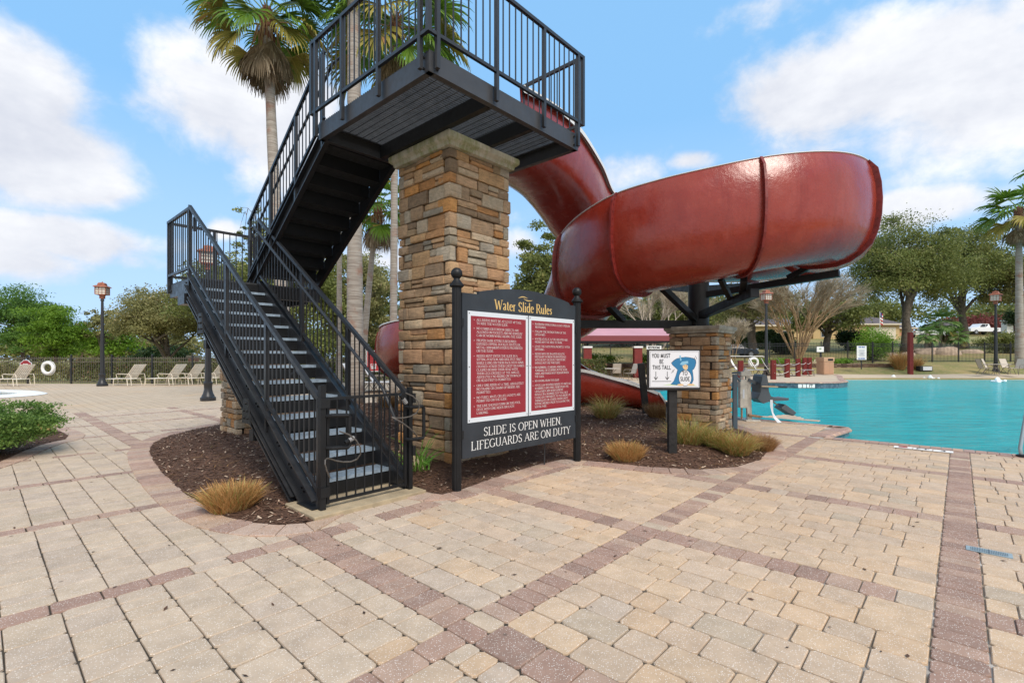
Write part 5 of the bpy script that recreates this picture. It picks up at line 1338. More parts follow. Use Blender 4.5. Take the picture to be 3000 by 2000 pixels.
# ------------------------------------------------------------------ strap loungers
M_STRAPW = mat('cream vinyl strap', (.88, .85, .78), rough=.5, var=.08); M_CREAM = mat('cream painted frame', (.70, .63, .51), rough=.45, var=.1)
def strap_lounger(label, loc, rz):
    """length along x: feet at -x, raised back towards +x"""
    r = empty('strap_lounger', loc, rz, label, 'lounge chair', 'cream strap loungers along the left fence')
    f = MB(); hw = .33
    for s in (-1, 1): f.tube([(-1.0, s*hw, .30), (.30, s*hw, .34), (.42, s*hw, .34)], .016, 6); f.tube([(.22, s*(hw-.04), .36), (.78, s*(hw-.04), 1.0)], .016, 6)
    for x in (-1.0, .42): f.tube([(x, -hw, .31), (x, hw, .31)], .014, 6)
    f.tube([(.78, -.29, 1.0), (.78, .29, 1.0)], .016, 6)
    f.build('frame', M_CREAM, r)
    for s in (-1, 1):
        for (x, dx) in ((-.98, -.03), (-.42, .0), (.36, .08)): l = MB(); l.tube([(x, s*hw, .32), (x + dx, s*(hw+.02), 0)], .016, 6); l.build('leg', M_CREAM, r)
        a = MB(); a.tube([(-.18, s*(hw+.02), .33), (-.22, s*(hw+.04), .53), (-.12, s*(hw+.05), .565), (.36, s*(hw+.05), .55), (.56, s*(hw+.04), .56), (.62, s*(hw+.03), .44), (.66, s*(hw+.02), .02)], .016, 6); a.build('armrest', M_CREAM, r)
    b = MB(); n = 9
    for k in range(n):
        t0 = (k + .08)/n; t1 = (k + .76)/n
        P = lambda t: Vector((.24 + .53*t, 0, .38 + .61*t))
        a_, c_ = P(t0), P(t1); b.add([(a_.x, -.28, a_.z), (a_.x, .28, a_.z), (c_.x, .28, c_.z), (c_.x, -.28, c_.z)], [(0, 1, 2, 3)])
    for k in range(7):
        y0 = -.28 + k*.082; a_, c_ = P(0.02), P(.99); b.add([(a_.x - .006, y0, a_.z + .005), (a_.x - .006, y0 + .054, a_.z + .005), (c_.x - .006, y0 + .054, c_.z + .005), (c_.x - .006, y0, c_.z + .005)], [(0, 1, 2, 3)])
    b.build('back_webbing', M_STRAPW, r)
    b = MB()
    for k in range(20): x = -.96 + k*.06; b.box(x, x + .04, -hw, hw, .322, .328)
    b.build('seat_webbing', M_STRAPW, r); return r
SL1 = strap_lounger('cream strap lounger alone at the far left beside the splash pool', (0, 0, 0), 0)
bpy.context.view_layer.update()
for i, (px, py, lb, rz) in enumerate([(37, 886, None, .05), (296, 885, 'cream strap lounger immediately right of the left lamp post', .03), (390, 884, 'cream strap lounger second from the left lamp post', .04), (436, 883, 'cream strap lounger third from the left lamp post', -.02), (488, 882, 'cream strap lounger partly hidden behind the lamp post under the stair', .05)]):
    x, y = gp(px, py); rz -= .25; o = SL1 if i == 0 else copy_tree(SL1); place(o, (x - .15, y + .1, 0), rz, lb, sc=1.06)
# white chaises seen between the balusters and the pillar
M_SLING = mat('white sling fabric', (.80, .79, .77), rough=.7); M_TAUPE = mat('taupe frame', (.16, .125, .10), rough=.5)
def sling_lounger(label, loc, rz, grp, frame=M_TAUPE):
    """feet at +x, raised back towards -x"""
    r = empty('sling_lounger', loc, rz, label, 'lounge chair', grp)
    b = MB(); b.grid([[(-.30, -.29, .36), (-.30, .29, .36)], [(-.50, -.29, .66), (-.50, .29, .66)], [(-.66, -.28, 1.0), (-.66, .28, 1.0)]]); b.grid([[(-.29, -.29, .375), (-.29, .29, .375)], [(-.49, -.29, .675), (-.49, .29, .675)], [(-.65, -.28, 1.012), (-.65, .28, 1.012)]], flip=True); b.build('back_sling', M_SLING, r)
    b = MB(); b.box(-.30, 1.15, -.28, .28, .352, .364); b.build('seat_sling', M_SLING, r)
    f = MB()
    for s in (-1, 1): f.tube([(-.67, s*.30, 1.01), (-.50, s*.31, .66), (-.30, s*.31, .35), (1.18, s*.31, .35)], .016, 6)
    f.tube([(-.67, -.3, 1.01), (-.67, .3, 1.01)], .016, 6); f.tube([(1.18, -.31, .35), (1.18, .31, .35)], .016, 6)
    f.build('frame', frame, r)
    for s in (-1, 1):
        l = MB(); l.tube([(-.12, s*.31, .35), (-.34, s*.33, .04), (-.22, s*.33, .015), (.30, s*.33, .015), (.42, s*.33, .05), (.22, s*.31, .35)], .014, 6); l.build('leg', frame, r)
        l = MB(); l.tube([(.80, s*.31, .35), (.95, s*.33, .015), (1.18, s*.33, .02), (1.10, s*.31, .35)], .014, 6); l.build('leg', frame, r)
        a = MB(); a.tube([(-.42, s*.32, .56), (-.2, s*.34, .58), (.35, s*.34, .56), (.42, s*.33, .36)], .013, 6); a.build('armrest', frame, r)
    return r
SG1 = sling_lounger('white sling lounger half hidden behind the right stone pillar', (0, 0, .165), 0, 'white sling loungers across the pool')
bpy.context.view_layer.update()
for i, (px, Y, lb) in enumerate([(1679, 33.2, None), (1705, 33.4, 'white sling lounger in the row below the far life ring'), (1750, 33.6, 'white sling lounger just left of the far lamp post base'), (1778, 33.4, 'white sling lounger just right of the far lamp post'), (1815, 33.2, 'white sling lounger nearest the beige litter bin')]):
    x, y, _ = at(px, Y); o = SG1 if i == 0 else copy_tree(SG1); place(o, (x, y, .168), -.62 + .04*i, lb, sc=1.18)
for i, (px, py, lb) in enumerate([(836, 902, 'white lounger seen through the stair balusters nearest the palm trunk'), (856, 900, 'middle white lounger seen through the stair balusters'), (878, 899, 'white lounger seen through the balusters beside the stone pillar')]):
    x, y = gp(px, py); o = copy_tree(SG1); place(o, (x, y, 0), .1, lb); o['group'] = 'white loungers behind the lower stair flight'
# ------------------------------------------------------------------ metal picket fences
M_FENCE = mat('black fence metal', (.018, .019, .022), rough=.5, var=.2); M_FENCEG = mat('bronze fence picket', (.11, .095, .075), rough=.6, var=.2)
def fence(pts, label, h=1.5, step=2.3, gap=.125, zf=None, pm=M_FENCE, pk=.016):
    """pts: plan polyline; ground height from zf"""
    r = empty('picket_fence', (pts[0][0], pts[0][1], 0), 0, label, 'fence'); ox, oy = pts[0]
    P = [Vector((p[0]-ox, p[1]-oy)) for p in pts]
    for A, B in zip(P[:-1], P[1:]):
        L = (B-A).length; n = max(1, round(L/step))
        for i in range(n):
            a = A.lerp(B, i/n); b = A.lerp(B, (i+1)/n); za, zb = zf(a.x+ox, a.y+oy), zf(b.x+ox, b.y+oy); ang = math.atan2(b.y-a.y, b.x-a.x)
            p = MB(); p.post(a.x, a.y, za - .1, za + h + .04, .07, rot=ang); p.sphere((a.x, a.y, za + h + .075), .045, 8, 6); p.build('fence_post', M_FENCE, r)
            m = MB(); k = max(2, round((b-a).length/gap))
            for q in (.12, h - .28, h - .10): m.bar((a.x, a.y, za + q), (b.x, b.y, zb + q), .03, .035)
            for j in range(1, k):
                c = a.lerp(b, j/k); z = lerp(za, zb, j/k); m.post(c.x, c.y, z + .05, z + h, pk, rot=ang)
            m.build('picket_panel', pm, r)
    return r
fence([(-42, 27.6), (-34, 27.2), (-24, 26.7), (-13, 26.7), (-6, 26.5)], 'low metal picket fence along the left edge of the pool deck', zf=lambda x, y: -.03, pm=M_FENCEG)
def zfr(x, y): return terr(x, y) + .02
fence([(6.2, 43.2), (16, 42.6), (24, 41.6), (30.2, 40.8)], 'black metal picket fence behind the white sling loungers', zf=lambda x, y: .92, h=1.75)
fence([(30.3, 41.2), (36, 42.0), (48, 42.8), (60, 43.5)], 'black metal picket fence on the lawn right of the tall red post', zf=lambda x, y: .98, h=1.65)
# retaining wall under the far fence
rw = MB(); z = .14; rowi = 0
for k in range(6):
    x = 5.5 - (.2 if k % 2 else 0)
    while x < 30.6:
        w = rr(.38, .46); c = random.choice([(.13, .085, .06), (.17, .12, .09), (.10, .07, .055), (.20, .15, .12)])
        rough_box(rw, x, x + w - .01, 39.05 + .03*k, 39.5, z, z + .125, .02, .006, c) if x > 20 else rw.box(x, x + w - .01, 39.05 + .03*k, 39.5, z, z + .125, c)
        x += w
    z += .13
tag(rw.build('retaining_wall', M_STONE), 'low dark block retaining wall behind the far pool deck', 'wall')
tb_ = MB(); tb_.poly([(5.5, 39.4), (30.6, 39.4), (30.6, 43.2), (5.5, 44)], .5, .905); tag(tb_.build('raised_bed', M_MULCH), kind='structure')
# ------------------------------------------------------------------ life rings
def life_ring(label, loc, Rr, arm_=None, rz=0):
    r = empty('life_ring', loc, rz, label, 'life ring')
    m = MB(); n = 28; m.tube([(Rr*math.cos(2*math.pi*k/n), 0, Rr*math.sin(2*math.pi*k/n)) for k in range(n)], Rr*.26, 10, closed=True); m.build('ring', M_WHITE, r, smooth=True)
    q = MB(); P = []
    for k in range(33):
        a = 2*math.pi*k/32; rad = Rr*(1.30 + .10*abs(math.sin(2*a))); P.append((rad*math.cos(a), .02, rad*math.sin(a)))
    q.tube(P, .014, 5); q.build('grab_rope', M_LIP, r); 
    b = MB()
    for a in (45, 135, 225, 315): b.tube([((Rr*math.cos(R(a)) + .03*math.sin(R(a))*s_), 0, (Rr*math.sin(R(a)) - .03*math.cos(R(a))*s_)) for s_ in (-1, 1)], Rr*.275, 10)
    b.build_each('band', M_PANW, r)
    return r
x, y, _ = at(110, 26.5); life_ring('white life ring hanging on the left fence', (x, y, zy(845, 26.5)), .285)
q = MB(); q.tube([(-.1, 0, 0), (0, -.1, .10), (.25, -.08, .12), (.35, 0, -.05)], .03, 6)
x, y, _ = at(1731, 38.2); life_ring('white life ring hanging above the far white loungers', (x, y, zy(832, 38.2)), .31)
rp = MB(); a1, a2 = at(1672, 38.3), at(1760, 38.3); rp.tube([(a1[0], a1[1], zy(818, 38.3)), (a2[0] - .3, a2[1], zy(818, 38.3)), (a2[0], a2[1], zy(821, 38.3)), (a2[0], a2[1], zy(823, 38.3))], .025, 8)
tag(rp.build('rescue_pole', M_WHITE), 'long white rescue pole held horizontally above the far loungers', 'pole')
# ------------------------------------------------------------------ small signs
def board_sign(name, label, px0, px1, py0, py1, Y, m, cat='sign', arch=False, lines=None, lm=None, border=None, texts=()):
    a = at(px0, Y); b = at(px1, Y); zt, zb_ = zy(py0, Y), zy(py1, Y); w = b[0]-a[0]; h = zt - zb_
    r = empty(name, ((a[0]+b[0])/2, Y, zb_), 0, label, cat)
    o = [(-w/2, 0), (w/2, 0), (w/2, h*.72 if arch else h)] + ([(w*.36, h*.78), (w*.2, h*.97), (0, h), (-w*.2, h*.97), (-w*.36, h*.78)] if arch else []) + [(-w/2, h*.72 if arch else h)]
    def pl(sc, y0, y1, mm, nm):
        mb = MB(); P = [(x*sc, (z - h/2)*(1 - (1-sc)*w/h*1.0) + h/2) for x, z in o]; n = len(P); tri = tessellate_polygon([[Vector((x, z, 0)) for x, z in P]])
        mb.add([(x, y0, z) for x, z in P] + [(x, y1, z) for x, z in P], [tuple(t) for t in tri] + [tuple(i + n for i in t[::-1]) for t in tri] + [(i, (i+1) % n, (i+1) % n + n, i+n) for i in range(n)]); mb.build(nm, mm, r)
    pl(1.0, -.012, .012, border or m, 'sign_board')
    if border: pl(.90, -.016, -.013, m, 'sign_face')
    if lines or texts:
        mb = MB(); FF = lambda x, z, l: (x, -.019 - l, z)
        for (txt, zc, hh_, ws) in texts:
            wd = twidth(txt, hh_*h, .05, ws); strokes(mb, txt, -wd/2, zc*h, hh_*h, thick=.2, thin=.2, serif=False, F=FF, track=.05, wsc=ws)
        if texts: mb.build('lettering', lm, r)
    return r
board_sign('fence_sign', 'small red arched sign fixed to the left fence behind a strap lounger', 46, 73, 826, 850, 26.4, M_PAN, arch=True, border=M_PANW, texts=[('SPLASH POOL', .52, .10, .6), ('NO RUNNING', .33, .09, .6), ('NO DIVING', .17, .09, .6)], lm=M_LET)
M_RULB = mat('blue sign ink', (.02, .12, .42), rough=.5)
rs_ = board_sign('pool_rules_sign', 'white pool rules sign with blue lettering on the far fence', 1968, 1990, 794, 826, 37.2, M_WHITE, texts=[('POOL RULES', .86, .09, .72), ('NO DIVING', .04, .10, .8)], lm=M_RULB)
mb = MB(); w_, h_ = .70, 1.05
for i in range(9): mb.box(-.26 + .03*(i % 3), .24 - .04*(i % 2), -.020, -.0175, .76 - i*.062, .778 - i*.062)
mb.box(-.09, .12, -.0205, -.0178, .44, .49); mb.build('rule_lines', mat('grey print', (.25, .27, .33), rough=.6), rs_)
pm = MB(); pm.post(0, .03, -.72, .9, .05); pm.build('post', M_FENCE, rs_)
ns = board_sign('notice_sign', 'small white notice on the far fence above the litter bin', 1876, 1892, 796, 808, 38.6, M_WHITE, texts=[('NO', .45, .3, .8)], lm=mat('green print', (.10, .24, .10), rough=.6))
pm = MB(); pm.post(0, .03, -1.3, .3, .05); pm.build('post', M_FENCE, ns)
rst = board_sign('restrooms_sign', 'narrow white restrooms sign seen above the height limit sign', 1485, 1519, 794, 802, 33, M_WHITE, texts=[('RESTROOMS', .18, .62, .82)], lm=M_INK)
pm = MB(); pm.post(0, .03, -1.8, .15, .06); pm.build('post', M_FENCE, rst)
rb = board_sign('pool_board', 'red notice board with white border behind the lower stair balusters', 842, 874, 805, 853, 21, mat('bright red board', (.42, .03, .03), rough=.5), border=M_WHITE, texts=[('SWIM', .12, .10, .8), ('AT YOUR', .30, .07, .8), ('OWN RISK', .22, .06, .8)], lm=M_LET)
mb = MB()
for i in range(6): mb.box(-.24, .24, -.020, -.0175, .40 + i*.075, .425 + i*.075)
mb.build('rule_lines', mat('dark red print', (.25, .015, .02), rough=.6), rb); pm = MB(); pm.post(0, .04, -.9, .3, .06); pm.build('post', M_FENCE, rb)
# ------------------------------------------------------------------ red bollards with rope, tall red post
M_REDP = mat('red ribbed post', (.17, .016, .012), rough=.5, var=.15)
def rib_post(name, loc, w, h, label, cat, grp=None, rz=0):
    m = MB(); n = 32; q = w/2
    def rg(z):
        P = []
        for s in range(4):
            for k in range(8):
                t = -1 + 2*k/8; d = .0 if k % 2 else -.02
                x, y = t*q, -q - d
                for _ in range(s): x, y = -y, x
                P.append((x, y, z))
        return P
    m.loft(rg(0), rg(h)); m.add(rg(h), [tuple(range(32))])
    o = m.build(name, M_REDP, loc=loc, rot=rz); tag(o, label, cat, grp); return o
bp_ = []
for i, (px, py, t, lb) in enumerate([(1701, 871.6, 44, 'red ribbed bollard standing alone before the far lamp post'), (1776, 871, 45, 'red ribbed bollard at the left end of the white rope'), (1808, 866.5, 43, 'red ribbed bollard in front of the beige litter bin'), (1833, 864, 41, 'red ribbed bollard just right of the litter bin'), (1848, 861, 40, 'left one of the two touching red ribbed bollards'), (1859, 860, 39, 'rightmost red ribbed bollard at the end of the rope')]):
    Y = 1126*(CAMH - .17)/(py - 819.5); x = (px - 1176)/1126*Y; rib_post('bollard', (x, Y, .165), .25, t*Y/1126, lb, 'bollard', 'red bollards on the far pool deck', rz=.0); bp_.append((x, Y))
for zz in (.38, .88):
    for i in range(1, 5):
        A, B = bp_[i], bp_[i+1]
        if i == 4 and zz < .5: continue
        rp = MB(); rp.tube([(lerp(A[0], B[0], t/8), lerp(A[1], B[1], t/8) - .15, .165 + zz - .10*math.sin(math.pi*t/8)) for t in range(9)], .011, 5)
        nm = ['', 'from the first to the second roped bollard', 'between the bin and the second roped bollard', 'right of the litter bin', 'over the rightmost gap'][i]
        tag(rp.build('rope', M_WHITE), ('upper' if zz > .5 else 'lower') + ' white rope sagging ' + nm, 'rope', 'white ropes between the red bollards')
x, y, _ = at(2091, 36.9); rib_post('tall_red_post', (x, y, .12), .28, zy(763, 36.9) - .12, 'tall red ribbed post standing alone on the far deck by the lawn', 'post')
# ------------------------------------------------------------------ litter bin
x, y, _ = at(1895, 35.5); lbn = empty('litter_bin', (x, y, .165), .15, 'beige square litter bin with dark opening by the far fence', 'litter bin')
M_BIN = mat('beige bin panel', (.50, .30, .18), rough=.6, var=.08)
m = MB(); m.box(-.40, .40, -.36, .36, .04, .95); m.build('body', M_BIN, lbn, bevel=.02); m = MB(); m.box(-.43, .43, -.39, .39, .955, 1.26); m.build('lid', M_BIN, lbn, bevel=.02)
m = MB(); m.box(-.10, .30, -.405, -.388, 1.02, 1.16); m.build('opening', M_BLACK, lbn); m = MB(); m.box(-.36, -.05, -.375, -.362, .1, .9); m.box(.0, .34, -.375, -.362, .1, .9); m.build_each('door_panel', mat('bin door', (.44, .25, .15), rough=.6), lbn)
# flood light box
x, y, _ = at(2122, 38); fl_ = empty('flood_light', (x, y, terr(x, y)), .1, 'low flood light box on the winter lawn', 'light')
m = MB(); m.box(-.5, .55, -.2, .2, .02, .40); m.build('housing', M_FENCE, fl_, bevel=.03); m = MB(); m.box(-.28, .48, -.215, -.202, .08, .36); m.build('lens', M_SIGNW, fl_)
# ------------------------------------------------------------------ patio sets
M_TAN = mat('tan sling fabric', (.50, .44, .37), rough=.75)
def patio_chair(label, loc, rz, grp):
    r = empty('patio_chair', loc, rz, label, 'chair', grp)
    b = MB(); b.grid([[(-.26, .22, .42), (.26, .22, .42)], [(-.26, .32, .70), (.26, .32, .70)], [(-.25, .44, 1.02), (.25, .44, 1.02)]]); b.grid([[(-.26, .23, .43), (.26, .23, .43)], [(-.26, .33, .71), (.26, .33, .71)], [(-.25, .45, 1.03), (.25, .45, 1.03)]], flip=True); b.build('back', M_TAN, r)
    b = MB(); b.box(-.26, .26, -.26, .22, .41, .425); b.build('seat', M_TAN, r)
    for s in (-1, 1):
        l = MB(); l.tube([(s*.28, .45, 1.03), (s*.28, .24, .42), (s*.28, -.27, .42), (s*.29, -.33, .0)], .014, 6); l.build('leg', M_TAUPE, r)
        l = MB(); l.tube([(s*.28, .10, .42), (s*.29, .38, .0)], .014, 6); l.build('leg', M_TAUPE, r)
        a = MB(); a.tube([(s*.29, .33, .66), (s*.31, -.1, .66), (s*.31, -.24, .62), (s*.29, -.28, .42)], .014, 6); a.build('armrest', M_TAUPE, r)
    return r
PC = patio_chair('tan sling patio chair left of the round table at the right', (0, 0, 0), 0, 'tan patio chairs round the far tables')
bpy.context.view_layer.update()
def chair_at(px, Y, z, rz, lb, first=False, sc=1.0):
    x, y, _ = at(px, Y); o = PC if first else copy_tree(PC); place(o, (x, y, z), rz, lb, sc); return o
chair_at(2264, 35.4, .175, R(72), None, True, 1.1); chair_at(2336, 35.0, .175, R(-78), 'tan sling patio chair cut by the right edge of the view', sc=1.1); chair_at(2318, 37.2, .175, R(5), 'tan sling patio chair behind the round table at the right', sc=1.1)
chair_at(2276, 37.0, .175, R(35), 'tan sling patio chair behind the lamp post foot at the right', sc=1.1)
def table(px, Y, z, label):
    x, y, _ = at(px, Y); r = empty('patio_table', (x, y, z), 0, label, 'table'); m = MB(); m.lathe([(.62, .72), (.64, .735), (.62, .75)], (0, 0, 0), 24); m.build('table_top', M_TAN, r)
    for k in range(4): a = R(45 + 90*k); l = MB(); l.tube([(.5*math.cos(a), .5*math.sin(a), .72), (.15*math.cos(a), .15*math.sin(a), .4), (.45*math.cos(a), .45*math.sin(a), 0)], .018, 6); l.build('leg', M_TAUPE, r)
table(2296, 35.9, .175, 'round tan patio table in front of the right lamp post')
chair_at(1378, 31, 0, R(70), 'tan sling patio chair left of the centre one under the pink awning'); chair_at(1415, 31.5, 0, R(178), 'tan sling patio chair seen from behind under the pink awning'); chair_at(1447, 30.8, 0, R(-70), 'tan sling patio chair rightmost under the pink awning')
table(1400, 30.2, 0, 'round tan patio table under the pink awning')
# ------------------------------------------------------------------ awning
aw = empty('awning', (*at(1450, 36)[:2], 0), 0, 'pale pink awning roof with dark red valance over the far tables', 'awning')
M_PINK = mat('pink awning canvas', (.47, .25, .29), rough=.75, var=.08, vscale=.8); M_VAL = mat('dark red valance', (.20, .045, .05), rough=.75)
ax0, ax1 = at(1325, 34)[0] - aw.location.x, at(1580, 34)[0] - aw.location.x
m = MB(); ze = 2.92; ztp = zy(745, 37)
m.add([(ax0, -2, ze), (ax1, -2, ze), (ax1 - .6, 1.5, ztp), (ax0 + 1.1, 1.5, ztp), (ax1, 5, ze), (ax0, 5, ze)], [(0, 1, 2, 3), (1, 4, 2), (3, 2, 4, 5), (0, 3, 5)])
m.build('canopy', M_PINK, aw); m = MB()
for (a_, b_) in (((ax0, -2), (ax1, -2)), ((ax1, -2), (ax1, 5)), ((ax1, 5), (ax0, 5)), ((ax0, 5), (ax0, -2))): m.add([(a_[0], a_[1], ze - .36), (b_[0], b_[1], ze - .36), (b_[0], b_[1], ze + .01), (a_[0], a_[1], ze + .01)], [(0, 1, 2, 3)])
m.build('valance', M_VAL, aw); m = MB(); m.box(ax0 + .1, ax1 - .1, -1.95, -1.85, ze - .50, ze - .37); m.build('eave_beam', M_BLACK, aw)
for k, px in enumerate((1349, 1464, 1570)):
    X = at(px, 34.4)[0] - aw.location.x
    m = MB(); m.box(X - .27, X + .27, -1.9, -1.36, 0, zy(799, 34.4)); c_ = m.build('column', M_REDP, aw); m = MB(); z_ = zy(799, 34.4); m.box(X - .31, X + .31, -1.94, -1.32, z_ + .002, z_ + .12); m.build('column_cap', M_WHITE, c_)
    m = MB(); m.post(X, -1.62, z_ + .12, ze - .1, .12); m.build('roof_post', M_BLACK, aw)
# ------------------------------------------------------------------ pool lift and rail gate beside the small pillar
M_SLATE = mat('slate blue painted steel', (.075, .11, .135), rough=.45, var=.12); M_GRP = mat('grey plastic', (.075, .088, .10), rough=.42, spec=.5); M_LIFT = mat('dirty cream lift casing', (.52, .49, .42), rough=.55, var=.25, vscale=9)
px_, py_ = gp(1688, 985); rg_ = empty('pool_gate', (px_, py_, 0), 0, 'slate blue steel post with rails beside the stone pillar and pool lift', 'gate')
m = MB(); m.post(0, 0, -.01, 1.10, .085, .05); m.build('post', M_SLATE, rg_)
m = MB(); m.bar((-.55, .55, 1.05), (.24, .30, 1.13), .05, .04); m.bar((-.6, .5, .70), (-.03, .03, .80), .04, .05); m.bar((-.6, .5, .22), (-.03, .03, .24), .04, .05); m.bar((.16, .12, .96), (.02, .0, 1.06), .03, .03); m.build_each('rail', M_SLATE, rg_)
lx, ly = 5.28, 11.1; lf_ = empty('pool_lift', (lx, ly, 0), 0, 'cream and grey pool lift with sling seat at the pool edge', 'pool lift')
m = MB(); m.box(-.02, .30, -.10, .35, .0, .03); m.build('base_plate', M_LIFT, lf_)
m = MB(); m.box(-.14, .02, -.06, .06, .30, .94); m.build('battery_case', M_LIFT, lf_, bevel=.01); m = MB(); m.bar((-.10, 0, .95), (.02, 0, 1.20), .06, .05); m.bar((.10, .02, .03), (.06, .02, 1.14), .10, .07); m.box(-.12, .10, -.07, .09, 1.02, 1.12); m.build('mast', M_LIFT, lf_)
m = MB(); m.box(-.085, -.045, -.064, -.061, .52, .72); m.build('control_panel', M_PANW, lf_)
m = MB(); m.tube([(-.08, 0, .30), (-.08, 0, .05)], .022, 8); m.tube([(.05, -.05, .14), (.32, -.05, .10)], .03, 8); m.tube([(.30, -.05, .10), (.36, -.05, .105)], .015, 8); m.build('actuator', mat('rusty steel', (.28, .17, .10), rough=.8, var=.4, vscale=20), lf_)
m = MB(); m.bar((.06, 0, .94), (.22, -.02, .86), .07, .07); m.build('seat_arm', M_GRP, lf_)
sx = .36   # seat shell: an L bent sheet with rounded top
pts = [(.28, 1.02), (.30, 1.055), (.34, 1.06), (.38, 1.03), (.40, .92), (.42, .70), (.46, .585), (.54, .545), (.80, .53), (.86, .54), (.86, .49), (.82, .485), (.52, .47), (.40, .45), (.30, .42), (.18, .52), (.24, .66), (.25, .86)]
m = MB(); n = len(pts); tri = tessellate_polygon([[Vector((x, z, 0)) for x, z in pts]])
m.add([(x, -.22, z) for x, z in pts] + [(x, .20, z) for x, z in pts], [tuple(t) for t in tri] + [tuple(i + n for i in t[::-1]) for t in tri] + [(i, (i+1) % n, (i+1) % n + n, i + n) for i in range(n)]); m.build('seat', M_GRP, lf_, bevel=.012)
for s in (-.26, .24): m = MB(); m.tube([(.24, s, .80), (.74, s, .78)], .014, 8); m.build('armrest', mat('tan tube', (.45, .35, .22), rough=.5), lf_)
for s in (-.26, .24): m = MB(); m.tube([(.60, s, .787), (.80, s, .780)], .019, 8); m.build('arm_grip', M_BLACK, lf_)
m = MB(); m.tube([(.58, 0, .47), (.74, 0, .36)], .014, 8); m.build('footrest_strut', mat('tan tube'), lf_)
m = MB(); m.add([(.72, -.17, .30), (1.00, -.17, .13), (1.07, -.17, .21), (.82, -.17, .40), (.72, .15, .30), (1.00, .15, .13), (1.07, .15, .21), (.82, .15, .40)], [(0, 1, 2, 3), (4, 7, 6, 5), (0, 4, 5, 1), (1, 5, 6, 2), (2, 6, 7, 3), (3, 7, 4, 0)]); m.build('footrest', M_GRP, lf_, bevel=.015)
m = MB(); m.grid([[(.44, -.235, .50), (.50, -.235, .50)], [(.44, -.24, .36), (.50, -.24, .37)], [(.47, -.25, .22), (.51, -.24, .22)], [(.50, -.27, .10), (.57, -.24, .12)], [(.57, -.30, -.0), (.66, -.30, .01)]]); m.build('belt_strap', M_PANW, lf_)
# ------------------------------------------------------------------ right edge handrail, drain grate, depth tiles
hx, hy = 7.10, 7.42
m = MB(); m.tube([(7.42, 7.10, -.2), (7.40, 7.14, .12), (7.60, 7.22, .78), (7.68, 7.25, .88), (7.86, 7.30, .92), (8.6, 7.7, .90), (8.8, 7.8, .7), (8.9, 7.9, -.2)], .024, 12); r = empty('pool_handrail', (0, 0, 0), 0, 'grey steel pool handrail cut by the right edge of the view', 'handrail')
m.build('rail', mat('dull steel', (.34, .43, .46), rough=.35, metal=.5), r, smooth=True); m = MB(); m.lathe([(.07, .0), (.07, .02), (.035, .035)], (7.41, 7.12, .005), 14); m.build('escutcheon', M_BLACK, r)
dg = empty('drain_grate', ab2w(5.08, -.16), TH + R(90), 'small grey blue skimmer drain grate set in the pavers', 'drain')
m = MB(); m.box(-.125, .125, -.055, .055, .001, .006); m.build('grate_frame', mat('grey blue plastic', (.25, .33, .37), rough=.5, var=.15), dg)
m = MB()
for k in range(22): xk = -.10 + k*.0093; hh2 = .042*math.sqrt(max(.05, 1 - (max(0, abs(xk) - .07)/.04)**2)); m.box(xk, xk + .004, -hh2, hh2, .0062, .0078)
m.box(-.003, .003, -.05, .05, .0064, .0085); m.build('grille', mat('dark slot', (.09, .13, .16), rough=.6), dg)
dt = empty('depth_marker', ab2w(9.96, .43, .008), TH + R(90) + .0, 'white depth marker tiles reading 3 FT set in the deck at the pool edge', 'depth marker')
for k, txt in enumerate(('3', 'FT', '')):
    m = MB(); x0 = -.36 + k*.24; m.box(x0, x0 + .23, -.085, .085, .0, .008); o = m.build('tile', M_WHITE, dt)
    m = MB(); Fg = lambda x, y, l: (-x, -y, .0092 + l)
    if txt: wd = twidth(txt, .11, .05, 1.1); strokes(m, txt, -(x0 + .115) - wd/2, -.055, .11, thick=.2, thin=.2, serif=False, F=Fg, track=.05, wsc=1.1); m.build('lettering', M_INK, o)
    else:
        m.tube([((x0+.115) + .055*math.cos(2*math.pi*q/20), .055*math.sin(2*math.pi*q/20), .009) for q in range(20)], .006, 4, closed=True); m.bar((x0 + .075, -.04, .010), (x0 + .155, .04, .010), .01, .003); m.build('no_diving_symbol', M_PAN, o)
ft = empty('depth_marker', (14.8, 24.68, -.02), 0, 'white depth marker tiles reading 3 FT on the far pool wall', 'depth marker')
for k, (txt) in enumerate(('3', 'FT')):
    m = MB(); m.box(-.42 + k*.44, -.02 + k*.44, -.05, -.03, -.08, .10); o = m.build('tile', M_WHITE, ft)
    m = MB(); Fg = lambda x, z, l: (x, -.052 - l, z); wd = twidth(txt, .14, .05, 1.0); strokes(m, txt, -.22 + k*.44 - wd/2, -.06, .14, thick=.2, thin=.2, serif=False, F=Fg, track=.05, wsc=1.0); m.build('lettering', M_INK, o)
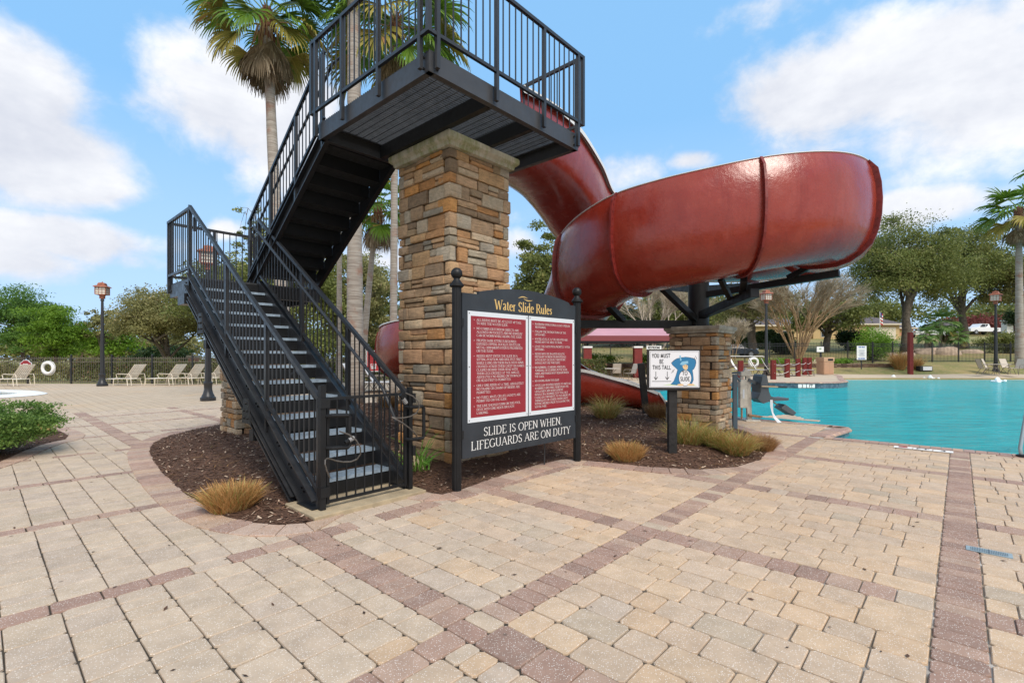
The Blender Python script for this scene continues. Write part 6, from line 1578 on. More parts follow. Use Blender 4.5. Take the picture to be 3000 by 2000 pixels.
# bubbling jets on the beach entry
for i, (px, py) in enumerate([(2052, 866), (2163, 868), (2360*.928, 873)]):
    px = [2052, 2114, 2300][i] if False else [2052, 2162, 2190][i]
for i, (px, py, lb) in enumerate([(1992*1.0 + 60*.0, 868, 'white bubbling water jet near the tall red post'), (2087 + 25, 869, 'white bubbling water jet in the middle of the beach entry'), (2306, 874, 'white bubbling water jet below the patio table')]):
    px = [2052, 2137, 2291][i]; py = [870, 871, 877][i]; Y = 1126*(CAMH - wz)/(py - 819.5); x = (px - 1176)/1126*Y; m = MB(); n_, m__ = 12, 7; vs = []
    for a in range(m__):
        for b_ in range(n_):
            th = math.pi/2*a/(m__-1); ph = 2*math.pi*b_/n_; q = .16*(1.15 - .3*math.sin(th)) ; vs.append((q*math.cos(th)*math.cos(ph)*rr(.75, 1.25), q*math.cos(th)*math.sin(ph)*rr(.75, 1.25), .30*math.sin(th)*rr(.85, 1.1)))
    m.add(vs, [(a*n_ + b_, a*n_ + (b_+1) % n_, (a+1)*n_ + (b_+1) % n_, (a+1)*n_ + b_) for a in range(m__-1) for b_ in range(n_)])
    for k in range(14): a = rr(0, 6.28); q = rr(.15, .45); m.sphere((q*math.cos(a), q*math.sin(a), rr(.0, .08)), rr(.04, .09), 6, 4)
    o = m.build('bubbling_jet', M_FOAM, loc=(x, Y, wz), smooth=True); tag(o, lb, 'water jet')
# ripples at the notch spill
m = MB()
for k in range(5): m.tube([(6.35 + (.10 + k*.085)*math.cos(2*math.pi*q/28)*1.1, 9.0 + (.10 + k*.085)*math.sin(2*math.pi*q/28)*.8, wz + .002) for q in range(28)], .012, 5, closed=True)
tag(m.build('spill_ripples', M_FOAM), label='white ripple rings where water spills below the pool corner', cat='water foam', kind='stuff')
# ------------------------------------------------------------------ vegetation
def crown_clusters(K, rx, ry, rz, cz, flat=.0, seed=0, low=-.9, shell=.55):
    rg = np.random.default_rng(seed); out = []
    while len(out) < K:
        p = rg.normal(size=3); p /= np.linalg.norm(p); r = shell + (1 - shell)*rg.random()
        if p[2] < low: continue
        q = p*r; lump = 1 + .22*math.sin(3.1*p[0] + seed) * math.cos(2.7*p[1] + seed*2) + .12*rg.normal()*.6
        out.append((q[0]*rx*lump, q[1]*ry*lump, cz + q[2]*rz*lump))
    return np.array(out)
def tree(label, loc, h, w, mat_, name='oak_tree', trunk=.22, th=.28, K=90, n=14000, leaf=.16, csz=.13, seed=1, depth=None, low=-.7, barkm=None, shell=.45, grp=None, cat='tree', lean=(0, 0), aspect=.55, limbs=1.0):
    rg = random.Random(seed); r = empty(name, loc, 0, label, cat, grp)
    rx = w/2; ry = (depth or w)/2; cz = h*(th + (1-th)*.5); rz = h*(1-th)*.5
    CC = crown_clusters(K, rx*.92, ry*.92, rz*.92, cz, seed=seed, low=low, shell=shell)
    t = MB(); top = Vector((lean[0], lean[1], h*th*1.05)); ns = 5
    pts = [Vector((0, 0, -.2)), Vector((lean[0]*.2 + rg.uniform(-.05, .05)*trunk*3, lean[1]*.2, h*th*.35)), Vector((lean[0]*.6 + rg.uniform(-.1, .1)*trunk*3, lean[1]*.6, h*th*.7)), top, top + Vector((rg.uniform(-.3, .3), rg.uniform(-.3, .3), h*.22))]
    t.tube(pts, [trunk*1.25, trunk, trunk*.9, trunk*.78, trunk*.4], 9)
    nm = min(K, int(46*limbs)); sel = rg.sample(range(K), nm)
    mains = []
    for i, ci in enumerate(sel):
        c = Vector(CC[ci]); base = pts[2].lerp(pts[4], rg.random()) if i < 7 or not mains else rg.choice(mains)
        mid = base.lerp(c, .5) + Vector((rg.uniform(-.08, .08)*w, rg.uniform(-.08, .08)*w, rg.uniform(0, .07)*h)); m1 = base.lerp(mid, .5) + Vector((0, 0, .02*h)); rr0 = trunk*(.42 if i < 7 else .2)
        t.tube([base, m1, mid, mid.lerp(c, .55) + Vector((0, 0, .01*h)), c], [rr0, rr0*.8, rr0*.6, rr0*.35, rr0*.12], 5, caps=False)
        if i < 14: mains += [mid, m1]
    t.build('trunk', barkm or M_BARK, r, smooth=True)
    cnt = np.maximum(1, (n/K*RNG.uniform(.5, 1.5, K)).astype(int)); L = []
    for c, k in zip(CC, cnt):
        s = csz*w*RNG.uniform(.6, 1.25); g_ = RNG.normal(size=(k, 3))*np.array([s, s, s*.52]); L.append(c + g_)
    C = np.concatenate(L); P = leaf_quads(C, leaf, aspect, droop=.15)
    rnd = np.clip(RNG.uniform(0, 1, len(C))*.45 + .55*np.repeat(RNG.uniform(0, 1, K), cnt), 0, 1)
    quads_object('crown', P, rnd, mat_, r); return r
def bx_(px, Y): return at(px, Y)[0], Y
def tg(px, Y): x, y = bx_(px, Y); return (x, y, terr(x, y))
def hpx(py, Y, z): return zy(py, Y) - z
def tree_px(label, px, Y, pytop, wpx, mat_, **kw):
    loc = tg(px, Y); return tree(label, loc, hpx(pytop, Y, loc[2]), wpx/1126*Y, mat_, **kw)
# --- left background
tree_px('tall dense pine at the far left with sky showing through its top', 52, 62, 643, 165, L_PINE, name='pine_tree', th=.12, K=110, n=20000, leaf=.20, csz=.075, seed=3, barkm=M_BARKP, trunk=.26, low=-1, shell=.3, aspect=.3)
tree_px('bright green pine just right of the tall pine', 128, 55, 698, 105, L_LIME, name='pine_tree', th=.14, K=70, n=13000, leaf=.17, csz=.09, seed=4, barkm=M_BARKP, trunk=.22, low=-1, shell=.3, aspect=.3)
tree_px('small dark pine in the gap left of the first lamp post', 188, 80, 727, 42, L_PINE, name='pine_tree', th=.2, K=40, n=5000, leaf=.2, csz=.12, seed=5, barkm=M_BARKP, trunk=.15, shell=.1, aspect=.3)
tree_px('thin half bare tree behind the first lamp post', 232, 58, 702, 80, L_OLIVE, name='oak_tree', th=.3, K=50, n=3000, leaf=.15, csz=.06, seed=6, trunk=.13)
tree_px('low pale green tree left of the big oak', 262, 70, 752, 100, L_LIME, name='small_tree', th=.2, K=40, n=6000, leaf=.18, csz=.12, seed=8)
tree_px('broad olive live oak behind the left loungers', 385, 46, 664, 290, L_OLIVE, name='live_oak', th=.18, K=200, n=52000, leaf=.095, csz=.05, seed=9, trunk=.34, low=-.45, depth=9, shell=.35)
tree_px('large olive oak seen through the landing railing', 545, 42, 585, 240, L_OAK, name='live_oak', th=.25, K=140, n=22000, leaf=.13, csz=.062, seed=10, trunk=.3, depth=8)
tree_px('tall sparse tree with thin twigs above the landing rail', 588, 36, 452, 90, L_OAK, name='oak_tree', th=.5, K=40, n=1500, leaf=.10, csz=.05, seed=12, trunk=.12)
tree_px('dark evergreen mass behind the left oak trunk', 360, 60, 795, 110, L_DARK, name='cedar_tree', th=.05, K=40, n=5000, leaf=.2, csz=.12, seed=13, low=-1)
tree_px('tall olive oak behind the lower stair flight', 690, 40, 560, 230, L_OAK, name='live_oak', th=.25, K=120, n=20000, leaf=.13, csz=.065, seed=14, trunk=.25, depth=8)
tree_px('yellow green tree right of the stairs behind the palms', 815, 44, 560, 190, L_OLIVE, name='oak_tree', th=.12, K=120, n=20000, leaf=.13, csz=.062, seed=15, low=-1, depth=8)
tree_px('darker tree left of the tall stone pillar', 880, 50, 590, 130, L_OAK, name='oak_tree', th=.1, K=90, n=14000, leaf=.14, csz=.075, seed=16, low=-1)
tree_px('bushy oak directly behind the rules sign', 1240, 42, 520, 150, L_OAK, name='live_oak', th=.12, K=130, n=24000, leaf=.125, csz=.065, seed=17, low=-1, trunk=.3)
tree_px('shorter olive tree between the rules sign and the bare tree', 1345, 50, 640, 150, L_OAK, name='oak_tree', th=.15, K=90, n=14000, leaf=.15, csz=.08, seed=18, low=-1)
tree_px('dark oak behind the pink awning', 1560, 62, 650, 200, L_OAK, name='live_oak', th=.18, K=100, n=15000, leaf=.17, csz=.075, seed=19, low=-.8, depth=9)
tree_px('dense dark tree behind the awning columns', 1430, 66, 700, 190, L_DARK, name='cedar_tree', th=.08, K=80, n=10000, leaf=.22, csz=.09, seed=20, low=-1)
# --- right background
tree_px('grey oak with sparse crown and leaning limbs left of the crape myrtle', 1728, 50, 640, 230, L_OLIVE, name='live_oak', th=.34, K=110, n=9000, leaf=.13, csz=.06, seed=22, trunk=.42, depth=9, limbs=1.6)
tree_px('broad dark live oak with thick straight trunk right of the slide', 2080, 52, 492, 310, L_OAK, name='live_oak', th=.24, K=270, n=62000, leaf=.105, csz=.046, seed=23, trunk=.48, depth=11, low=-.8, shell=.25)
tree_px('second live oak with forked low limbs at the right', 2212, 60, 520, 260, L_OAK, name='live_oak', th=.20, K=200, n=44000, leaf=.12, csz=.048, seed=24, trunk=.5, depth=12, low=-.45, shell=.3)
tree_px('oak behind the tall palm cut by the right edge', 2350, 58, 565, 160, L_OLIVE, name='live_oak', th=.25, K=110, n=16000, leaf=.15, csz=.07, seed=25, trunk=.3)
tree_px('dark leaning oak beside the crape myrtle', 1895, 54, 690, 170, L_OAK, name='live_oak', th=.36, K=70, n=8000, leaf=.15, csz=.07, seed=26, trunk=.36, lean=(.5, 0))
tree_px('red leaved tree behind the right pickup truck', 2232, 105, 735, 150, L_RED, name='red_tree', th=.2, K=60, n=6000, leaf=.3, csz=.09, seed=27)
tree_px('far oak filling the gap behind the yellow house', 1960, 110, 690, 330, L_OAK, name='live_oak', th=.1, K=120, n=14000, leaf=.32, csz=.06, seed=28, low=-1, depth=12)
tree_px('distant oak behind the far left pines', 120, 95, 760, 330, L_OAK, name='oak_tree', th=.1, K=110, n=10000, leaf=.32, csz=.07, seed=29, low=-1, depth=10)
tree_px('distant tree line oak between the first and second lamp posts', 330, 90, 770, 360, L_OLIVE, name='oak_tree', th=.1, K=110, n=10000, leaf=.3, csz=.07, seed=30, low=-1, depth=10)
tree_px('distant oak behind the stair foot', 720, 85, 740, 460, L_OAK, name='oak_tree', th=.08, K=130, n=13000, leaf=.3, csz=.06, seed=31, low=-1, depth=10)
tree_px('distant oak behind the tall stone pillar', 1090, 80, 700, 420, L_OAK, name='oak_tree', th=.08, K=120, n=11000, leaf=.3, csz=.065, seed=32, low=-1, depth=10)
tree_px('distant oak behind the slide column', 1640, 100, 712, 420, L_OAK, name='oak_tree', th=.08, K=130, n=14000, leaf=.32, csz=.06, seed=33, low=-1, depth=10)
tree_px('distant oak at the right edge behind the white wall', 2330, 112, 690, 300, L_OAK, name='oak_tree', th=.08, K=110, n=11000, leaf=.33, csz=.065, seed=34, low=-1, depth=10)
# bare multi stemmed trees
def bare_tree(label, loc, h, spread, stems, bark, seed, name='crape_myrtle', vase=.35, lv=4, tn=6500, tl=.5, base_r=.09, twig=L_TWIG):
    rg = random.Random(seed); r = empty(name, loc, 0, label, 'tree'); t = MB(); tips = []
    def grow(p, d, L, rad, lev):
        a = p + d*L*.5 + Vector((rg.uniform(-1, 1), rg.uniform(-1, 1), 0))*L*.05; b = a + d*L*.5 + Vector((0, 0, rg.uniform(-.02, .05)*L))
        t.tube([p, a, b], [rad, rad*.85, rad*.66], 5 if lev < 2 else 4, caps=False)
        tips.append((p, b, lev))
        if lev >= lv: return
        for _ in range(rg.choice([2, 3]) if lev else 3):
            nd = (d + Vector((rg.uniform(-.55, .55), rg.uniform(-.55, .55), rg.uniform(-.15, .35))) + Vector((b.x, b.y, 0)).normalized()*vase*.4).normalized()
            grow(b, nd, L*rg.uniform(.6, .82), rad*.6, lev + 1)
    for i in range(stems):
        a = 2*math.pi*i/stems + rg.uniform(-.3, .3); q = rg.uniform(.25, 1)*vase
        grow(Vector((.22*math.cos(a), .22*math.sin(a), -.1)), Vector((math.cos(a)*q, math.sin(a)*q*.7, 1)).normalized(), h*.36, base_r*rg.uniform(.8, 1.2), 0)
    t.build('trunk', bark, r, smooth=True)
    E = [x for x in tips if x[2] >= 2]; P = []
    for _ in range(tn):
        p, b, lev = rg.choice(E); s = Vector(p).lerp(b, rg.random()); d = ((b-p).normalized() + Vector((rg.uniform(-.8, .8), rg.uniform(-.8, .8), rg.uniform(-.3, .6)))).normalized(); e_ = s + d*tl*rg.uniform(.5, 1.4) + Vector((0, 0, -.05*tl)); w_ = Vector((rg.uniform(-1, 1), rg.uniform(-.3, .3), rg.uniform(-1, 1))).normalized()*.009
        P.append((s - w_*1.3, s + w_*1.3, e_ + w_*.5, e_ - w_*.5))
    quads_object('crown', np.array([[tuple(v) for v in q] for q in P]), RNG.uniform(0, 1, len(P)), twig, r)
    return r
loc = tg(1833, 46); bare_tree('bare crape myrtle with many tan upright stems', loc, hpx(612, 46, loc[2])*.86, 12, 13, M_BARKT, 5, vase=.58, tn=15000, tl=.75, lv=4, base_r=.11)
loc = tg(1500, 44); bare_tree('bare white limbed tree behind the slide column', loc, 6.6, 7, 4, mat('pale sycamore bark', (.45, .38, .30), rough=.85, var=.3, vscale=5), 8, name='bare_tree', vase=.5, tn=5200, tl=.8, base_r=.15)
loc = tg(1680, 42); bare_tree('reddish bare shrub right of the slide column', loc, 3.6, 3, 9, M_BARKT, 11, name='bare_shrub', vase=.3, tn=3000, tl=.5, base_r=.03, lv=3)
# hedges and shrubs
def shrub(label, loc, w, d, h, m, n, leaf, seed=1, name='shrub', K=60, stems=6, csz=.10, cat='shrub', grp=None):
    r = empty(name, loc, 0, label, cat, grp); CC = crown_clusters(K, w/2*.9, d/2*.9, h*.45, h*.52, seed=seed, low=-1, shell=.5); CC[:, 2] = np.maximum(CC[:, 2], .05)
    cnt = np.maximum(1, (n/K*RNG.uniform(.6, 1.4, K)).astype(int)); L = [c + RNG.normal(size=(k, 3))*np.array([csz*w, csz*d, csz*h]) for c, k in zip(CC, cnt)]
    C = np.concatenate(L); C[:, 2] = np.maximum(C[:, 2], .02); rnd = np.clip(RNG.uniform(0, 1, len(C))*.65 + .35*np.repeat(RNG.uniform(0, 1, K), cnt), 0, 1)
    quads_object('foliage', leaf_quads(C, leaf, .5, up=.2), rnd, m, r)
    t = MB(); rg = random.Random(seed)
    for i in range(stems):
        c = CC[i % K]; t.tube([(rg.uniform(-.1, .1)*w, rg.uniform(-.1, .1)*d, -.05), (c[0]*.5, c[1]*.5, c[2]*.5), tuple(c)], [.03*h, .02*h, .008*h], 5)
    t.build('stem', M_BARK, r); return r
def hedge(label, x0, x1, y0, y1, h, m, n, leaf, loc, name='hedge'):
    r = empty(name, loc, 0, label, 'hedge'); k = n
    C = np.stack([RNG.uniform(x0, x1, k), RNG.uniform(y0, y1, k), RNG.uniform(0, 1, k)**.6*h], 1); C[:, 2] *= 1 + .10*np.sin(C[:, 0]*1.7) + .05*np.sin(C[:, 0]*4.1)
    sel = RNG.random(k) < .6; C[sel, 1] = y0 + RNG.uniform(0, .25, sel.sum())
    quads_object('foliage', leaf_quads(C, leaf, .5), RNG.uniform(0, 1, k), m, r); return r
hedge('long clipped yellow green hedge behind the left fence', 0, 31, 0, 1.6, 1.30, L_HEDGE, 30000, .075, (-25.5, 28.4, -.05))
hedge('brownish low hedge behind the left fence at the far left', 0, 15, 0, 1.6, 1.05, L_OLIVE, 9000, .085, (-41, 30.5, -.05))
hedge('clipped green hedge behind the lower stair flight', 0, 13, 0, 1.4, 1.0, L_BRIGHT, 9000, .08, (-11.5, 29.0, -.05))
loc = tg(1748, 58); hedge('tall dark green hedge before the yellow house', 0, 7.6, 0, 1.5, 2.2, L_DARK, 12000, .12, (loc[0] - 3.7, 58, loc[2] - .1))
loc = tg(2010, 43.5); shrub('bright green rounded shrub behind the far fence', (loc[0], 43.6, loc[2]), 3.5, 2.8, 2.75, L_BRIGHT, 9000, .075, seed=4, K=80, stems=12)
loc = tg(1953, 56); shrub('dark conical evergreen beside the yellow house', loc, 3.1, 2.5, 2.7, L_DARK, 7000, .10, seed=5, name='evergreen_shrub')
loc = tg(1795, 50); shrub('dark green shrub mass under the grey oak', loc, 2.6, 2, 1.9, L_DARK, 5000, .10, seed=6)
loc = tg(2320, 52); shrub('dark green shrub mass below the white balustrade', loc, 5.2, 2.4, 2.1, L_OAK, 8000, .11, seed=7)
loc = tg(2340, 66); shrub('square clipped hedge above the white balustrade', (loc[0], 66, loc[2] + 2.6), 3.8, 2.0, 2.0, L_DARK, 5000, .13, seed=8, K=70)
for i, px in enumerate((1752, 1790, 1850, 1915, 1940)):
    x, y = bx_(px, 39.7 + (i % 3)*.4); shrub(['yellow green flowering groundcover left of the far lamp post', 'yellow green flowering groundcover right of the far lamp post', 'yellow green groundcover behind the third bollard', 'yellow green groundcover right of the litter bin', 'yellow green groundcover left of the pool rules sign'][i], (x, y, .9), 1.3, .7, .42, L_BRIGHT, 900, .06, seed=20 + i, K=14, stems=0, csz=.2, grp='groundcover clumps in the raised bed')
for i, px in enumerate((1362, 1400, 1478)):
    x, y = bx_(px, 40.5); shrub(['yellow green shrub left under the pink awning', 'yellow green shrub in the middle under the pink awning', 'yellow green shrub right of the awning column'][i], (x, y, .9), 1.4, .9, .75, L_BRIGHT, 1000, .07, seed=30 + i, K=16, stems=0, csz=.2, grp='shrubs behind the pink awning')
shrub('spreading juniper bush at the left edge of the paving', (-8.0, 7.05, .02), 2.9, 2.0, .84, L_JUN, 60000, .020, seed=41, K=230, csz=.036, name='juniper_bush', stems=14)
# palms
def fan_leaf(base, d, size, nbl, droop, fold=.35, spread=105, seed=0):
    """blades of one fan; base: hub point, d: direction of the midrib"""
    rg = np.random.default_rng(seed); d = Vector(d).normalized(); side = d.cross(Vector((0, 0, 1)));
    side = side.normalized() if side.length > .05 else Vector((1, 0, 0)); nrm = side.cross(d).normalized(); Q = []
    for k in range(nbl):
        a = R(-spread + 2*spread*(k + .5)/nbl); L = size*(.62 + .38*math.cos(a*.62))*rg.uniform(.9, 1.08)
        dv = (d*math.cos(a) + side*math.sin(a) + nrm*(abs(math.sin(a))*fold)).normalized()
        wdir = (side*math.cos(a) - d*math.sin(a)).normalized(); w = size*math.pi*spread/180/nbl*1.0
        P = []; p = Vector(base); dd = dv.copy()
        segs = [(0, .012), (.42, w*.50), (.70, w*.42), (.88, w*.2), (1.0, .004)]
        last = 0; pts = []
        for (t, ww) in segs:
            stp = (t - last)*L; g_ = droop*(t**2)*rg.uniform(.75, 1.35)
            dd = (dd + Vector((0, 0, -g_*1.1))).normalized() if t > .3 else dd
            p = p + dd*stp; last = t; tw = nrm*(ww*.35*(1 if k % 2 else -1)); pts.append((p - wdir*ww + tw, p + wdir*ww - tw))
        for (a0, b0), (a1, b1) in zip(pts[:-1], pts[1:]): Q.append((tuple(a0), tuple(b0), tuple(b1), tuple(a1)))
    return Q
def fan_palm(label, base, top, r0, r1, csize, nleaf, seed, name='fan_palm', skirt=18, yellow=.3, skirt_len=1.3, bend=0.0, boot=True, nbl=26, up=.5, mats=None, skl=1.0):
    rg = random.Random(seed); r = empty(name, base, 0, label, 'palm tree'); T = Vector(top) - Vector(base); t = MB(); n = 22
    pts = [Vector((T.x*(i/n)**1.0 + bend*math.sin(math.pi*i/n), T.y*i/n, T.z*i/n)) for i in range(n + 1)]; pts[0].z -= .2
    rs = [lerp(r0, r1, min(1, i/n*1.25))*(1 + (.10 if i == 0 else 0))*rg.uniform(.96, 1.04) for i in range(n + 1)]
    t.tube(pts, rs, 14); t.build('trunk', M_PALMT, r, smooth=True)
    if boot:
        b = MB()
        for i in range(60):
            z = T.z - .1 - rg.random()*csize*.55; a = rg.uniform(0, 6.28); q = r1*1.15; p = Vector((T.x + q*math.cos(a), T.y + q*math.sin(a), z)); b.tube([p + Vector((0, 0, -.05)), p + Vector((math.cos(a)*.07, math.sin(a)*.07, .16))], [r1*.35, r1*.12], 5)
        b.sphere((T.x, T.y, T.z - csize*.22), r1*1.6, 12, 8, sc=(1, 1, 2.2)); b.build('boots', M_BOOT, r)
    G1, G2, G3 = [], [], []; g1, g2, g3 = [], [], []; pet = MB(); pety = MB()
    for i in range(nleaf):
        f = i/nleaf; a = i*2.399 + rg.uniform(-.3, .3); el = lerp(1.25, -.55, f**.8) + rg.uniform(-.12, .12)
        dv = Vector((math.cos(a)*math.cos(el), math.sin(a)*math.cos(el), math.sin(el))); pl = csize*rg.uniform(.62, .85); o = T + Vector((0, 0, -.1 - .25*f*csize))
        hub = o + dv*pl + Vector((0, 0, -.10*pl*(1 + f))); (pet if f < .7 else pety).tube([o, o + dv*pl*.5 + Vector((0, 0, .03)), hub], [.022, .018, .012], 5)
        d2 = (dv + Vector((0, 0, -.35 - .5*f))).normalized(); Q = fan_leaf(hub, d2, csize*rg.uniform(.62, .75), nbl, .28 + .45*f, seed=seed*100 + i); yl = f > 1 - yellow and rg.random() < .75
        (G2 if yl else G1).extend(Q); (g2 if yl else g1).extend([rg.random()*.35 + rg.random()*.6 for _ in Q])
    for i in range(skirt):
        a = i*2.399; el = rg.uniform(-1.45, -1.1); dv = Vector((math.cos(a)*math.cos(el), math.sin(a)*math.cos(el), math.sin(el))); o = T + Vector((math.cos(a)*r1, math.sin(a)*r1, -.35*csize)); pl = csize*rg.uniform(.3, .6)*skl; hub = o + dv*pl
        pety.tube([o, o + Vector((math.cos(a)*.15, math.sin(a)*.15, -.05)), hub], [.02, .016, .01], 5); Q = fan_leaf(hub, dv + Vector((math.cos(a)*.12, math.sin(a)*.12, -.4)), csize*rg.uniform(.45, .62)*skirt_len, 18, .8, spread=48, fold=.15, seed=seed*200 + i); G3 += Q; g3 += [rg.random() for _ in Q]
    m1, m2, m3 = mats or (L_PALM, L_PALMY, L_PALMD)
    for G, gg, mm, nm in ((G1, g1, m1, 'fronds'), (G2, g2, m2, 'yellow_fronds'), (G3, g3, m3, 'dead_skirt')):
        if G: quads_object(nm, np.array(G), np.array(gg), mm, r)
    pet.build('petioles', mat('green petiole', (.20, .28, .06), rough=.5), r)
    if pety.v: pety.build('dry_petioles', mat('tan petiole', (.30, .19, .08), rough=.7), r)
    return r
def P3(px, py, Y): return Vector(((px - 1176)/1126*Y, Y, zy(py, Y)))
fan_palm('tall fan palm with drooping brown skirt above the stair railing', Vector((*at(668, 14.5)[:2], 0)), P3(614, 22, 15), .21, .135, 1.62, 30, 6, skirt=24, yellow=.38, skirt_len=1.1, nbl=34, bend=-.10, skl=1.3)
fan_palm('very thick grey palm trunk rising past the platform with its crown above the view', Vector((*at(816, 14.2)[:2], 0)), P3(811, -420, 14.2), .235, .17, 2.0, 26, 5, skirt=10, yellow=.3)
fan_palm('fan palm with green crown seen through the platform railing', Vector((*at(903, 16)[:2], 0)), P3(908, 30, 16), .13, .11, 2.0, 32, 7, skirt=12, yellow=.35, nbl=30, skirt_len=.9)
fan_palm('short fan palm with hanging dead leaves left of the stone pillar', Vector((*at(828, 23)[:2], 0)), P3(868, 468, 22.5), .17, .12, 1.45, 24, 9, skirt=22, yellow=.35, skirt_len=1.25, nbl=20, bend=-.05)
fan_palm('slim pinkish palm trunk below the upper stair flight', Vector((*at(779, 25)[:2], 0)), P3(780, 430, 25), .15, .12, 1.5, 18, 11, skirt=8, yellow=.3, nbl=16)
fan_palm('tall palm with grey skirt at the right edge of the lawn', Vector((*at(2342, 40)[:2], .9)), P3(2340, 478, 40), .30, .20, 2.3, 26, 13, skirt=24, yellow=.3, skirt_len=1.0, nbl=20)
fan_palm('palm crown just entering at the right edge high above', Vector((*at(2490, 30)[:2], .0)), P3(2462, 385, 30), .25, .18, 2.1, 22, 15, skirt=8, nbl=18)
# palmetto clump
for i, (px, py, Y, s) in enumerate([(2160, 738, 60, 1.75), (2128, 766, 58, 1.05), (2196, 768, 59, 1.15)]):
    g0 = tg(px, Y); fan_palm(['tallest palmetto with spiky fan crown before the white pickup', 'small palmetto left of the tallest palmetto', 'small palmetto right of the tallest palmetto'][i], Vector(g0), Vector((g0[0] + .1, g0[1], zy(py, Y))), .20, .18, s, 24, 30 + i, name='palmetto', skirt=4, yellow=.05, nbl=20, mats=(L_FERN, L_PALMY, L_PALMD), boot=False)
# grasses
def grass_clump(label, loc, rad, h, n, m, seed, droop=.5, flat=.0, name='grass_clump', blade=.005, upright=.6, cut=False, grp=None, m2=None, frac2=0, z0=None):
    rg = np.random.default_rng(seed); x, y = loc; z = bedz(x, y) if z0 is None else z0; r = empty(name, (x, y, z), 0, label, 'ornamental grass', grp)
    Q, Q2 = [], []; g1, g2 = [], []
    for i in range(n):
        a = rg.uniform(0, 6.283); q = rad*.85*math.sqrt(rg.random()); bx0_, by0_ = q*math.cos(a), q*math.sin(a); oa = a + rg.normal()*1.1; out = (.10 + .8*q/(rad*.85))*(1 - upright) + rg.uniform(0, .25); L = h*rg.uniform(.6, 1.2)*(1.0 if not cut else rg.uniform(.85, 1.05))
        d = np.array([math.cos(oa)*out, math.sin(oa)*out, 1.0]); d = d + rg.normal(size=3)*np.array([.22, .22, .05]); d /= np.linalg.norm(d); p = np.array([bx0_, by0_, -.01]); w = blade*rg.uniform(.6, 1.3); wv = np.array([-math.sin(oa + 1.1*rg.normal()), math.cos(oa), 0.])*w; P = [(p - wv, p + wv)]
        for s in range(3):
            d = d + np.array([math.cos(oa)*.12, math.sin(oa)*.12, -droop*(.25 + .45*s)*rg.uniform(.5, 1.4)]); d /= np.linalg.norm(d); p = p + d*L/3
            if p[2] < .004: p[2] = .004
            k = (1 - (s+1)/3*.85); P.append((p - wv*k, p + wv*k))
        T_ = (Q2, g2) if rg.random() < frac2 else (Q, g1); rv = rg.random()
        for (a0, b0), (a1, b1) in zip(P[:-1], P[1:]): T_[0].append((a0, b0, b1, a1)); T_[1].append(rv)
    quads_object('blades', np.array(Q), np.array(g1), m, r)
    if Q2: quads_object('green_blades', np.array(Q2), np.array(g2), m2, r)
    return r
grass_clump('large straw coloured grass clump on the mulch left of the stair foot', gp(533, 1172), .20, .26, 3200, L_STRAW, 1, droop=.16, upright=.70, cut=True, m2=L_GRBL, frac2=.08)
grass_clump('strappy green leaved plant between the gate and the tall stone pillar', gp(958, 1092), .20, .52, 70, L_STRAP, 2, droop=.55, blade=.012, name='strappy_plant', upright=.4)
grass_clump('straw coloured grass clump left of the height sign post', gp(1438, 1058), .22, .25, 2600, L_STRAW, 3, droop=.16, upright=.70, cut=True)
grass_clump('green tinged grass clump right behind the height sign post', gp(1582, 1036), .22, .48, 900, L_GRBL, 4, droop=.35, upright=.6, m2=L_STRAW, frac2=.4)
grass_clump('large arching green and gold grass clump in front of the slide column pillar', gp(1688, 1048), .22, .36, 1900, L_GRBL, 5, droop=.34, upright=.55, m2=L_STRAW, frac2=.5)
grass_clump('green gold grass clump between the post and the large arching clump', gp(1640, 1040), .15, .34, 800, L_GRBL, 15, droop=.32, upright=.55, m2=L_STRAW, frac2=.4)
grass_clump('rounded rusty brown grass clump at the right end of the bed', gp(1744, 1034), .22, .25, 2400, L_STRAW2, 6, droop=.2, upright=.68, cut=True)
grass_clump('small green tufted grass clump right of the rules sign', gp(1392, 972), .22, .55, 900, L_GRBL, 7, droop=.40, upright=.55, m2=L_STRAW, frac2=.4)
grass_clump('small dark brown grass clump left of the slide column pillar', gp(1516, 970), .26, .34, 1200, L_STRAW2, 8, droop=.18, upright=.7, cut=True)
grass_clump('small brown grass clump seen through the gate', gp(893, 945), .22, .5, 700, L_STRAW2, 9, droop=.3, upright=.6)
x, y = bx_(2070, 38.4); grass_clump('tall tan pampas grass left of the tall red post', (x - .1, y), .34, 1.30, 1200, L_STRAW, 10, droop=.10, upright=.92, blade=.016, name='pampas_grass', z0=terr(x, y))
x, y = bx_(2104, 38.6); grass_clump('tall tan pampas grass right of the tall red post', (x, y), .24, .95, 700, L_STRAW, 11, droop=.12, upright=.92, blade=.016, name='pampas_grass', z0=terr(x, y))
# scattered straw on the mulch
k = 900; C = []
while len(C) < k:
    x, y = rr(-4.5, 6), rr(4.6, 13)
    if inpoly(x, y, BED): C.append((x, y, bedz(x, y) + .012))
C = np.array(C); an = RNG.uniform(0, 3.14, k); a = np.stack([np.cos(an), np.sin(an), np.zeros(k)], 1); b = np.stack([-np.sin(an), np.cos(an), np.zeros(k)], 1); s = RNG.uniform(.03, .12, k)[:, None]; w = .0022
tag(quads_object('fallen_straw', np.stack([C - a*s - b*w, C + a*s - b*w, C + a*s + b*w, C - a*s + b*w], 1), RNG.uniform(0, 1, k), L_STRAW), label='loose pale straw blades fallen on the mulch', cat='straw', kind='stuff')
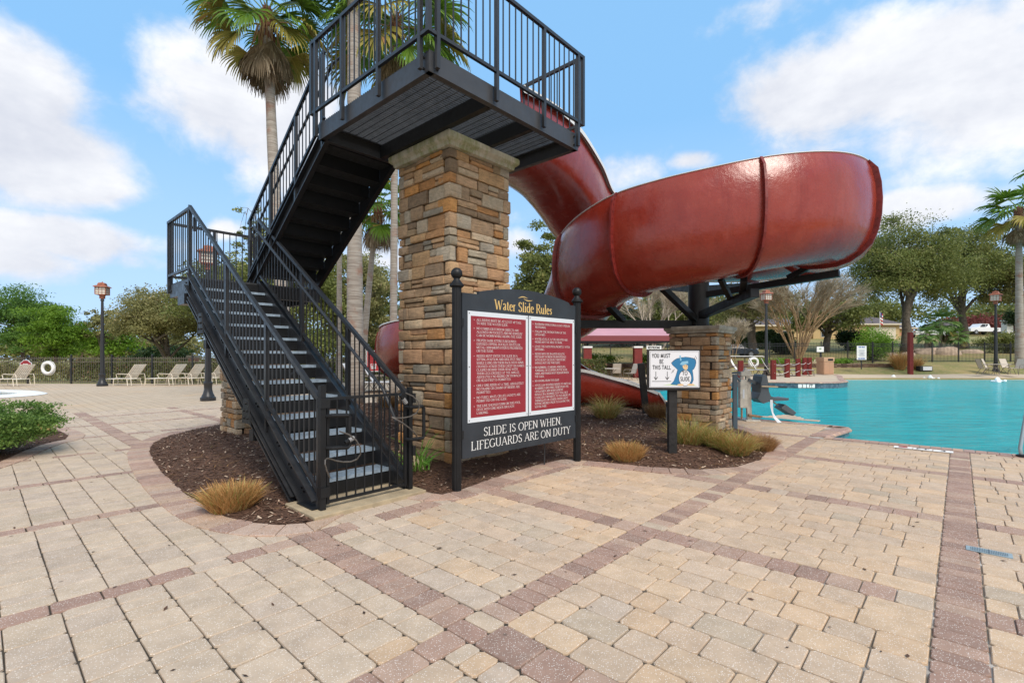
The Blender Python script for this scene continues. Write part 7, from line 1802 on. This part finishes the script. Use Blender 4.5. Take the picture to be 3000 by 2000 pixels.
# ------------------------------------------------------------------ houses
M_YEL = mat('yellow stucco', (.52, .38, .19), rough=.9, var=.06); M_ROOF = mat('dark shingle roof', (.10, .085, .09), rough=.9, var=.25, vscale=1.5); M_PEA = mat('peach stucco', (.52, .27, .15), rough=.9, var=.06); M_TRIM = mat('cream trim', (.62, .56, .44), rough=.7); M_DKG = mat('dark window glass', (.03, .035, .04), rough=.12)
M_GRYH = mat('grey house siding', (.42, .42, .44), rough=.8)
def house(label, px0, px1, pyb, pye, pyr, Y, wall, windows, dep=9, name='house', doors=()):
    a, b = at(px0, Y)[0], at(px1, Y)[0]; zb_, ze, zr = zy(pyb, Y), zy(pye, Y), zy(pyr, Y); r = empty(name, ((a+b)/2, Y, zb_), 0, label, 'house'); w = (b-a)/2; H_ = ze - zb_
    m = MB(); m.box(-w, w, 0, dep, -2, H_); wl_ = m.build('wall', wall, r)
    m = MB(); o = .5; hr = zr - zb_; m.add([(-w-o, -o, H_-.05), (w+o, -o, H_-.05), (w+o, dep+o, H_-.05), (-w-o, dep+o, H_-.05), (-w+dep*.4, dep/2, hr), (w-dep*.4, dep/2, hr)], [(0, 1, 5, 4), (1, 2, 5), (2, 3, 4, 5), (3, 0, 4), (3, 2, 1, 0)]); m.build('roof', M_ROOF, r)
    m = MB(); m.box(-w-o, w+o, -o-.05, -o+.02, H_-.25, H_-.02); m.build('fascia', M_TRIM, r)
    for (t, zz, ww, hh_) in windows:
        X = lerp(-w, w, t); m = MB(); m.box(X-ww/2-.1, X+ww/2+.1, -.06, .02, zz-.1, zz+hh_+.1); f = m.build('window', M_TRIM, r); m = MB(); m.box(X-ww/2, X+ww/2, -.08, -.062, zz, zz+hh_); m.build('pane', M_DKG, f)
    for (t, ww, hh_) in doors:
        X = lerp(-w, w, t); m = MB(); m.box(X-ww/2, X+ww/2, -.05, .02, -.2, hh_); m.build('garage_door', M_TRIM, r)
    return r
house('long yellow stucco house with dark shingle roof behind the hedges', 1868, 2066, 785, 743, 716, 84, M_YEL, [(.12, .9, .8, 1.3)], doors=((.80, 4.6, 2.5),))
house('low yellow house wing with dark roof behind the dark hedge', 1700, 1862, 790, 746, 722, 82, M_YEL, [(.6, 1.0, 1.4, 1.2)])
house('peach stucco house between the oak trunk and the pickup', 2062, 2098, 772, 752, 738, 96, M_PEA, [(.6, .9, .9, 1.0)], dep=7)
house('pale grey house behind the palmettos', 2168, 2222, 773, 751, 733, 98, M_GRYH, [(.75, .2, 1.0, 1.8)], dep=7)
house('low peach house far away left behind the woods', 190, 225, 812, 800, 792, 105, M_TRIM, [(.5, .8, 1.0, 1.0)], dep=7)
# flag
x, y, z = (*at(2021, 80)[:2], zy(786, 80)); fg = empty('flag', (x, y, z), 0, 'small stars and stripes flag on a pole before the yellow house', 'flag'); m = MB(); m.tube([(0, 0, 0), (0, 0, 5.0)], .05, 6); m.build('pole', M_WHITE, fg)
FR_, FW, FB = mat('flag red', (.38, .02, .03), rough=.8), M_LET, mat('flag blue', (.02, .03, .16), rough=.8)
for nm, mm, ks in (('red_stripes', FR_, range(0, 7, 2)), ('white_stripes', FW, range(1, 7, 2))):
    m = MB()
    for k in ks: m.add([(.05, 0, 4.9 - k*.27), (.62, .15, 4.6 - k*.27), (.62, .15, 4.33 - k*.27), (.05, 0, 4.63 - k*.27)], [(0, 1, 2, 3)])
    m.build(nm, mm, fg)
m = MB(); m.add([(.04, -.02, 4.91), (.36, .04, 4.74), (.36, .04, 3.95), (.04, -.02, 4.10)], [(0, 1, 2, 3)]); m.build('canton', FB, fg)
# pickups and car
M_CARW = mat('white car paint', (.72, .73, .75), rough=.25, coat=.5); M_TYRE = mat('tyre rubber', (.02, .02, .02), rough=.85); M_RIM = mat('wheel rim', (.35, .35, .36), rough=.3, metal=.7); M_CARD = mat('dark blue car paint', (.012, .02, .035), rough=.25, coat=.5)
def vehicle(label, loc, rz, sc, paint, kind='pickup'):
    r = empty('pickup_truck' if kind == 'pickup' else 'parked_car', loc, rz, label, 'pickup truck' if kind == 'pickup' else 'car'); r.scale = (sc,)*3; L = 2.9 if kind == 'pickup' else 2.2
    if kind == 'pickup': prof = [(-L, .62), (-L, 1.12), (-.95, 1.14), (-.92, 1.22), (-.80, 1.80), (.55, 1.84), (1.20, 1.28), (2.65, 1.16), (L, 1.0), (L, .52), (-L, .48)]
    else: prof = [(-L, .5), (-L, .95), (-1.7, 1.05), (-1.3, 1.42), (.35, 1.46), (1.0, 1.0), (2.0, .88), (L, .7), (L, .42), (-L, .4)]
    m = MB(); n = len(prof); tri = tessellate_polygon([[Vector((x, z, 0)) for x, z in prof]]); hw = .95
    m.add([(x, -hw*(1 if z < 1.25 else .82), z) for x, z in prof] + [(x, hw*(1 if z < 1.25 else .82), z) for x, z in prof], [tuple(t) for t in tri] + [tuple(i + n for i in t[::-1]) for t in tri] + [(i, (i+1) % n, (i+1) % n + n, i + n) for i in range(n)]); m.build('body', paint, r, bevel=.05)
    w = ([(-.70, 1.26), (-.66, 1.70), (-.18, 1.74), (-.18, 1.27)], [(-.08, 1.27), (-.08, 1.74), (.50, 1.76), (.98, 1.30)]) if kind == 'pickup' else ([(-1.2, 1.03), (-1.1, 1.35), (-.4, 1.38), (-.4, 1.02)], [(-.3, 1.02), (-.3, 1.38), (.28, 1.39), (.78, 1.02)])
    for W_ in w:
        m = MB()
        for s in (-1, 1): m.add([(x, s*(hw*.93 if z < 1.35 else hw*.84), z) for x, z in W_], [(0, 1, 2, 3) if s > 0 else (3, 2, 1, 0)])
        for k in (0,): m.build('side_window', M_DKG, r)
    if kind == 'pickup':
        m = MB(); m.box(-L + .12, -1.02, -.80, .80, 1.13, 1.155); m.build('bed_cover', M_TYRE, r)
    for x in (-1.75, 1.85) if kind == 'pickup' else (-1.3, 1.35):
        for s in (-1, 1):
            m = MB(); m.tube([(x, s*.72, .38), (x, s*.98, .38)], .39, 18); wh = m.build('wheel', M_TYRE, r); m = MB(); m.tube([(x, s*.985, .38), (x, s*1.0, .38)], .24, 12); m.build('rim', M_RIM, wh)
    m = MB(); m.box(L - .06, L + .02, -.85, -.5, .85, 1.02); m.box(L - .06, L + .02, .5, .85, .85, 1.02); m.build_each('headlight', M_PANW, r); m = MB(); m.box(-L - .02, -L + .04, -.9, -.72, .8, 1.08); m.box(-L - .02, -L + .04, .72, .9, .8, 1.08); m.build_each('tail_light', FR_, r); return r
Y = 88; x = at(2128, Y)[0]; vehicle('white pickup truck parked behind the palmettos', (x, Y, zy(775, Y)), R(4), 1.03, M_CARW)
Y = 96; x = at(2251, Y)[0]; vehicle('white pickup truck parked before the red leaved tree', (x, Y, zy(768, Y)), R(186), 1.12, M_CARW)
Y = 47; x, yy, zz = tg(1688, Y); vehicle('dark blue car half hidden behind the right stone pillar', (x, Y, zz - .02), R(0), .85, M_CARD, 'car')
# boulders behind the far fence
M_ROCK = mat('sandstone boulder', (.42, .32, .24), rough=.9, var=.35, vscale=2.5, bump=.7, bscale=6, bdist=.08)
def boulder(loc, w, d, h, seed, label, grp='pale boulders on the lawn slope'):
    m = MB(); rg = random.Random(seed); n_, k_ = 14, 7; vs = []
    for a in range(k_):
        for b in range(n_):
            th = math.pi/2*a/(k_-1)*.98; ph = 2*math.pi*b/n_; q = 1 + .22*noise.noise(Vector((math.cos(ph)*2 + seed, math.sin(ph)*2, th*2))); vs.append((w/2*math.cos(th)**.6*math.cos(ph)*q, d/2*math.cos(th)**.6*math.sin(ph)*q, h*(math.sin(th) + .12*noise.noise(Vector((math.cos(ph)*3, math.sin(ph)*3, seed)))) - .1))
    m.add(vs, [(a*n_ + b, a*n_ + (b+1) % n_, (a+1)*n_ + (b+1) % n_, (a+1)*n_ + b) for a in range(k_-1) for b in range(n_)] + [tuple((k_-1)*n_ + b for b in range(n_))]); o = m.build('boulder', M_ROCK, loc=loc, smooth=True); tag(o, label, 'boulder', grp); return o
for i, (px, Y, w, h, lb) in enumerate([(2150, 51, 4.6, .75, 'long pale slab boulder below the palmettos'), (2176, 50, 2.8, .9, 'rounded pale boulder at the right end of the long slab'), (2118, 52, 2.2, .6, 'small pinkish boulder before the left pickup'), (2085, 49, 1.6, .45, 'small boulder beside the tall red post'), (2230, 52, 2.6, .5, 'low boulder right of the long slab boulder'), (2040, 49, 1.8, .4, 'low boulder right of the bright green shrub'), (1790, 41.4, 1.6, .35, 'flat boulder right behind the far loungers'), (1860, 41.6, 1.8, .4, 'flat boulder behind the litter bin'), (1925, 41.4, 1.4, .35, 'flat boulder near the notice sign'), (1738, 41.2, 1.3, .3, 'flat boulder below the far life ring')]):
    x, y = bx_(px, Y); boulder((x, y, terr(x, y) if Y > 45 else .93), w, w*.5, h, i*3.7, lb)
# white balustrade wall at the right
Y = 66; bx0_, bz = at(2313, Y)[0], zy(772, Y); bw = empty('balustrade', (bx0_, Y, bz), 0, 'white rendered pier and balustrade wall at the right edge', 'wall'); zt_ = zy(737, Y) - bz
m = MB(); m.box(0, .85, 0, .8, -1, zt_); m.box(-.1, .95, -.1, .9, zt_ + .002, zt_ + .16); m.build_each('pier', M_WHITE, bw); m = MB(); m.box(.86, 9, .15, .6, zt_ - .55, zt_ - .25); m.build('top_rail', M_WHITE, bw); m = MB(); m.box(.86, 9, .1, .65, -1.2, .35); m.build('wall', M_WHITE, bw)
for k in range(9): m = MB(); m.lathe([(.05, .36), (.12, .55), (.05, .8), (.05, zt_ - .56)], (1.3 + k*.55, .35, 0), 8); m.build('baluster', M_BLACK, bw)
# brick entrance pier and street furniture at the left
x, y = bx_(444, 52); pr = empty('brick_pier', (x, y, -.05), 0, 'small brick entrance pier with pale cap beyond the left fence', 'pillar'); m = MB(); m.box(-.36, .36, -.36, .36, 0, 1.45); m.build('shaft', mat('red brick', (.34, .15, .10), rough=.9, var=.3, vscale=9), pr); m = MB(); m.box(-.45, .45, -.45, .45, 1.452, 1.66); m.build('cap', M_CAPG, pr)
# ground litter: green leaf scrap and pale chip in the mulch, few dark leaves on the paving

k = 130; C = []
while len(C) < k:
    y = rr(1.6, 16); x = rr(-1.1, 1.05)*y
    if not inpoly(x, y, BED) and not (x > 4 and y > 6.5) and not inpoly(x, y, BUSHBED): C.append((x, y, .006))
C = np.array(C); an = RNG.uniform(0, 6.28, k); a = np.stack([np.cos(an), np.sin(an), RNG.uniform(-.1, .25, k)], 1); b = np.stack([-np.sin(an), np.cos(an), RNG.uniform(0, .2, k)], 1); s = RNG.uniform(.008, .026, k)[:, None]
tag(quads_object('fallen_leaves', np.stack([C - a*s, C - b*s*.4, C + a*s, C + b*s*.4], 1), RNG.uniform(0, .5, k), L_CHIP), label='small dark dry leaves scattered over the pavers', cat='leaf litter', kind='stuff')
k = 500; C = []
while len(C) < k:
    i = random.randrange(len(BED)); a_, b_ = BED[i], BED[(i+1) % len(BED)]; t = rr(0, 1); x, y = lerp(a_[0], b_[0], t) + random.gauss(0, .16), lerp(a_[1], b_[1], t) + random.gauss(0, .16); C.append((x, y, .026 if not inpoly(x, y, BED) else bedz(x, y) + .01))
C = np.array(C); an = RNG.uniform(0, 6.28, k); a = np.stack([np.cos(an), np.sin(an), np.zeros(k)], 1); b = np.stack([-np.sin(an), np.cos(an), np.zeros(k)], 1); s = RNG.uniform(.005, .016, k)[:, None]
tag(quads_object('spilled_mulch', np.stack([C - a*s, C - b*s*.35, C + a*s, C + b*s*.35], 1), RNG.uniform(0, .8, k), L_CHIP), label='mulch crumbs spilled over the edging round the bed', cat='mulch', kind='stuff')
